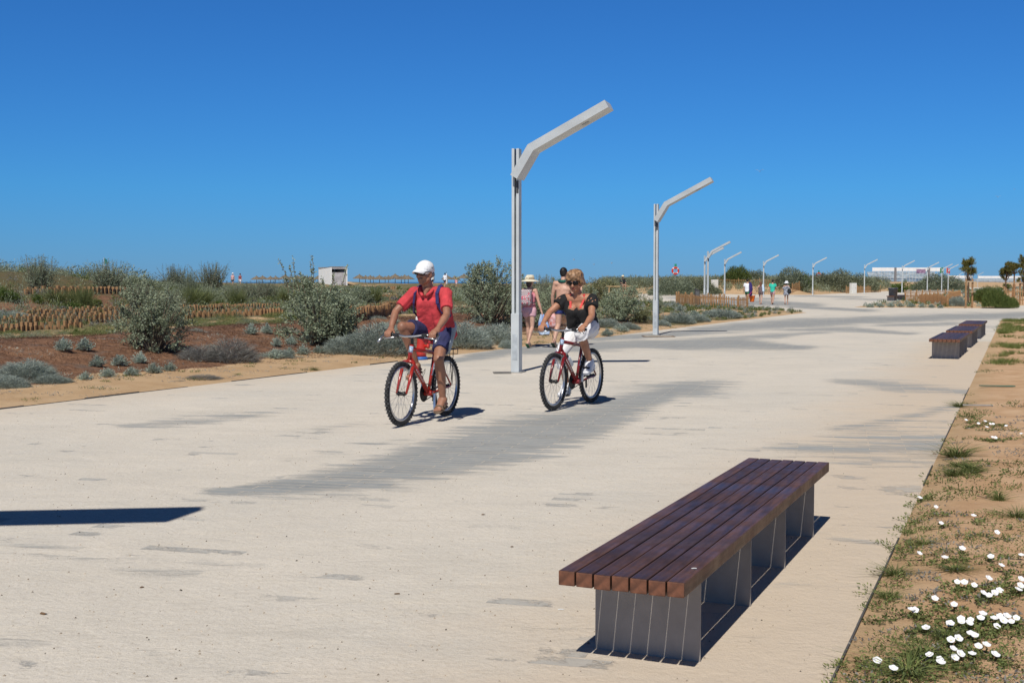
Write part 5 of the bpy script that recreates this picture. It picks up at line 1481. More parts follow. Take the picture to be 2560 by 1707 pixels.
for q in (1, -1):
    MB().tube([V3(-0.15, q * 0.08, 1.42) * s, V3(-0.03, q * 0.11, 1.475) * s, V3(0.10, q * 0.13, 1.38) * s, V3(0.12, q * 0.14, 1.25) * s, V3(-0.02, q * 0.19, 1.12) * s, V3(-0.15, q * 0.12, 1.08) * s], 0.014, 6).build('strap', mat('strap_grey', (0.05, 0.04, 0.05), 0.8), bp_, True)
    MB().tube([V3(-0.24, q * 0.12, 1.30) * s, V3(-0.26, q * 0.13, 1.15) * s, V3(-0.2, q * 0.135, 1.06) * s], 0.007, 5).build('side_cord', mat('strap_grey', (0.05, 0.04, 0.05), 0.8), bp_, True)
MB().tube([V3(-0.17, 0.06, 1.405) * s, V3(-0.2, 0, 1.46) * s, V3(-0.17, -0.06, 1.405) * s], 0.010, 6).build('handle', mat('strap_grey', (0.05, 0.04, 0.05), 0.8), bp_, True)
# towel hanging from her right hand
hnd = J['wrR'] + J['dR'] * 0.11
tw = empty('towel', loc, AW, 'blue and white beach towel hanging from the straw-hat woman\'s hand', 'towel')
twm = mat('towel_blue', (0.62, 0.72, 0.80), 0.9, 0.1, 5, col2=(0.04, 0.16, 0.55))
V = []; Fs = []
for i in range(9):
    for k in range(13):
        t = k / 12; wv = (i - 4) / 4
        spread = 0.035 + 0.085 * min(1, t * 2.2)
        V.append(hnd + V3(0.03 * math.sin(i * 1.6 + t * 2) * (0.3 + t), wv * spread - 0.03 * t, 0.03 - t * 0.46 + 0.01 * math.sin(i)))
for i in range(8):
    for k in range(12):
        a_ = i * 13 + k
        Fs.append((a_, a_ + 1, a_ + 14, a_ + 13))
o = MB().add(V, Fs).build('cloth', twm, tw, True); md = o.modifiers.new('s', 'SOLIDIFY'); md.thickness = 0.03
md = o.modifiers.new('u', 'SUBSURF'); md.levels = 1; md.render_levels = 1
MB().bar(hnd + V3(0.0, -0.15, -0.425), hnd + V3(0.0, 0.09, -0.425), 0.05, 0.02, bev=0.005).build('hem', mat('towel_hem', (0.03, 0.05, 0.09), 0.9), tw)

# bare-backed man
g = ground(1407, 868.0)
bm_, J, p, ax, s = walker((g.x + 0.0, g.y + 0.05, 0.004), AW, 1.80, 'bare-backed man in blue shorts walking away behind the woman cyclist', 'man', fair_m, phase=-1.0, armL=(0.02, 0.24, -1), armR=(0.1, -0.2, -1), elbL=(0.2, 0.06, -1), elbR=(1.0, 0.3, 0.2), stride=0.22, bulk=1.05)
w_shorts(bm_, J, s, mat('shorts_blue', (0.02, 0.035, 0.16), 0.85, 0.5, 9), 0.46)
w_hair(bm_, p, ax, s, dark_hair)
S = MB()
for i in range(14):
    a_, b2 = 2 * math.pi * i / 14, 2 * math.pi * (i + 1) / 14
    S.rc(J['neck'] + V3(0.085 * math.cos(a_), 0.095 * math.sin(a_), 0.015 + 0.02 * math.cos(a_)), 0.033, J['neck'] + V3(0.085 * math.cos(b2), 0.095 * math.sin(b2), 0.015 + 0.02 * math.cos(b2)), 0.033)
S.rc(J['neck'] + V3(0.06, 0.10, 0), 0.03, J['chest'] + V3(0.13, 0.12, -0.15), 0.045); S.rc(J['neck'] + V3(0.06, -0.10, 0), 0.03, J['chest'] + V3(0.13, -0.12, -0.15), 0.045)
S.remesh('neck_towel', mat('towel_navy_green', (0.015, 0.03, 0.075), 0.9, 0.3, 9, col2=(0.02, 0.16, 0.09)), bm_, 0.012, 2)
w_flipflops(bm_, J, s, mat('flip_flop_dark', (0.02, 0.05, 0.035), 0.7), -1.0)
# child carried in front, only the orange hat shows over his shoulder
kid = empty('person', bm_.location.copy(), AW, 'small child in orange sun hat carried in the bare-backed man\'s arm', 'child')
kc = J['head'] + V3(0.27, -0.235, -0.085)
B = MB(); pk, axk = build_head(B, kc, V3(0.2, -1, 0), 0.72)
B.rc(kc + V3(0, 0, -0.12), 0.05, kc + V3(0, 0, -0.2), 0.075); B.rc(kc + V3(0, 0, -0.2), 0.075, kc + V3(0.0, 0.02, -0.42), 0.085)
for q in (1, -1):
    B.rc(kc + V3(0, q * 0.08, -0.17), 0.03, kc + V3(-0.06, q * 0.11, -0.30), 0.024); B.rc(kc + V3(0.02, q * 0.06, -0.44), 0.05, kc + V3(0.12 * q, 0.1, -0.56), 0.035); B.rc(kc + V3(0.12 * q, 0.1, -0.56), 0.035, kc + V3(0.12 * q, 0.1, -0.72), 0.025)
B.remesh('body', fair_m, kid, 0.01, 2)
hat2 = MB().lathe([(0.0, 0.09), (0.06, 0.08), (0.082, 0.03), (0.088, 0.0), (0.12, -0.03), (0.115, -0.034), (0.08, -0.012), (0.0, 0.0)], 20, kc + V3(0, 0, 0.03)).build('sun_hat', mat('hat_orange', (0.72, 0.12, 0.03), 0.7, 0.1), kid, True)
MB().rc(kc + V3(0, 0, -0.2), 0.088, kc + V3(0.0, 0.02, -0.42), 0.097).build('swimsuit', mat('swim_red', (0.6, 0.05, 0.05), 0.8), kid, True)
# beach bag with toys in his left hand
hnd = J['wrL'] + J['dL'] * 0.10
bb = empty('beach_bag', bm_.location.copy(), AW, 'pink and orange beach bag with toys in the bare-backed man\'s hand', 'beach bag')
S = MB(); S.rc(hnd + V3(0, 0, -0.30), 0.085, hnd + V3(0, 0, -0.14), 0.10, side=(0, 1, 0), ratio=1.25)
S.remesh('pouch', mat('bag_print', (0.75, 0.62, 0.66), 0.7, 0.3, 14, col2=(0.55, 0.10, 0.05)), bb, 0.012, 2, noise=0.01)
MB().tube([hnd + V3(0, 0.06, -0.1), hnd + V3(0, 0.01, 0.0), hnd + V3(0, -0.06, -0.1)], 0.008, 6).build('strap', mat('bag_strap', (0.7, 0.15, 0.02), 0.7), bb, True)
MB().bar(hnd + V3(0.02, 0.05, -0.16), hnd + V3(0.05, 0.09, 0.06), 0.02, 0.035, bev=0.004).build('toy_spade', mat('toy_orange', (0.8, 0.17, 0.02), 0.5), bb)

# the four walkers further off
def at_feet(u, v): q = ground(*D(u, v)); return (q.x, q.y, 0.004)
def far_walker(u, v, h, *a, **k):
    q = at_feet(u, v)
    return walker(q, AW + k.pop('turn', 0.0), h, *a, voxel=0.02, **k)
white_t = mat('tshirt_white', (0.78, 0.80, 0.84), 0.8, 0.05)
r1, J, p, ax, s = far_walker(1716, 699, 1.68, 'man in white T-shirt and green shorts, leftmost of the four walkers', 'man', fair2_m, phase=1.0, stride=0.26)
w_shirt(r1, J, s, white_t, 0.6, 0.86, 0.02); w_shorts(r1, J, s, mat('shorts_green', (0.01, 0.14, 0.055), 0.8), 0.5, 0.02); w_hair(r1, p, ax, s, dark_hair, voxel=0.018)
w_flipflops(r1, J, s, mat('shoe_dark', (0.03, 0.025, 0.02), 0.8), 1.0)
tw2 = empty('towel', r1.location.copy(), AW, 'long purple and red towel slung over the leftmost walker\'s shoulder', 'towel')
S = MB(); S.rc(J['shR'] + V3(-0.06, -0.03, 0.06), 0.07, J['shR'] + V3(-0.13, -0.10, -0.35), 0.10, side=(0, 1, 0), ratio=1.3); S.rc(J['shR'] + V3(-0.13, -0.10, -0.35), 0.10, J['shR'] + V3(-0.13, -0.08, -0.72), 0.09, side=(0, 1, 0), ratio=1.1)
S.remesh('cloth', mat('towel_purple', (0.035, 0.02, 0.14), 0.9, 0.2, 3), tw2, 0.02, 3, noise=0.015)
MB().bar(J['shR'] + V3(-0.245, -0.21, -0.50), J['shR'] + V3(-0.235, 0.02, -0.78), 0.03, 0.09, up=(1, 0, 0), bev=0.01).build('stripe', mat('towel_stripe', (0.55, 0.06, 0.12), 0.9), tw2)
r2, J, p, ax, s = far_walker(1747, 699, 1.52, 'woman with long hair in grey playsuit carrying an orange bucket', 'woman', fair_m, phase=1.0, fem=True, armL=(-0.25, 0.45, -1), elbL=(-0.1, 0.4, -1), stride=0.2)
grey_d = mat('playsuit_grey', (0.17, 0.12, 0.125), 0.85, 0.3, 20)
w_shirt(r2, J, s, grey_d, 0.0, 0.95, 0.02, True, 'playsuit'); w_shorts(r2, J, s, grey_d, 0.42, 0.02, wide=1.1); w_hair(r2, p, ax, s, mat('hair_auburn', (0.18, 0.075, 0.035), 0.5, 0.3, 40), 0.22, 0.018)
hnd = J['wrL'] + J['dL'] * 0.1
bu = empty('bucket', r2.location.copy(), AW, 'bright orange plastic bucket held between the two left walkers', 'bucket')
cb = hnd + V3(-0.05, 0.19, -0.14)
MB().lathe([(0.0, -0.40), (0.135, -0.40), (0.14, -0.38), (0.205, -0.02), (0.215, 0.0), (0.205, 0.0), (0.13, -0.36), (0.0, -0.37)], 24, cb).build('tub', mat('bucket_orange', (0.85, 0.16, 0.01), 0.45, 0.05), bu, True)
MB().tube([cb + V3(0, 0.205, 0.0), cb + V3(0, 0.11, 0.14), hnd, cb + V3(0, -0.205, 0.0)], 0.012, 6).build('handle', dark_m, bu, True)
MB().lathe([(0.0, -0.42), (0.13, -0.42), (0.137, -0.395), (0.0, -0.395)], 24, cb).build('foot_ring', mat('bucket_base', (0.28, 0.05, 0.02), 0.6), bu, True)
tw3 = empty('towel', r2.location.copy(), AW, 'pale blue towel over the right shoulder of the bucket carrier', 'towel')
S = MB(); S.rc(J['shR'] + V3(-0.05, 0.0, 0.06), 0.05, J['shR'] + V3(-0.10, -0.05, -0.35), 0.06, side=(0, 1, 0), ratio=1.3); S.rc(J['shR'] + V3(-0.05, 0.0, 0.06), 0.05, J['shR'] + V3(0.08, -0.05, -0.2), 0.06)
S.remesh('cloth', mat('towel_pale', (0.55, 0.68, 0.80), 0.9), tw3, 0.02, 3, noise=0.01)
r3, J, p, ax, s = far_walker(1774, 699, 1.64, 'person in turquoise T-shirt and red flowered shorts among the four walkers', 'person', fair2_m, phase=1.0, armR=(0.1, -0.35, -1), elbR=(0.7, -0.35, 0.35), stride=0.27)
w_shirt(r3, J, s, mat('tshirt_turquoise', (0.03, 0.50, 0.36), 0.8, 0.05), 0.55, 0.87, 0.02)
w_shorts(r3, J, s, mat('shorts_flowered', (0.62, 0.55, 0.56), 0.8, 0.3, 9, col2=(0.45, 0.03, 0.06)), 0.5, 0.02); w_hair(r3, p, ax, s, dark_hair, voxel=0.018)
w_flipflops(r3, J, s, mat('shoe_dark', (0.03, 0.025, 0.02), 0.8), 1.0)
r4, J, p, ax, s = far_walker(1806, 699.5, 1.52, 'woman in white sun hat and black patterned wrap, rightmost of the four walkers', 'woman', fair2_m, phase=-1.0, fem=True, armR=(0.1, -0.45, -1), armL=(0.1, 0.55, -0.8), stride=0.2, turn=0.2)
wrap = mat('wrap_print', (0.012, 0.014, 0.03), 0.85, 0.3, 7, col2=(0.45, 0.48, 0.55))
S = MB(); sd = V3(0, 1, 0)
S.rc(V3(0, 0, 0.72) * s, 0.19 * s, J['belly'], 0.145 * s, flat0=True, side=sd, ratio=1.3); S.rc(J['belly'], 0.145 * s, J['chest'], 0.14 * s, side=sd, ratio=1.5)
for q in 'LR': S.rc(J['chest'], 0.12 * s, J['sh' + q].lerp(J['el' + q], 0.75), 0.085 * s, flat1=True)
S.remesh('wrap', wrap, r4, 0.02, 3, noise=0.012)
w_hair(r4, p, ax, s, brown_hair, 0.05, 0.018)
MB().lathe([(0.0, 0.12), (0.07, 0.115), (0.105, 0.05), (0.115, 0.0), (0.19, -0.035), (0.185, -0.045), (0.1, -0.02), (0.0, 0.0)], 22, p(-0.01, 0, 0.03)).build('sun_hat', mat('hat_white', (0.78, 0.80, 0.84), 0.8), r4, True)
bg = empty('bag', r4.location.copy(), AW + 0.2, 'black shoulder bag on the back of the woman in the white sun hat', 'bag')
S = MB(); S.rc(V3(-0.10, -0.22, 0.92) * s, 0.10, V3(-0.12, -0.20, 1.12) * s, 0.08, side=(0, 1, 0), ratio=1.4)
S.remesh('pouch', mat('bag_black', (0.012, 0.016, 0.02), 0.8), bg, 0.02, 2)
MB().tube([V3(-0.14, -0.24, 1.1) * s, V3(-0.05, -0.10, 1.48) * s, V3(0.1, 0.05, 1.35) * s], 0.012, 6).build('strap', mat('strap_white', (0.6, 0.62, 0.65), 0.8), bg, True)

# beach goers far off on the left
def dune_person(u, vtop, Yp, h, label, cat, top_m, short_m, hair=dark_hair, turn=0.0, hat=None, fem=False, phase=1.0):
    x = (u * 1.08844 - 1280) / FPX * Yp
    c = at(*D(u, vtop), Yp)
    z = gz(x, Yp)
    r, J, p, ax, s = walker((x, Yp, c.z - h * 0.995), AW + turn, h, label, cat, fair2_m, phase=phase, fem=fem, voxel=0.025)
    w_shirt(r, J, s, top_m, 0.55, 0.88, 0.025, fem); w_shorts(r, J, s, short_m, 0.5, 0.025); w_hair(r, p, ax, s, hair, voxel=0.02)
    if hat: MB().lathe([(0.0, 0.12), (0.08, 0.11), (0.105, 0.03), (0.17, 0.0), (0.165, -0.01), (0.0, 0.0)], 18, p(-0.01, 0, 0.03)).build('sun_hat', hat, r, True)
    return r, J, s
navy2 = mat('shorts_dark', (0.015, 0.02, 0.06), 0.85)
r5, J, s = dune_person(993, 627, 147.0, 1.78, 'man in white shirt carrying a white bag, left of the pair behind the cyclist', 'man', white_t, navy2)
o = empty('bag', r5.location.copy(), AW, 'white bag on the back of the left white-shirted man', 'bag')
MB().rc(J['shR'] + V3(-0.16, 0.0, -0.1), 0.13, J['shR'] + V3(-0.2, 0.02, -0.38), 0.15).remesh('pouch', mat('bag_white', (0.75, 0.74, 0.70), 0.8), o, 0.03, 2)
MB().tube([J['shR'] + V3(-0.15, 0, 0.02), J['shR'] + V3(0, 0.05, 0.09), J['shR'] + V3(0.1, 0.05, -0.1)], 0.02, 6).build('strap', dark_m, o, True)
r6, J, s = dune_person(1022, 627, 147.0, 1.80, 'man in white shirt and navy shorts, right of the pair behind the cyclist', 'man', white_t, navy2)
o = empty('folded_parasol', r6.location.copy(), AW, 'white folded parasol carried on the right white-shirted man\'s shoulder', 'parasol')
MB().rc(J['shR'] + V3(-0.1, -0.08, 0.25), 0.05, J['shR'] + V3(-0.14, -0.14, -0.95), 0.10).build('canopy', mat('parasol_white', (0.75, 0.77, 0.8), 0.8), o, True)
MB().tube([J['shR'] + V3(-0.1, -0.08, 0.2), J['shR'] + V3(-0.08, -0.05, 0.5)], 0.02, 6).build('pole', dark_m, o)
dune_person(1048, 639, 140.0, 1.15, 'small child in yellow hat and pink clothes walking behind the white-shirted men', 'child', mat('kid_pink', (0.7, 0.35, 0.38), 0.8), mat('kid_white', (0.7, 0.72, 0.75), 0.8), hat=mat('hat_yellow', (0.75, 0.6, 0.2), 0.8))
dune_person(535, 627, 150.0, 1.75, 'pink-shirted person in white cap above the skyline bushes, left of two', 'person', mat('shirt_pink', (0.62, 0.38, 0.38), 0.8), navy2, hat=mat('hat_white', (0.78, 0.80, 0.84), 0.8))
dune_person(552, 628, 150.0, 1.75, 'brown-haired person in dark red top above the skyline bushes, right of two', 'person', mat('shirt_maroon', (0.25, 0.05, 0.06), 0.8), white_t, hair=brown_hair, fem=True)
# person at the wooden beach bench behind the woman cyclist
c = at(1565, 716, 62.0); gz0 = gz(c.x, 62.0)
tb = empty('wooden_bench', (c.x - 0.45, 62.0, gz0), 0.1, 'long plain wooden bench on the dune behind the woman cyclist', 'bench')
hh = at(1560, 716, 62).z - gz0
lw = mat('light_timber', (0.52, 0.36, 0.19), 0.85, 0.2, 5)
MB().box((0.1, 0, hh), (1.35, 0.32, 0.05), bev=0.008).build('seat', lw, tb)
for q in (-1, 1): MB().box((0.1 + q * 0.55, 0, hh / 2 - 0.1), (0.07, 0.28, hh + 0.1)).build('leg', lw, tb)
MB().box((0.1, 0, hh * 0.35), (1.1, 0.05, 0.06)).build('stretcher', lw, tb)
sp = empty('person', (c.x - 0.2, 61.95, gz0), -1.2, 'person in dark clothes and pale cap sitting on the dune bench', 'person')
B = MB(); z = hh - 0.02; s = 0.62
J = dict(pelvis=V3(0, 0, z + 0.10), belly=V3(0.0, 0, z + 0.19), chest=V3(0.03, 0, z + 0.30), neck=V3(0.05, 0, z + 0.40), head=V3(0.07, 0, z + 0.50), shL=V3(0.03, 0.11, z + 0.37), shR=V3(0.03, -0.11, z + 0.37),
         elL=V3(0.08, 0.15, z + 0.22), elR=V3(0.08, -0.15, z + 0.22), wrL=V3(0.2, 0.1, z + 0.17), wrR=V3(0.2, -0.1, z + 0.17), hipL=V3(0.02, 0.06, z + 0.08), hipR=V3(0.02, -0.06, z + 0.08), knL=V3(0.26, 0.08, z + 0.08), knR=V3(0.26, -0.08, z + 0.08), anL=V3(0.25, 0.08, z - 0.18), anR=V3(0.25, -0.08, z - 0.18))
limbs(B, J, s); p, ax = build_head(B, J['head'], V3(1, 0, 0), s); hand_hang(B, J['wrL'], (1, 0, -0.2), (0, -1, 0), (0, 0, 1), s); hand_hang(B, J['wrR'], (1, 0, -0.2), (0, 1, 0), (0, 0, 1), s)
foot_shape(B, J['anL'], V3(1, 0, 0), s, False); foot_shape(B, J['anR'], V3(1, 0, 0), s, False)
B.remesh('body', fair2_m, sp, 0.014, 2)
S = MB(); S.rc(J['pelvis'], 0.08, J['chest'], 0.088, side=(0, 1, 0), ratio=1.4); S.rc(J['chest'], 0.085, J['neck'] - V3(0, 0, 0.03), 0.05, side=(0, 1, 0), ratio=1.7)
for q in 'LR': S.rc(J['sh' + q], 0.045, J['sh' + q].lerp(J['el' + q], 0.9), 0.045)
S.remesh('jumper', mat('jumper_dark', (0.02, 0.022, 0.03), 0.85), sp, 0.014, 2)
MB().lathe([(0.0, 0.07), (0.05, 0.06), (0.066, 0.01), (0.11, -0.005), (0.0, -0.005)], 18, p(0, 0, 0.05)).build('cap', mat('cap_cream', (0.7, 0.62, 0.4), 0.8), sp, True)
# teal windsurf-like flag tip above the left skyline bush
c = at(*D(239, 598), 140.0); g0 = gz(c.x, 140.0)
tf = empty('beach_flag', (c.x, 140.0, g0), 0.3, 'tiny white and teal flag above the left skyline bush', 'flag')
MB().tube([(0, 0, -0.2), (0, 0, c.z - g0 + 0.3)], 0.03, 8).build('pole', mat('flag_pole_white', (0.7, 0.7, 0.7), 0.6), tf)
hz = c.z - g0
MB().prism([(0.03, hz - 0.45), (0.42, hz - 0.38), (0.36, hz + 0.05), (0.03, hz + 0.3)], -0.015, 0.015).build('cloth', mat('flag_teal', (0.02, 0.22, 0.22), 0.8), tf)
# ================================================================ plants
leaf_silver = leafmat('leaf_silver', [(0.1155, 0.1416, 0.0883), (0.2387, 0.2832, 0.184), (0.3619, 0.4165, 0.287), (0.5082, 0.5664, 0.4122)])
leaf_olive = leafmat('leaf_olive', [(0.081, 0.091, 0.0416), (0.207, 0.2188, 0.104), (0.351, 0.35, 0.184), (0.486, 0.455, 0.272)])
leaf_blue = leafmat('leaf_blue', [(0.1814, 0.2155, 0.1812), (0.3403, 0.399, 0.3407), (0.4838, 0.5506, 0.4712), (0.6653, 0.7342, 0.6235)])
leaf_wispy = leafmat('leaf_wispy', [(0.117, 0.135, 0.0837), (0.198, 0.235, 0.1535), (0.288, 0.33, 0.2325), (0.378, 0.41, 0.3069)])
leaf_farmix = leafmat('leaf_farmix', [(0.1012, 0.115, 0.0665), (0.1748, 0.195, 0.1187), (0.2484, 0.27, 0.1757), (0.322, 0.33, 0.228)])
leaf_feather = leafmat('leaf_feather', [(0.05, 0.075, 0.02), (0.10, 0.14, 0.035), (0.15, 0.19, 0.055), (0.24, 0.24, 0.07)])
leaf_spread = leafmat('leaf_spread', [(0.1394, 0.1632, 0.1422), (0.2696, 0.3168, 0.2845), (0.3998, 0.4512, 0.4001), (0.5208, 0.5568, 0.4712)])
leaf_green = leafmat('leaf_green', [(0.036, 0.0613, 0.0136), (0.09, 0.1488, 0.034), (0.162, 0.2275, 0.0595), (0.252, 0.2975, 0.085)])
leaf_dry = leafmat('leaf_dry', [(0.16, 0.155, 0.14), (0.27, 0.265, 0.245), (0.38, 0.375, 0.35)]) #[(0.125, 0.102, 0.066), (0.25, 0.204, 0.143), (0.375, 0.324, 0.242)])
leaf_broom = leafmat('leaf_broom', [(0.0613, 0.085, 0.0256), (0.1313, 0.1615, 0.056), (0.21, 0.238, 0.096), (0.2975, 0.306, 0.144)])
leaf_pine = leafmat('leaf_pine', [(0.0388, 0.054, 0.0143), (0.113, 0.1215, 0.0333), (0.2261, 0.2025, 0.0595), (0.3553, 0.2295, 0.0833)])
leaf_weed = leafmat('leaf_weed', [(0.0624, 0.09, 0.0315), (0.1248, 0.162, 0.0525), (0.208, 0.234, 0.0788), (0.3328, 0.306, 0.14)])
stem_m = mat('stem_grey', (0.17, 0.135, 0.095), 0.9, 0.3)
stem_r = mat('stem_dry', (0.22, 0.16, 0.10), 0.9, 0.3)
trunk_m = mat('pine_bark', (0.13, 0.085, 0.055), 0.95, 0.3, 12, bump=0.4)

def unit(v): return v / np.maximum(np.linalg.norm(v, axis=-1, keepdims=True), 1e-9)
def leaf_quads(P_, Dv, L, W, R, fold=0.25):
    """diamond leaves: base point, direction, length, width -> verts, quads"""
    n_ = len(P_); Dv = unit(Dv)
    r_ = unit(R.normal(size=(n_, 3))); side = unit(np.cross(Dv, r_)); up = np.cross(side, Dv)
    L = np.broadcast_to(np.asarray(L, float), (n_,))[:, None]; W = np.broadcast_to(np.asarray(W, float), (n_,))[:, None]
    a = P_; b_ = P_ + Dv * L * 0.55 + side * W * 0.5 + up * W * fold; c = P_ + Dv * L; d = P_ + Dv * L * 0.55 - side * W * 0.5 + up * W * fold
    V = np.stack([a, b_, c, d], 1).reshape(-1, 3)
    return V, np.arange(n_ * 4).reshape(-1, 4)
def blades(P_, Dv, L, W, R, bend=0.3):
    """grass blades of two quads, bending outwards"""
    n_ = len(P_); Dv = unit(Dv); L = np.broadcast_to(np.asarray(L, float), (n_,))[:, None]; W = np.broadcast_to(np.asarray(W, float), (n_,))[:, None]
    side = unit(np.cross(Dv, R.normal(size=(n_, 3))))
    out = Dv.copy(); out[:, 2] = 0; out = unit(out + 1e-6)
    m = P_ + Dv * L * 0.55; t = m + (Dv + out * bend * 2 - np.array([0, 0, bend * 0.8])) * L * 0.45
    V = np.stack([P_ - side * W / 2, P_ + side * W / 2, m + side * W * 0.4, m - side * W * 0.4, t + side * W * 0.08, t - side * W * 0.08], 1).reshape(-1, 3)
    i = np.arange(n_)[:, None] * 6
    Q = np.concatenate([i + np.array([[0, 1, 2, 3]]), i + np.array([[3, 2, 4, 5]])], 1).reshape(-1, 4)
    return V, Q
def join(parts):
    V = []; Q = []; b_ = 0
    for v, q in parts:
        V.append(v); Q.append(q + b_); b_ += len(v)
    return np.concatenate(V), np.concatenate(Q)

def shrub_np(seed, ncl=230, lpc=24, leaf=0.05, wleaf=0.6, lobes=5, low=0.1, spiky=0.35, twig=0.14):
    """unit bush: radius 0.5, height 1, leaves along many twigs in several lobes; also returns its stems"""
    R = np.random.RandomState(seed)
    lob = []
    for i in range(lobes):
        a = R.rand() * 6.28; d = R.uniform(0.08, 0.26)
        lob.append((d * math.cos(a), d * math.sin(a), R.uniform(0.26, 0.66), R.uniform(0.17, 0.30), R.uniform(0.22, 0.36)))
    lob.append((0, 0, 0.36, 0.36, 0.40)); lob.append((R.uniform(-.1, .1), R.uniform(-.1, .1), 0.18, 0.40, 0.24))
    C = []; N = []
    while len(C) < ncl:
        lx, ly, lz, lr, lh = lob[R.randint(len(lob))]
        v = R.normal(size=3); v /= np.linalg.norm(v)
        k = R.uniform(0.55, 1.06) ** 0.6
        c = np.array([lx + v[0] * lr * k, ly + v[1] * lr * k, lz + v[2] * lh * k])
        if c[2] < low * 0.5 * R.uniform(0.1, 1.2): continue
        C.append(c); N.append(v)
    C = np.array(C); N = np.array(N)
    tw = unit(N * 0.8 + np.array([0, 0, 0.75]) + R.normal(size=C.shape) * 0.35)
    P_ = []; Dv = []
    for c, t in zip(C, tw):
        ln = twig * R.uniform(0.6, 1.5)
        s = R.rand(lpc)
        pp = c + t * (s[:, None] - 0.4) * ln + R.normal(size=(lpc, 3)) * 0.014
        P_.append(pp); Dv.append(t * spiky * 1.6 + R.normal(size=(lpc, 3)) * 0.75)
    for i in range(34):      # long shoots breaking the outline
        j = R.randint(ncl); t = unit(N[j] * 0.7 + np.array([0, 0, 0.6]) + R.normal(size=3) * 0.3); ln = R.uniform(0.12, 0.30)
        s = R.rand(lpc)[:, None]
        P_.append(C[j] + t * s * ln + R.normal(size=(lpc, 3)) * 0.008); Dv.append(t * 1.2 + R.normal(size=(lpc, 3)) * 0.6)
    P_ = np.concatenate(P_); Dv = np.concatenate(Dv)
    L = leaf * R.uniform(0.6, 1.25, len(P_))
    fol = leaf_quads(P_, Dv, L, L * wleaf, R)
    st = MB()
    for i in R.permutation(ncl)[:60]:
        c = Vector(C[i]); b_ = Vector((c.x * 0.12, c.y * 0.12, -0.03)); m = b_.lerp(c, 0.5) + Vector((c.x * 0.05, c.y * 0.05, 0.05))
        st.tube([b_, m, c, c + Vector(tw[i]) * twig * 0.7], [0.009, 0.006, 0.004, 0.002], 5)
    return fol, st
def mesh_of(fol, name, m):
    me = np_quads(name, *fol); me.materials.append(m); return me
LIB = {}
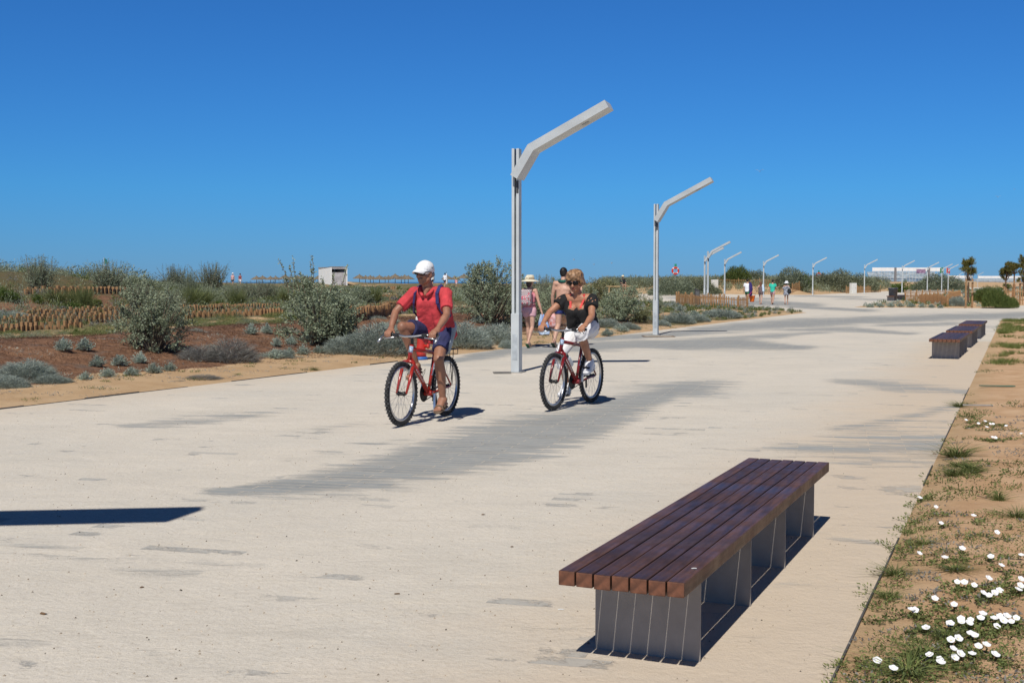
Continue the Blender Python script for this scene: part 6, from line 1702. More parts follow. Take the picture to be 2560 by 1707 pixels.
def lib(kind):
    if kind in LIB: return LIB[kind]
    out = []
    if kind == 'saltbush':
        for s in range(6):
            f, st = shrub_np(100 + s, 330, 36, 0.027, 0.6)
            out.append((mesh_of(f, 'foliage', leaf_silver), st.mesh('stem')))
    elif kind == 'olive':
        for s in range(4):
            f, st = shrub_np(200 + s, 300, 34, 0.030, 0.5, spiky=0.7, twig=0.18)
            out.append((mesh_of(f, 'foliage', leaf_olive), st.mesh('stem')))
    elif kind == 'green':
        for s in range(4):
            f, st = shrub_np(300 + s, 240, 34, 0.038, 0.5)
            out.append((mesh_of(f, 'foliage', leaf_green), st.mesh('stem')))
    elif kind == 'spread':
        for s in range(4):
            R = np.random.RandomState(400 + s)
            n_ = 6500
            a = R.rand(n_) * 6.283; rr_ = np.sqrt(R.rand(n_)) * 0.5
            x, y = rr_ * np.cos(a), rr_ * np.sin(a)
            top = (1 - (rr_ / 0.5) ** 2) ** 0.5 * (0.62 + 0.5 * (fbm(x * 6 + s * 9, y * 6, 3) + 0.35))
            z = top * R.uniform(0.15, 0.9, n_)
            P_ = np.stack([x, y, z], 1)
            Dv = np.stack([x * 1.1, y * 1.1, np.full(n_, 0.55)], 1) + R.normal(size=(n_, 3)) * 0.28
            f = blades(P_, Dv, R.uniform(0.06, 0.15, n_), 0.0085, R, 0.15)
            st = MB()
            for i in range(24):
                q = P_[i]; st.tube([(q[0] * 0.2, q[1] * 0.2, -0.03), (q[0] * 0.7, q[1] * 0.7, q[2] * 0.5), tuple(q)], [0.006, 0.005, 0.003], 4)
            out.append((mesh_of(f, 'foliage', leaf_spread), st.mesh('stem')))
    elif kind == 'cushion':
        for s in range(6):
            R = np.random.RandomState(500 + s)
            ns = 190; P_ = []; Dv = []; L = []
            for i in range(ns):
                a = R.rand() * 6.283; t = R.uniform(0.0, 1.25)
                d = np.array([math.sin(t) * math.cos(a), math.sin(t) * math.sin(a), math.cos(t)])
                ln = R.uniform(0.75, 1.05) * (0.55 + 0.13 * math.cos(3 * a + s))
                k = 13
                sv = R.uniform(0.35, 1, k)[:, None]
                pp = d * sv * ln; pp[:, 2] = pp[:, 2] * 1.5 + 0.05 - 0.15 * (sv[:, 0] - 0.3) * math.sin(t)
                P_.append(pp); Dv.append(d * 1.0 + np.array([0, 0, 0.5]) + R.normal(size=(k, 3)) * 0.45); L += [0.11] * k
            P_ = np.concatenate(P_); Dv = np.concatenate(Dv)
            f = leaf_quads(P_, Dv, np.array(L) * R.uniform(0.7, 1.3, len(L)), 0.045, R)
            out.append((mesh_of(f, 'foliage', leaf_blue), None))
    elif kind == 'farbush':
        for s in range(5):
            R = np.random.RandomState(680 + s); n_ = 7000
            a = R.rand(n_) * 6.283; rr_ = np.sqrt(R.rand(n_)) * 0.5
            x, y = rr_ * np.cos(a), rr_ * np.sin(a)
            top = np.sqrt(np.maximum(0, 1 - (rr_ / 0.51) ** 2)) * (0.72 + 0.9 * fbm(x * 5 + s * 9, y * 5, 4))
            P_ = np.stack([x, y, top * R.uniform(0.05, 0.92, n_)], 1)
            Dv = np.stack([x * 0.9, y * 0.9, np.full(n_, 0.8)], 1) + R.normal(size=(n_, 3)) * 0.35
            out.append((mesh_of(leaf_quads(P_, Dv, R.uniform(0.05, 0.13, n_), 0.013, R), 'foliage', leaf_wispy if s % 2 else leaf_farmix), None))
    elif kind == 'feather':
        for s in range(4):
            R = np.random.RandomState(690 + s); n_ = 5200
            a = R.rand(n_) * 6.283; rr_ = np.sqrt(R.rand(n_)) * 0.5
            x, y = rr_ * np.cos(a), rr_ * np.sin(a)
            top = np.sqrt(np.maximum(0, 1 - (rr_ / 0.51) ** 2)) * (0.8 + 0.8 * fbm(x * 5 + s * 9, y * 5, 4))
            P_ = np.stack([x, y, top * R.uniform(0.02, 0.85, n_)], 1)
            Dv = np.stack([x * 0.5, y * 0.5, np.full(n_, 0.9)], 1) + R.normal(size=(n_, 3)) * 0.28
            out.append((mesh_of(leaf_quads(P_, Dv, R.uniform(0.08, 0.20, n_), 0.014, R), 'foliage', leaf_feather), None))
    elif kind == 'wispy':
        for s in range(4):
            R = np.random.RandomState(650 + s); st = MB(); P_ = []; Dv = []; L = []
            for i in range(150):
                a = R.rand() * 6.283; t = abs(R.normal()) * 0.42
                d = np.array([math.sin(t) * math.cos(a), math.sin(t) * math.sin(a), math.cos(t)])
                b_ = np.array([R.normal() * 0.11, R.normal() * 0.11, 0.0]); ln = R.uniform(0.55, 1.02)
                k = 44; sv = R.uniform(0.12, 1, k)[:, None] ** 0.8
                P_.append(b_ + d * sv * ln + R.normal(size=(k, 3)) * 0.012); Dv.append(d * 1.2 + R.normal(size=(k, 3)) * 0.55); L.append(0.046 * (1.15 - 0.6 * sv[:, 0]))
                if i % 2 == 0: st.tube([tuple(b_), tuple(b_ + d * ln * 0.5), tuple(b_ + d * ln)], [0.005, 0.004, 0.0015], 4)
            P_ = np.concatenate(P_); Dv = np.concatenate(Dv); L = np.concatenate(L)
            out.append((mesh_of(leaf_quads(P_, Dv, L, L * 0.36, R), 'foliage', leaf_wispy), st.mesh('stem')))
    elif kind == 'broom':
        for s in range(4):
            R = np.random.RandomState(600 + s); n_ = 900
            a = R.rand(n_) * 6.283; t = np.abs(R.normal(size=n_)) * 0.42
            P_ = np.stack([0.12 * np.sqrt(R.rand(n_)) * np.cos(a), 0.12 * np.sqrt(R.rand(n_)) * np.sin(a), np.full(n_, -0.02)], 1)
            Dv = np.stack([np.sin(t) * np.cos(a), np.sin(t) * np.sin(a), np.cos(t)], 1)
            f = blades(P_, Dv, R.uniform(0.5, 1.1, n_), 0.010, R, 0.12)
            out.append((mesh_of(f, 'foliage', leaf_broom), None))
    elif kind == 'grass':
        for s in range(5):
            R = np.random.RandomState(700 + s); n_ = 210
            a = R.rand(n_) * 6.283; t = np.abs(R.normal(size=n_)) * 0.55
            P_ = np.stack([0.16 * R.rand(n_) * np.cos(a), 0.16 * R.rand(n_) * np.sin(a), np.full(n_, -0.02)], 1)
            Dv = np.stack([np.sin(t) * np.cos(a), np.sin(t) * np.sin(a), np.cos(t)], 1)
            f = blades(P_, Dv, R.uniform(0.2, 1.1, n_), 0.020, R, 0.35)
            out.append((mesh_of(f, 'foliage', leaf_weed), None))
    elif kind == 'twig':
        for s in range(3):
            R = np.random.RandomState(800 + s); n_ = 3400
            a = R.rand(n_) * 6.283; rr_ = np.sqrt(R.rand(n_)) * 0.46
            P_ = np.stack([rr_ * np.cos(a), rr_ * np.sin(a), R.uniform(0, 0.75, n_) * (1 - (rr_ / 0.5) ** 2)], 1)
            Dv = np.stack([np.cos(a) * 0.7, np.sin(a) * 0.7, np.full(n_, 0.8)], 1) + R.normal(size=(n_, 3)) * 0.5
            f = blades(P_, Dv, R.uniform(0.10, 0.24, n_), 0.007, R, 0.1)
            out.append((mesh_of(f, 'foliage', leaf_dry), None))
    for _, st in out:
        if st is not None: st.materials.append(stem_m)
    LIB[kind] = out
    return out
VN = {'farbush': ('dune_bush', 'shrub'), 'feather': ('feathery_bush', 'shrub'), 'wispy': ('wispy_shrub', 'shrub'), 'saltbush': ('saltbush', 'shrub'), 'olive': ('shrub', 'shrub'), 'green': ('green_shrub', 'shrub'), 'spread': ('spreading_shrub', 'shrub'), 'cushion': ('cushion_plant', 'plant'), 'broom': ('broom_bush', 'shrub'), 'grass': ('grass_tuft', 'grass'), 'twig': ('dry_bush', 'shrub')}
VG = {'farbush': 'grey bushes on the far dunes', 'feather': 'feathery green bushes in the right-hand planting', 'wispy': 'upright wispy grey bushes on the dunes', 'saltbush': 'silver saltbushes on the dunes', 'olive': 'olive green shrubs on the dunes', 'green': 'bright green shrubs', 'spread': 'low spreading grey-blue shrubs', 'cushion': 'small silver cushion plants on the bank', 'broom': 'green broom bushes on the dunes', 'grass': 'grass tufts on the sand', 'twig': 'dry twiggy bushes'}
_cnt = {}
VR = random.Random(11)
def plant_at(kind, p, w, h, label, depth=1.0, parts=True):
    L_ = lib(kind); i = _cnt.get(kind, 0); _cnt[kind] = i + 1
    fm, sm_ = L_[i % len(L_)]
    nm, cat = VN[kind]
    rz = VR.uniform(0, 6.28)
    if sm_ is None or not parts:
        o = bpy.data.objects.new(nm, fm); COL.objects.link(o)
        o.location = p; o.rotation_euler = (0, 0, rz); o.scale = (w, w * depth, h); tag(o, label, cat, VG[kind]); return o
    r = empty(nm, p, rz, label, cat, VG[kind]); r.scale = (w, w * depth, h)
    for nme, me_ in (('foliage', fm), ('stem', sm_)):
        o = bpy.data.objects.new(nme, me_); COL.objects.link(o); o.parent = r
    return r
def veg(kind, u, vb, w, h, label, Yf=None, **k):
    """photo-space size: centre u, base vb, width and height (on the 2352-wide view)"""
    p = hd(u, vb)
    if Yf:
        x = (u * 1.08844 - 1280) / FPX * Yf; p = Vector((x, Yf, gz(x, Yf)))
    sc_ = p.y * 1.08844 / FPX
    p.z -= 0.02
    base_v = HORIZON - (p.z - CAM_H) * FPX / p.y
    return plant_at(kind, p, w * sc_, h * sc_, label, **k)
def spikes(u, vb, tips, seed, label, kind='saltbush', size=(10, 10)):
    pass

# the big bushes of the left bank
b1 = veg('saltbush', 352, 806, 190, 172, 'big silver-green saltbush standing alone on the brown bank at left')
veg('twig', 462, 826, 110, 48, 'grey dry twigs spilling from the foot of the big lone saltbush', depth=0.8)
veg('twig', 532, 830, 120, 76, 'grey twiggy mound right of the big lone saltbush')
b2 = veg('saltbush', 735, 790, 225, 172, 'broad saltbush with tall flower spikes left of the man cyclist')
veg('saltbush', 820, 706, 78, 62, 'dark compact saltbush just right of the broad spiked one')
veg('saltbush', 775, 790, 90, 70, 'lower front lobe saltbush at the foot of the broad spiked one')
b3 = veg('saltbush', 1125, 742, 175, 146, 'round saltbush filling the gap between man cyclist and tall lamp')
veg('saltbush', 1215, 752, 110, 124, 'tall saltbush behind the straw-hat woman')
veg('wispy', 1262, 748, 90, 118, 'wispy bush between the straw-hat woman and the bare-backed man')
veg('saltbush', 1425, 738, 130, 92, 'wide low saltbush right of the woman cyclist')
veg('saltbush', 1340, 742, 80, 100, 'saltbush hidden behind the woman cyclist\'s shoulder')
veg('olive', 1375, 700, 110, 60, 'olive shrub above the wide low saltbush, under the dune bench')
veg('olive', 1472, 742, 52, 40, 'small olive shrub left of the second lamp base')
veg('saltbush', 1512, 722, 36, 62, 'upright saltbush right beside the second lamp post')
veg('wispy', 1240, 700, 150, 70, 'hazy wispy clump on the rise behind the straw hat')
veg('olive', 1300, 690, 120, 56, 'olive shrub on the rise behind the bare-backed man')
for i, (u, w, h, v) in enumerate(((92, 100, 74, 664), (246, 108, 68, 668), (405, 92, 56, 668), (487, 96, 62, 668), (440, 60, 66, 690))):
    veg('wispy', u, v, w, h * 1.12, ['grey-green bush on the skyline at far left, left of the tiny flag', 'grey-green skyline bush directly under the tiny teal flag', 'pale thin skyline bush above the big lone saltbush', 'taller skyline bush with thin stalks left of the far couple', 'lower bush in front of the two pale skyline bushes'][i], parts=(i < 4))
for i, (u, v, w, h) in enumerate(((560, 690, 120, 44), (330, 700, 110, 50), (395, 715, 90, 52), (610, 690, 100, 48), (680, 675, 90, 46), (545, 705, 90, 46))):
    veg('wispy', u, v, w, h, ['wispy bush below the far couple on the left dune', 'wispy bush behind and left of the big lone saltbush', 'wispy bush behind and right of the big lone saltbush', 'wispy bush right of and below the far couple', 'wispy bush in front of the parasol row left of the kiosk', 'wispy bush just above the log edging between the big saltbushes'][i])
for i, (u, v, w, h) in enumerate(((175, 706, 60, 52), (198, 712, 56, 60), (130, 700, 70, 40), (442, 706, 56, 56), (545, 708, 52, 50), (705, 690, 60, 60), (655, 700, 50, 44), (470, 700, 50, 40), (862, 700, 50, 50))):
    veg('broom', u, v, w * 0.9, h, ['feathery broom left of its taller twin above the left log edging', 'tallest feathery broom above the left log edging', 'low broom at the far left of the terrace', 'broom right behind the big lone saltbush', 'broom on the sand patch above the log edging', 'dark broom behind the broad spiked saltbush', 'small broom left of the broad spiked saltbush', 'small broom right of the big lone saltbush top', 'broom right of the dark compact saltbush'][i])
for i, (u, v, w, h) in enumerate(((35, 694, 60, 30), (86, 697, 32, 26), (222, 704, 38, 22), (160, 712, 60, 24), (500, 706, 30, 20), (10, 690, 50, 34), (668, 738, 26, 20), (176, 768, 18, 20))):
    veg('green', u, v, w, h, ['bright green shrub at the left edge of the terrace', 'round bright green shrub left of the feathery brooms', 'dark green shrub right of the feathery brooms', 'low green mat at the foot of the feathery brooms', 'small green shrub between brooms above the log edging', 'green shrub cut by the left edge of the photo', 'green tuft at the left foot of the broad spiked saltbush', 'small dark green plant standing in the sand gap on the bank'][i], parts=False)
veg('spread', 20, 742, 110, 40, 'straggly grey-green plants hiding the left end of the log edging')
veg('spread', 868, 812, 160, 92, 'grey-blue spreading shrub in front of the man cyclist\'s bicycle')
veg('spread', 800, 812, 110, 60, 'grey-blue spreading shrub left of the one by the bicycle')
veg('spread', 1062, 798, 130, 78, 'grey-blue spreading shrub right behind the man cyclist\'s back')
veg('spread', 1130, 788, 120, 58, 'grey-blue spreading shrub left of the tall lamp')
veg('spread', 1165, 800, 40, 28, 'pale low shrub touching the left side of the tall lamp')
veg('spread', 60, 870, 130, 62, 'grey-blue spreading shrub at the bottom left of the bank')
veg('spread', 20, 890, 90, 40, 'grey shrub at the left edge just above the sand strip')
veg('spread', 120, 880, 90, 30, 'flat grey shrub right of the bottom left one on the bank')
veg('spread', 640, 820, 60, 26, 'small spreading shrub among the right-hand cushion plants')
veg('spread', 1390, 752, 70, 30, 'low spreading shrub below the wide saltbush right of the woman')
veg('spread', 1440, 756, 60, 22, 'low grey shrub on the sand left of the second lamp')
veg('spread', 1560, 742, 70, 34, 'spreading shrub right of the second lamp')
veg('spread', 1600, 738, 60, 22, 'low spreading shrub below the picket fence')
veg('spread', 1655, 728, 90, 26, 'wide grey mat of shrub right of the picket fence')
veg('spread', 1520, 748, 40, 18, 'little grey shrub at the second lamp base, right side')
veg('twig', 465, 869, 86, 16, 'flat dead bush lying on the sand strip by the path')
veg('twig', 410, 875, 40, 6, 'flat scrap of dead plant at the path edge left of the dead bush')
CU = [(146, 808, 46, 36, 'cushion plant, left one of the upper pair on the brown bank'), (196, 806, 48, 36, 'cushion plant, right one of the upper pair on the brown bank'),
      (223, 842, 42, 30, 'cushion plant below the upper pair, first of the middle row'), (274, 841, 48, 30, 'cushion plant in the centre of the middle row'), (322, 834, 38, 30, 'cushion plant at the right end of the middle row, under the big saltbush'),
      (196, 872, 36, 22, 'leftmost cushion plant of the front row by the sand'), (247, 866, 42, 26, 'second cushion plant of the front row by the sand'), (301, 862, 44, 24, 'third cushion plant of the front row by the sand'),
      (353, 857, 44, 28, 'fourth cushion plant of the front row, touching the fifth'), (390, 852, 38, 24, 'fifth cushion plant at the right end of the front row'),
      (577, 768, 36, 28, 'cushion plant, left one of the pair above the twiggy mound'), (613, 766, 32, 26, 'cushion plant, right one of the pair above the twiggy mound'),
      (635, 796, 26, 26, 'small cushion plant left of two under the broad spiked saltbush'), (670, 792, 32, 24, 'cushion plant just under the broad spiked saltbush'), (700, 784, 34, 24, 'cushion plant tucked against the broad spiked saltbush'),
      (663, 820, 40, 26, 'cushion plant in the middle of the row nearest the path'), (630, 824, 40, 26, 'cushion plant at the left end of the row nearest the path'), (696, 815, 36, 26, 'cushion plant third in the row nearest the path'),
      (732, 811, 34, 22, 'cushion plant fourth in the row nearest the path'), (759, 806, 34, 24, 'cushion plant at the right end of the row nearest the path'),
      (1098, 742, 36, 22, 'cushion plant on the bank behind the man cyclist\'s shoulder'), (1158, 760, 38, 22, 'cushion plant left of the tall lamp on the bank'),
      (1562, 715, 30, 16, 'cushion plant at the foot of the picket fence'), (1594, 726, 36, 14, 'cushion plant below the picket fence corner'), (1615, 730, 30, 10, 'small cushion plant right of the fence corner one'),
      (1345, 778, 40, 16, 'cushion plant behind the woman cyclist near the path edge'), (1395, 772, 36, 20, 'cushion plant right of the woman cyclist near the path edge'), (1430, 762, 40, 18, 'cushion plant further right of the woman cyclist'),
      (905, 742, 30, 14, 'cushion plant beside the man cyclist\'s right arm'), (880, 752, 40, 14, 'cushion plant on the sandy path left of the man cyclist')]
for (u, v, w, h, lab) in CU: veg('cushion', u, v, w * 0.92, h * 0.95, lab)
# flower stalks rising above two bushes
def stalks(root, tips, seed):
    R = np.random.RandomState(seed)
    sx, sy, sz = root.scale; Mi = root.matrix_basis.inverted()
    for (u, v) in tips:
        Yp = root.location.y
        t = at(*D(u, v), Yp); b_ = Vector((t.x + (root.location.x - t.x) * 0.25, Yp, root.location.z + sz * 0.7))
        m = b_.lerp(t, 0.6) + Vector((0.03 * R.randn(), 0.03, 0))
        st = MB().tube([Mi @ b_, Mi @ m, Mi @ t], [0.004, 0.003, 0.0015], 5)
        me_ = st.mesh('flower_stalk'); me_.materials.append(stem_r)
        o = link('flower_stalk', me_, None, root)
        n_ = 46
        s = R.uniform(0.15, 1, n_)
        P_ = np.array([list((b_.lerp(m, k / 0.6) if k < 0.6 else m.lerp(t, (k - 0.6) / 0.4))) for k in s]) + R.normal(size=(n_, 3)) * 0.012
        f = leaf_quads(P_, R.normal(size=(n_, 3)) + np.array([0, 0, 0.8]), R.uniform(0.03, 0.06, n_), 0.03, R)
        V = np.array([list(Mi @ Vector(x)) for x in f[0]])
        me_ = np_quads('flower_spike', V, f[1]); me_.materials.append(leaf_silver)
        link('flower_spike', me_, None, o)
stalks(b2, ((639, 596), (673, 590), (664, 612), (716, 586), (712, 600), (798, 612), (690, 630), (740, 640), (655, 640), (765, 628)), 1)
stalks(b3, ((1096, 606), (1110, 612), (1084, 622), (1140, 618), (1155, 622), (1125, 620), (1170, 628)), 2)
stalks(b1, ((262, 742), (448, 760), (300, 655), (335, 650)), 3)

# bushes of the far dunes that can be told apart
veg('farbush', 1600, 0, 110, 50, 'rounded grey bush below the nearer life ring', Yf=140.)
veg('farbush', 1545, 0, 110, 50, 'greyish bush left of the nearer life ring', Yf=132.)
veg('feather', 1690, 0, 66, 50, 'darkest green bush on the dune crest between two lamps', Yf=156.)
veg('farbush', 1725, 0, 80, 46, 'grey bush right of the darkest bush on the dune crest', Yf=158.)
veg('farbush', 1820, 0, 90, 60, 'tall grey bush on the bank above the turquoise-shirted walker', Yf=148.)
veg('green', 1845, 0, 50, 42, 'dark green bush behind the white-hatted walker', Yf=147.)
veg('farbush', 1905, 0, 100, 62, 'grey bush with distant life ring above the stony bank', Yf=165.)
veg('farbush', 1960, 0, 110, 58, 'grey-olive bush right of the lamp by the stony bank', Yf=175.)
veg('green', 2068, 682, 58, 26, 'low dark green bush at the sandy slope behind the litter bin', Yf=170.)
veg('farbush', 2155, 0, 120, 50, 'grey bush in front of the grandstand\'s right half', Yf=200.)
# planting on the right
veg('feather', 2288, 707, 60, 60, 'large bright green bush at the right end of the planting')
veg('feather', 2312, 708, 50, 40, 'lower feathery bush at the right foot of the large bright green bush')
veg('feather', 2262, 694, 60, 44, 'upper left green bush joining the large bright green bush')
veg('green', 2313, 652, 26, 22, 'dark round bush in front of the far right grandstand', Yf=150.)
veg('spread', 2196, 703, 46, 30, 'grey-blue shrub inside the corner of the picket fence')
veg('green', 2228, 678, 16, 14, 'little bright green bush between the tree stakes', Yf=110., parts=False)
for i, (u, v, w) in enumerate(((1998, 706, 26), (2022, 705, 26), (2046, 705, 28), (2068, 705, 24), (2092, 706, 30), (2118, 706, 26), (2140, 707, 24), (2160, 708, 20))):
    veg('cushion', u, v, w * 0.8, 10, 'silvery cushion plant in the row along the right-hand planting, number %s from the left tip' % ['one', 'two', 'three', 'four', 'five', 'six', 'seven', 'eight'][i])
# stuff: scrub on the far dunes, on the middle dunes, low plants on the planting
def scatter(name, kind_mats, pts_fn, n_, seed, hrange, leafn, leaf, label=None):
    R = np.random.RandomState(seed); parts_ = []
    k = 0
    while k < n_:
        q = pts_fn(R)
        if q is None: continue
        x, y = q; z = gz(x, y)
        h = R.uniform(*hrange); w = h * R.uniform(0.9, 1.7)
        L_ = max(0.03, y * 0.0011) * leaf; m = int(min(420, max(60, leafn * w * h / (L_ * L_) * 0.02)))
        v = R.normal(size=(m, 3)); v = unit(v); v[:, 2] = np.abs(v[:, 2])
        rr_ = R.uniform(0.25, 1.0, m)[:, None]
        P_ = np.array([x, y, z]) + v * rr_ * np.array([w * 0.5, w * 0.5, h * 0.85])
        Dv = v * 0.8 + np.array([0, 0, 0.9]) + R.normal(size=(m, 3)) * 0.4
        parts_.append(leaf_quads(P_, Dv, R.uniform(0.6, 1.5, m) * L_ * 1.5, L_ * 0.42, R)); k += 1
    me_ = np_quads(name, *join(parts_)); me_.materials.append(kind_mats)
    o = link(name, me_); tag(o, kind='stuff')
    return o
def p_far(R):
    Yp = R.uniform(140, 225); u = R.uniform(1500, 2420); x = (u - 1280) / FPX * Yp
    df = float(sd_far(np.array(x), np.array(Yp)))
    if df < R.uniform(1.0, 5) or fbm(x * 0.07, Yp * 0.07, 2) < -0.20: return None
    return x, Yp
scatter('dune_scrub', leaf_wispy, p_far, 1150, 21, (0.6, 1.45), 14, 1.0)
scatter('dune_scrub', leaf_olive, p_far, 420, 22, (0.45, 1.2), 14, 1.0)
def big_scrub(seed, n_, fn, hr, wr, m_):
    R = np.random.RandomState(seed); parts_ = []; k = 0
    src = []
    for v_ in lib('farbush'):
        me0 = v_[0]; co = np.empty(len(me0.vertices) * 3, np.float32); me0.vertices.foreach_get('co', co); src.append(co.reshape(-1, 4, 3))
    while k < n_:
        q = fn(R)
        if q is None: continue
        x, y = q; h = R.uniform(*hr); w = h * R.uniform(*wr); a = R.rand() * 6.283
        F_ = src[R.randint(len(src))]; F_ = F_[R.permutation(len(F_))[:1900]].reshape(-1, 3)
        ca, sa = math.cos(a), math.sin(a)
        V = np.stack([(F_[:, 0] * ca - F_[:, 1] * sa) * w + x, (F_[:, 0] * sa + F_[:, 1] * ca) * w + y, F_[:, 2] * h + gz(x, y) - 0.05], 1)
        parts_.append((V, np.arange(len(V)).reshape(-1, 4))); k += 1
    me_ = np_quads('dune_scrub', *join(parts_)); me_.materials.append(m_)
    tag(link('dune_scrub', me_), kind='stuff')
def p_far2(R):
    q = p_far(R)
    if q is None: return None
    x, y = q; df = float(sd_far(np.array(x), np.array(y))); u = 1280 + x / y * FPX
    if df > 22 or df < 2.2 or (1830 < u < 1900 and R.rand() < 0.6) or (2000 < u < 2060 and df < 4): return None
    return q
big_scrub(61, 60, p_far2, (0.9, 1.6), (2.2, 3.6), leaf_wispy)
big_scrub(62, 34, p_far2, (0.8, 1.4), (2.2, 3.6), leaf_farmix)
def p_mid3(R):
    Yp = R.uniform(40, 100); u = R.uniform(300, 1650); x = (u - 1280) / FPX * Yp
    if float(sd_left(np.array(x), np.array(Yp))) < 10 or 960 < u < 1150: return None
    return x, Yp
big_scrub(63, 46, p_mid3, (0.4, 0.75), (1.6, 3.0), leaf_wispy)
def p_crest(R):
    Yp = R.uniform(36, 75); u = R.uniform(-60, 860); x = (u - 1280) / FPX * Yp
    if float(sd_left(np.array(x), np.array(Yp))) < 11 or (u < 330 and R.rand() < 0.6): return None
    return x, Yp
big_scrub(64, 46, p_crest, (0.45, 1.0), (1.5, 2.8), leaf_wispy)
big_scrub(65, 26, p_crest, (0.4, 0.8), (1.5, 2.6), leaf_broom)
def p_edge(R):
    Yp = R.uniform(19, 36); d = R.uniform(5.4, 8.6)
    x = float(path_left(np.array(Yp))) - d / 0.91; u = 1280 + x / Yp * FPX
    if u > 1000 or fbm(x * 0.7, Yp * 0.7, 3) < 0.0: return None
    return x, Yp
big_scrub(66, 95, p_edge, (0.10, 0.28), (1.6, 3.4), leaf_broom)
big_scrub(67, 85, p_edge, (0.08, 0.22), (1.6, 3.4), leaf_wispy)
def p_bank2(R):
    Yp = R.uniform(16, 40); d = R.uniform(1.6, 5.5)
    x = float(path_left(np.array(Yp))) - d / 0.91; u = 1280 + x / Yp * FPX
    if fbm(x * 0.5 + 3, Yp * 0.5, 3) < 0.08 or u > 1500: return None
    return x, Yp
big_scrub(68, 70, p_bank2, (0.06, 0.18), (2.2, 4.5), leaf_spread)
big_scrub(69, 60, p_bank2, (0.05, 0.14), (2.2, 5.0), leaf_dry)
def p_mid(R):
    Yp = 25 * (150 / 25) ** R.rand(); u = R.uniform(-150, 1720); x = (u - 1280) / FPX * Yp
    dl = float(sd_left(np.array(x), np.array(Yp)))
    if u < 500 and Yp > 33 and R.rand() < 0.72: return None
    if dl < 8.2 or fbm(x * 0.16 + 7, Yp * 0.16, 3) < -0.06: return None
    if 950 < u < 1120 and R.rand() < 0.7: return None
    return x, Yp
scatter('dune_scrub', leaf_wispy, p_mid, 620, 23, (0.22, 0.6), 14, 1.0)
scatter('dune_scrub', leaf_broom, p_mid, 560, 24, (0.15, 0.5), 12, 1.2)
scatter('dune_scrub', leaf_dry, p_mid, 300, 25, (0.12, 0.35), 12, 1.0)
def p_mid2(R):
    Yp = R.uniform(72, 150); u = R.uniform(1120, 1640); x = (u - 1280) / FPX * Yp
    dl = float(sd_left(np.array(x), np.array(Yp)))
    if dl < 1.5: return None
    return x, Yp
scatter('dune_scrub', leaf_silver, p_mid2, 330, 26, (0.45, 1.15), 14, 1.0)
scatter('dune_scrub', leaf_olive, p_mid2, 200, 28, (0.4, 1.0), 14, 1.0)
def p_plant(R):
    Yp = R.uniform(70, 210); u = R.uniform(2100, 2600); x = (u - 1280) / FPX * Yp
    dm = float(sd_mid(np.array(x), np.array(Yp)))
    if dm < 0.5 or (dm > 6 and R.rand() < 0.6): return None
    return x, Yp
scatter('ground_cover', leaf_blue, p_plant, 200, 27, (0.12, 0.35), 12, 0.9)
scatter('ground_cover', leaf_green, p_plant, 150, 29, (0.12, 0.4), 12, 0.9)
def p_isle(R):
    Yp = R.uniform(42, 75); x = R.uniform(2, 14.5)
    dl = float(sd_left(np.array(x), np.array(Yp)))
    if dl < 0.15 or dl > 7: return None
    return x, Yp
scatter('ground_cover', leaf_broom, p_isle, 520, 31, (0.06, 0.14), 12, 0.8)
scatter('ground_cover', leaf_spread, p_isle, 160, 32, (0.12, 0.3), 12, 0.8)

# weeds on the sand strip at left and straw litter on the bank
def strip(R):
    Yp = R.uniform(12.5, 42); d = R.uniform(0.05, 1.5)
    return float(path_left(np.array(Yp))) - d / 0.91, Yp
def flat_weeds(name, fn, n_, seed, m, r_, L, mat_, up=0.35, h=0.02, wk=0.4, grass=False):
    R = np.random.RandomState(seed); parts_ = []; k = 0
    while k < n_:
        q = fn(R)
        if q is None: continue
        x0, y0 = q; rad = r_ * R.uniform(0.4, 1.5)
        a = R.rand(m) * 6.283; rr_ = np.sqrt(R.rand(m)) * rad
        x, y = x0 + rr_ * np.cos(a), y0 + rr_ * np.sin(a)
        z = np.maximum(H(x, y), 0.0) + R.uniform(0, h, m)
        P_ = np.stack([x, y, z], 1)
        Dv = np.stack([np.cos(a), np.sin(a), np.full(m, up)], 1) + R.normal(size=(m, 3)) * 0.6
        Dv[:, 2] = np.abs(Dv[:, 2])
        parts_.append(blades(P_, Dv, R.uniform(0.6, 1.4, m) * L, L * wk, R, 0.2) if grass else leaf_quads(P_, Dv, R.uniform(0.6, 1.4, m) * L, L * wk, R)); k += 1
    me_ = np_quads(name, *join(parts_)); me_.materials.append(mat_)
    o = link(name, me_); tag(o, kind='stuff'); return o
flat_weeds('weeds', strip, 75, 41, 40, 0.11, 0.026, leaf_weed, 0.6)
flat_weeds('plant_litter', strip, 150, 42, 18, 0.14, 0.035, leaf_dry, 0.1, 0.008, 0.2)
def bank(R):
    Yp = R.uniform(16, 44); d = R.uniform(1.5, 6.2)
    return float(path_left(np.array(Yp))) - d / 0.91, Yp
mulch_l = leafmat('mulch_litter', [(0.05, 0.025, 0.016), (0.13, 0.065, 0.04), (0.22, 0.13, 0.085), (0.20, 0.17, 0.145)])
flat_weeds('plant_litter', bank, 1700, 43, 40, 0.35, 0.05, mulch_l, 0.10, 0.006, 0.12)
flat_weeds('plant_litter', bank, 90, 44, 40, 0.22, 0.04, leaf_spread, 0.8, 0.03, 0.16)
for i, (u, v, w, h) in enumerate(((722, 850, 26, 14), (545, 861, 20, 10))):
    veg('grass', u, v, w, h, ['small leafy green weed standing alone on the sand strip by the path', 'tiny green weed on the sand strip right of the flat dead bush'][i])

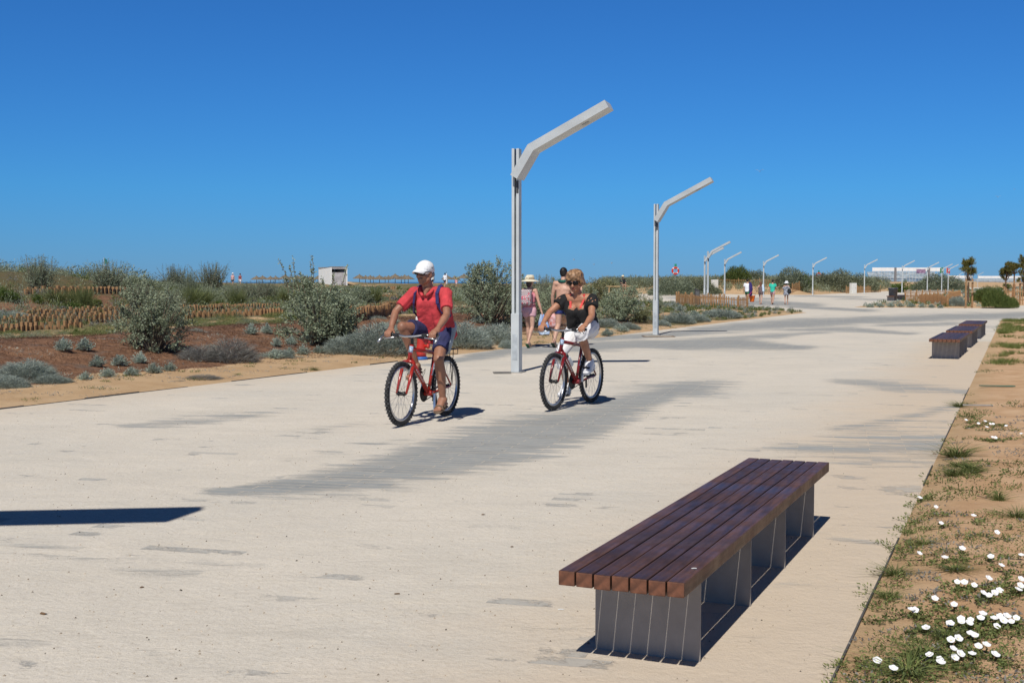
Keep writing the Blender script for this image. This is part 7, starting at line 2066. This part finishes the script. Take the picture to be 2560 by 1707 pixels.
# ---------------------------------------------------------------- right verge: bindweed, grass, weeds
def c8(x, y): return ground(2050 + x / 2.816, 1150 + y / 2.816, 0.02)
def c9(x, y): return ground(2150 + x / 3.734, 780 + y / 3.734, 0.02)
FLW = [(703, 284), (816, 366), (852, 493), (1080, 461), (1245, 578), (1001, 671), (879, 739), (1202, 740), (1416, 732), (1276, 825), (1187, 900), (1414, 905), (965, 930), (1015, 929), (1085, 931), (808, 1025), (1150, 1008), (1190, 1028), (1228, 1000), (1263, 978), (1410, 978), (1395, 985), (943, 1082), (643, 1118), (667, 1116), (992, 1177), (995, 1230), (1060, 1185), (1050, 1228), (1145, 1172), (1130, 1193), (1227, 1192), (1243, 1237), (1290, 1215), (1315, 1190), (1345, 1215), (1380, 1205), (1270, 1185), (910, 1210), (920, 1225), (745, 1247), (1060, 1297), (1090, 1318), (920, 1350), (973, 1343), (937, 1392), (988, 1430), (1070, 1432), (1115, 1375), (1170, 1383), (1233, 1433), (770, 1445), (843, 1468), (948, 1467), (848, 1510), (402, 1453), (515, 1563), (700, 713)]
CEN = [((1300, 1200), 'bindweed with the densest row of white flowers, at the right edge'), ((1030, 1205), 'bindweed with four open white flowers in a square'), ((1140, 1350), 'bindweed with overlapping white flowers below the square of four'),
       ((950, 1400), 'bindweed with white flowers near the bottom, left of the overlapping ones'), ((830, 1480), 'bindweed with three white flowers by the dark green tuft at the bottom'), ((655, 1117), 'bindweed with two joined white flowers left of the dense patch'),
       ((1190, 1005), 'bindweed with four white flowers in a row above the dense patch'), ((1030, 930), 'bindweed with three white flowers in a line, mid verge'), ((1230, 780), 'bindweed with single white flowers near the right edge, mid verge'),
       ((1405, 930), 'bindweed with white flowers cut by the right edge of the photo'), ((870, 1050), 'bindweed with two scattered white flowers above the square of four'), ((745, 1247), 'bindweed with one white flower on a dark leafy stem'),
       ((402, 1453), 'bindweed with one white flower closest to the kerb strip, bottom'), ((515, 1563), 'bindweed with a white flower cut by the bottom edge'), ((940, 700), 'bindweed with two white flowers on bare sand, mid verge'), ((835, 440), 'bindweed with two white flowers near the kerb in the upper verge'),
       ((703, 284), 'bindweed with one white flower right on the kerb strip'), ((1150, 510), 'bindweed with two white flowers in the upper right verge'), ((700, 713), 'bindweed with one crumpled white flower on bare sand')]
FLW9 = [(990, 1035), (1168, 1057), (1215, 1088), (1242, 1090), (1183, 1122), (1105, 1080), (1363, 1125), (1503, 1200), (1237, 1222), (1263, 1226)]
CEN9 = [((1190, 1090), 'far bindweed with five small white flowers beside the path corner'), ((1240, 1222), 'far bindweed with two white flowers below the group of five'), ((1363, 1125), 'far bindweed with one white flower right of the group of five'), ((1503, 1200), 'far bindweed with one white flower near the right edge'), ((990, 1035), 'far bindweed with one white flower nearest the kerb')]
petal_m = mat('petal_white', (0.82, 0.82, 0.84), 0.6, 0.03); throat_m = mat('petal_throat', (0.66, 0.66, 0.38), 0.7)
def flower_mesh():
    V = [(0, 0, -0.012)]; Fs = []; seg = 20
    for r_, z in ((0.0035, -0.002), (0.009, 0.004), (0.015, 0.0055), (0.0175, 0.0045)):
        for k in range(seg):
            a = 2 * math.pi * k / seg
            rr_ = r_ * (1 + (0.06 * math.cos(5 * a) if r_ > 0.01 else 0))
            V.append((rr_ * math.cos(a), rr_ * math.sin(a), z + (0.001 * math.cos(5 * a) if r_ > 0.01 else 0)))
    for k in range(seg):
        l_ = (k + 1) % seg
        Fs.append((0, 1 + l_, 1 + k))
        for q in range(3): Fs.append((1 + q * seg + k, 1 + q * seg + l_, 1 + (q + 1) * seg + l_, 1 + (q + 1) * seg + k))
    me_ = bpy.data.meshes.new('flower'); me_.from_pydata(V, [], Fs); me_.materials.append(petal_m); me_.materials.append(throat_m)
    for i, p_ in enumerate(me_.polygons):
        p_.use_smooth = True
        if math.hypot(p_.center.x, p_.center.y) < 0.005: p_.material_index = 1
    return me_
FM = flower_mesh()
rb = np.random.RandomState(77)
def bindweed(cen, flws, label, conv, seed):
    R = np.random.RandomState(seed)
    c = conv(*cen); g0 = gz(c.x, c.y)
    r = empty('bindweed', (c.x, c.y, g0), 0, label, 'flowering plant', 'white-flowered bindweed on the verge')
    P_ = []; Dv = []; L = []; st = MB()
    pts = [conv(*f) for f in flws]
    src = pts + [c + Vector((R.normal() * 0.08, R.normal() * 0.12, 0)) for _ in range(2)]
    for p_ in src:
        for t in range(3):
            a = R.rand() * 6.283; ln = R.uniform(0.06, 0.19); q = Vector((p_.x, p_.y, 0)); line = []
            for s_ in range(7):
                q = q + Vector((math.cos(a), math.sin(a), 0)) * ln / 6; a += R.normal() * 0.35
                z = gz(q.x, q.y)
                line.append(Vector((q.x - c.x, q.y - c.y, z - g0 + 0.006)))
                for m in range(3):
                    P_.append((q.x - c.x + R.normal() * 0.008, q.y - c.y + R.normal() * 0.008, z - g0 + R.uniform(0.002, 0.02)))
                    b_ = a + R.choice([-1.2, 1.2]) + R.normal() * 0.4
                    Dv.append((math.cos(b_), math.sin(b_), R.uniform(0.1, 0.9))); L.append(R.uniform(0.010, 0.022))
            st.tube(line, 0.0011, 4)
    f = leaf_quads(np.array(P_), np.array(Dv), np.array(L), np.array(L) * 0.6, R)
    me_ = np_quads('foliage', *f); me_.materials.append(leaf_weed); link('foliage', me_, None, r)
    st.build('stem', mat('bindweed_stem', (0.07, 0.08, 0.035), 0.8), r)
    for p_ in pts:
        o = bpy.data.objects.new('flower', FM); COL.objects.link(o); o.parent = r
        s_ = R.uniform(0.78, 1.02)
        o.location = (p_.x - c.x, p_.y - c.y, gz(p_.x, p_.y) - g0 + R.uniform(0.025, 0.045)); o.scale = (s_, s_, s_)
        o.rotation_euler = (R.uniform(0.2, 0.75), R.uniform(-0.3, 0.3), 0)
for (FL, CE, conv, sd_) in ((FLW, CEN, c8, 1000), (FLW9, CEN9, c9, 2000)):
    groups = {i: [] for i in range(len(CE))}
    for f in FL:
        i = min(groups, key=lambda k: (CE[k][0][0] - f[0]) ** 2 + 2.2 * (CE[k][0][1] - f[1]) ** 2)
        groups[i].append(f)
    for i, fl_g in groups.items():
        if fl_g: bindweed(CE[i][0], fl_g, CE[i][1], conv, sd_ + i)
# single grass tufts
def tuft(c, w, h, label):
    p_ = c; p_.z = gz(c.x, c.y) - 0.005
    plant_at('grass', p_, w, h, label)
for (x, y, w, h, lab) in ((905, 1350, 0.30, 0.14, 'roundest grass tuft on the upper verge, beside the kerb strip'), (1030, 1500, 0.22, 0.10, 'grass tuft below the roundest tuft on the upper verge'),
                          (930, 870, 0.2, 0.10, 'small tuft at the kerb above the far white flowers'), (880, 1530, 0.2, 0.09, 'tuft against the kerb left of the dry twigs')):
    tuft(c9(x, y), w * 1.3, h, lab)
for (x, y, w, h, lab) in ((985, 50, 0.26, 0.07, 'pair-like grass tuft at the top of the near verge'), (1070, 95, 0.22, 0.07, 'grass tuft right of the kerb near the twisted dry stem'), (1260, 290, 0.16, 0.10, 'thin tall grass tuft beside the black twig'), (735, 590, 0.16, 0.05, 'rounded leafy weed standing alone on bare sand'),
                          (535, 790, 0.22, 0.06, 'feathery green tuft at the kerb, mid verge'), (470, 950, 0.15, 0.06, 'small tuft at the kerb below the feathery one'), (890, 1270, 0.20, 0.06, 'dark green tuft between the bindweed flowers'), (620, 1510, 0.30, 0.07, 'large flat grass tuft at the bottom of the verge'), (740, 1400, 0.24, 0.07, 'grass tuft above the large flat one at the bottom'), (950, 790, 0.22, 0.05, 'low tuft in the middle of the verge'), (1390, 420, 0.22, 0.08, 'spiky grass at the right edge, upper verge')):
    tuft(c8(x, y), w, h, lab)
# green fringe of the far verge and general weeds
def verge_pts(y0, y1, patches, dens):
    def fn(R):
        Yp = y0 * (y1 / y0) ** R.rand(); d = 0.07 + R.rand() ** 1.2 * (1.4 + Yp * 0.25)
        x = float(path_right(np.array(Yp))) + d / 0.92
        if x / Yp > 0.47: return None
        if fbm(x * patches + 3, Yp * patches * 0.7, 3) < dens: return None
        return x, Yp
    return fn
flat_weeds('weeds', verge_pts(4.2, 9, 2.2, 0.055), 125, 51, 28, 0.085, 0.016, leaf_weed, 0.5, 0.02)
flat_weeds('weeds', verge_pts(4.2, 14, 1.5, -0.05), 130, 52, 16, 0.08, 0.022, leaf_dry, 0.2, 0.01)
flat_weeds('weeds', verge_pts(8, 22, 1.1, 0.11), 60, 53, 34, 0.11, 0.026, leaf_weed, 0.6, 0.03)
def spill(R):
    Yp = 4.3 * (16 / 4.3) ** R.rand()
    x = float(path_right(np.array(Yp))) + R.uniform(-0.03, 0.12)
    if fbm(x * 1.2, Yp * 1.2 + 4, 3) < 0.02: return None
    return x, Yp
flat_weeds('weeds', spill, 55, 55, 30, 0.07, 0.018, leaf_weed, 0.5, 0.02)
flat_weeds('plant_litter', spill, 22, 56, 9, 0.06, 0.03, mulch_l, 0.1, 0.006, 0.12)
def fringe(R):
    Yp = R.uniform(19, 46.3); d = 0.2 + R.rand() ** 1.3 * 3.2
    x = float(path_right(np.array(Yp))) + d / 0.92
    if fbm(x * 1.3, Yp * 0.7, 3) < 0.05 - (Yp - 24) * 0.004: return None
    return x, Yp
leaf_fringe = leafmat('leaf_fringe', [(0.0473, 0.0715, 0.0156), (0.1148, 0.156, 0.039), (0.189, 0.221, 0.065), (0.27, 0.247, 0.117)])
flat_weeds('grass', fringe, 330, 54, 80, 0.19, 0.09, leaf_fringe, 1.6, 0.01, 0.07, True)
# twisted dry stems and litter on the ground
def twig_at(c, pts, r_, label, name='twig'):
    rr_ = empty(name, (c.x, c.y, gz(c.x, c.y)), 0, label, name)
    MB().tube([(x, y, 0.01 + z) for x, y, z in pts], [r_, r_ * 0.9, r_ * 0.7, r_ * 0.4][:len(pts)], 6).build('stalk', stem_r, rr_)
    MB().tube([(pts[1][0], pts[1][1], 0.012), (pts[1][0] + 0.06, pts[1][1] + 0.05, 0.03)], r_ * 0.6, 5).build('side_shoot', stem_r, rr_)
twig_at(c8(1090, 30), [(-0.12, 0, 0), (0.02, -0.01, 0.015), (0.15, -0.06, 0.01), (0.30, -0.10, 0)], 0.006, 'long twisted dry brown stem lying on the upper near verge')
twig_at(c8(1160, 275), [(-0.05, 0.01, 0.01), (0.0, -0.005, 0.0), (0.05, -0.012, 0.006), (0.07, 0, 0)], 0.004, 'short curled black twig lying beside thin tall grass')
twig_at(c8(860, 690), [(-0.2, 0.02, 0), (0.0, 0.0, 0.008), (0.15, 0.01, 0.004), (0.3, -0.01, 0)], 0.003, 'thin straight dry stem on bare sand, mid verge')
p_ = c9(1280, 703); o = MB().box((0, 0, 0.02), (0.5, 0.07, 0.012), bev=0.004).build('plank', mat('plank_green', (0.05, 0.14, 0.09), 0.7)); o.location = (p_.x, p_.y, gz(p_.x, p_.y)); o.rotation_euler = (0, 0.02, 0.1); tag(o, 'thin green strip of board lying on the far verge', 'board')
p_ = c9(1100, 887); o = MB().box((0, 0, 0.02), (0.34, 0.03, 0.016), bev=0.004).build('stick', mat('stick_grey', (0.33, 0.31, 0.29), 0.8)); o.location = (p_.x, p_.y, gz(p_.x, p_.y)); o.rotation_euler = (0, 0, -0.12); tag(o, 'short pale grey stick lying on the far verge', 'stick')
paper = mat('paper_white', (0.8, 0.8, 0.78), 0.7); leafb = mat('leaf_brown', (0.17, 0.10, 0.05), 0.85)
def scrap(u, v, size, m, nm, label, rz=0.0, z=0.0):
    p_ = ground(*D(u, v), z)
    V = [(-1, -1, 0), (0, -1.1, 0.25), (1, -0.9, 0), (1.05, 1, 0.1), (0, 1.1, 0.35), (-1, 0.95, 0.05)]
    V = [(x * size[0] / 2, y * size[1] / 2, zz * size[1] * 0.5 + 0.003) for x, y, zz in V]
    o = MB().add(V, [(0, 1, 4, 5), (1, 2, 3, 4)]).build(nm, m); md_ = o.modifiers.new('s', 'SOLIDIFY'); md_.thickness = 0.0015
    o.location = p_; o.rotation_euler = (0, 0, rz); tag(o, label, nm.replace('_', ' '))
scrap(1288, 1400, (0.026, 0.011), paper, 'paper_scrap', 'tiny white paper scrap on the sand left of the near bench', 0.0)
scrap(1594, 1306, (0.02, 0.007), paper, 'paper_scrap', 'tiny white scrap lying on top of the near bench', 0.1, 0.392)
scrap(1392, 912, (0.03, 0.02), leafb, 'dry_leaf', 'small brown leaf on the sand near the woman\'s front wheel', 0.4)
scrap(100, 1410, (0.02, 0.03), leafb, 'dry_leaf', 'dark curled leaf on the sand at the bottom left', 1.0)
scrap(326, 1349, (0.018, 0.014), leafb, 'dry_leaf', 'dark speck of leaf right of and above the bottom left leaf', 0.6)
scrap(912, 1364, (0.026, 0.012), leafb, 'dry_leaf', 'brown leaf on the sand in the middle foreground', 0.2)
scrap(1176, 1256, (0.016, 0.012), leafb, 'dry_leaf', 'small leaf on the sand left of the near bench top', 0.2)
scrap(1110, 1182, (0.022, 0.016), leafb, 'dry_leaf', 'small leaf at the lower edge of the bare paving strip', 0.8)
grit = MB(); R = np.random.RandomState(9)
for i in range(900):
    Yp = 4.3 * (14 / 4.3) ** R.rand(); x = R.uniform(-0.44, 0.28) * Yp
    if x > float(path_right(np.array(Yp))) - 0.05: continue
    s_ = R.uniform(0.002, 0.006)
    grit.add([(x - s_, Yp - s_, 0), (x + s_, Yp - s_ * 0.7, 0), (x + s_ * 0.6, Yp + s_, 0), (x - s_ * 0.8, Yp + s_ * 0.8, 0), (x, Yp, s_ * 1.3)], [(0, 1, 4), (1, 2, 4), (2, 3, 4), (3, 0, 4)])
tag(grit.build('grit', mat('grit', (0.36, 0.30, 0.23), 0.9, 0.5, 5)), kind='stuff')

# ---------------------------------------------------------------- young pines with stakes
def pine(x, y, h, cr, label, lean=0.0, clear=0.5, seed=0, dens=1.0, flat=0.7):
    R = np.random.RandomState(seed)
    z = gz(x, y)
    r = empty('pine_tree', (x, y, z), 0, label, 'tree', 'young pines in the right-hand planting')
    fork = Vector((lean * 0.4, 0, h * clear))
    tr = MB().tube([(0, 0, -0.1), (lean * 0.15, 0.02, h * clear * 0.5), fork], [0.075, 0.06, 0.05], 8)
    tips = []
    for i in range(16):
        a = R.rand() * 6.283; zz = R.uniform(clear + 0.14, 0.96)
        rr_ = cr * (0.55 + 0.7 * (zz - clear) / (1 - clear)) * R.uniform(0.3, 1.15)
        t = Vector((lean * zz + rr_ * math.cos(a), rr_ * math.sin(a), h * zz))
        m = fork.lerp(t, 0.55) + Vector((0.1 * rr_ * math.cos(a), 0.1 * rr_ * math.sin(a), -0.06 * h))
        tr.tube([fork, m, t], [0.028, 0.020, 0.010], 6); tips.append(t)
    tr.build('trunk', trunk_m, r)
    P_ = []; Dv = []
    for t in tips:
        if t.z < h * (clear + 0.2) and R.rand() < 0.5: continue
        for c_ in range(int(13 * dens)):
            cc = np.array(t) + R.normal(size=3) * np.array([cr * 0.17, cr * 0.17, h * 0.045 * flat])
            k = 30
            v = unit(R.normal(size=(k, 3)) * 0.8 + np.array([0.1, 0, 1.0]))
            P_.append(cc + v * 0.01 + R.normal(size=(k, 3)) * 0.03); Dv.append(v)
    P_ = np.concatenate(P_); Dv = np.concatenate(Dv)
    f = blades(P_, Dv, R.uniform(0.07, 0.16, len(P_)), 0.016, R, 0.05)
    me_ = np_quads('crown', *f); me_.materials.append(leaf_pine); link('crown', me_, None, r)
    return r
def stakes(x, y, h, dx, label, n_=2):
    z = gz(x, y)
    r = empty('tree_stakes', (x, y, z), 0, label, 'tree stakes', 'wooden tree stakes in the right-hand planting')
    for i in range(n_):
        MB().lathe([(0.055, -0.2), (0.055, h), (0.03, h + 0.04)], 9, (i * dx, 0.25 * (i % 2), 0)).build('stake', stake_m, r)
    MB().bar((-0.1, -0.06, h * 0.93), (dx * (n_ - 1) + 0.15, 0.2, h * 0.93), 0.03, 0.06).bar((dx * 0.45, -0.06, h * 0.58), (dx * (n_ - 1) + 0.15, 0.2, h * 0.58), 0.03, 0.06).build('cross_rail', mat('pale_rail', (0.55, 0.42, 0.28), 0.8), r)
def xy(u, Yp): return (u - 1280) / FPX * Yp
def pine_px(u, Yp, vtop, wpx, label, **k):
    x = xy(u, Yp); h = at(u, vtop, Yp).z - gz(x, Yp)
    return pine(x, Yp, h, wpx * Yp / FPX * 0.5, label, **k)
pine_px(2420, 72.0, 648, 34, 'young round-crowned pine standing behind two wooden stakes', clear=0.5, seed=1)
stakes(xy(2414, 68.4), 68.4, 1.62, 0.46, 'pair of brown tree stakes in front of the round-crowned pine')
pine_px(2513, 82.0, 666, 26, 'browner small pine, left of the right-hand group', clear=0.6, seed=2, flat=1.2)
wrapped = pine_px(2534, 86.0, 656, 30, 'middle pine of the right-hand group with reddish wrapped trunk', clear=0.66, seed=3, flat=0.7)
MB().lathe([(0.09, 0.0), (0.10, 0.1), (0.09, 0.9), (0.06, 0.95)], 10).build('trunk_wrap', mat('burlap', (0.30, 0.10, 0.035), 0.9, 0.3, 8), wrapped)
pine_px(2556, 88.0, 642, 40, 'tallest windswept pine at the right edge of the photo', clear=0.5, seed=4, lean=0.35, flat=1.5)
pine_px(2566, 95.0, 678, 40, 'dark dense low pine cut by the right edge', clear=0.4, seed=5, dens=1.6, flat=1.3)
stakes(xy(2513, 69.0), 69.0, 1.1, 0.0, 'single thin stake at the right end of the bright green bush', 1)
stakes(xy(2534, 79.0), 79.0, 1.5, 0.5, 'wooden stakes among the tall picket fence at the right edge')
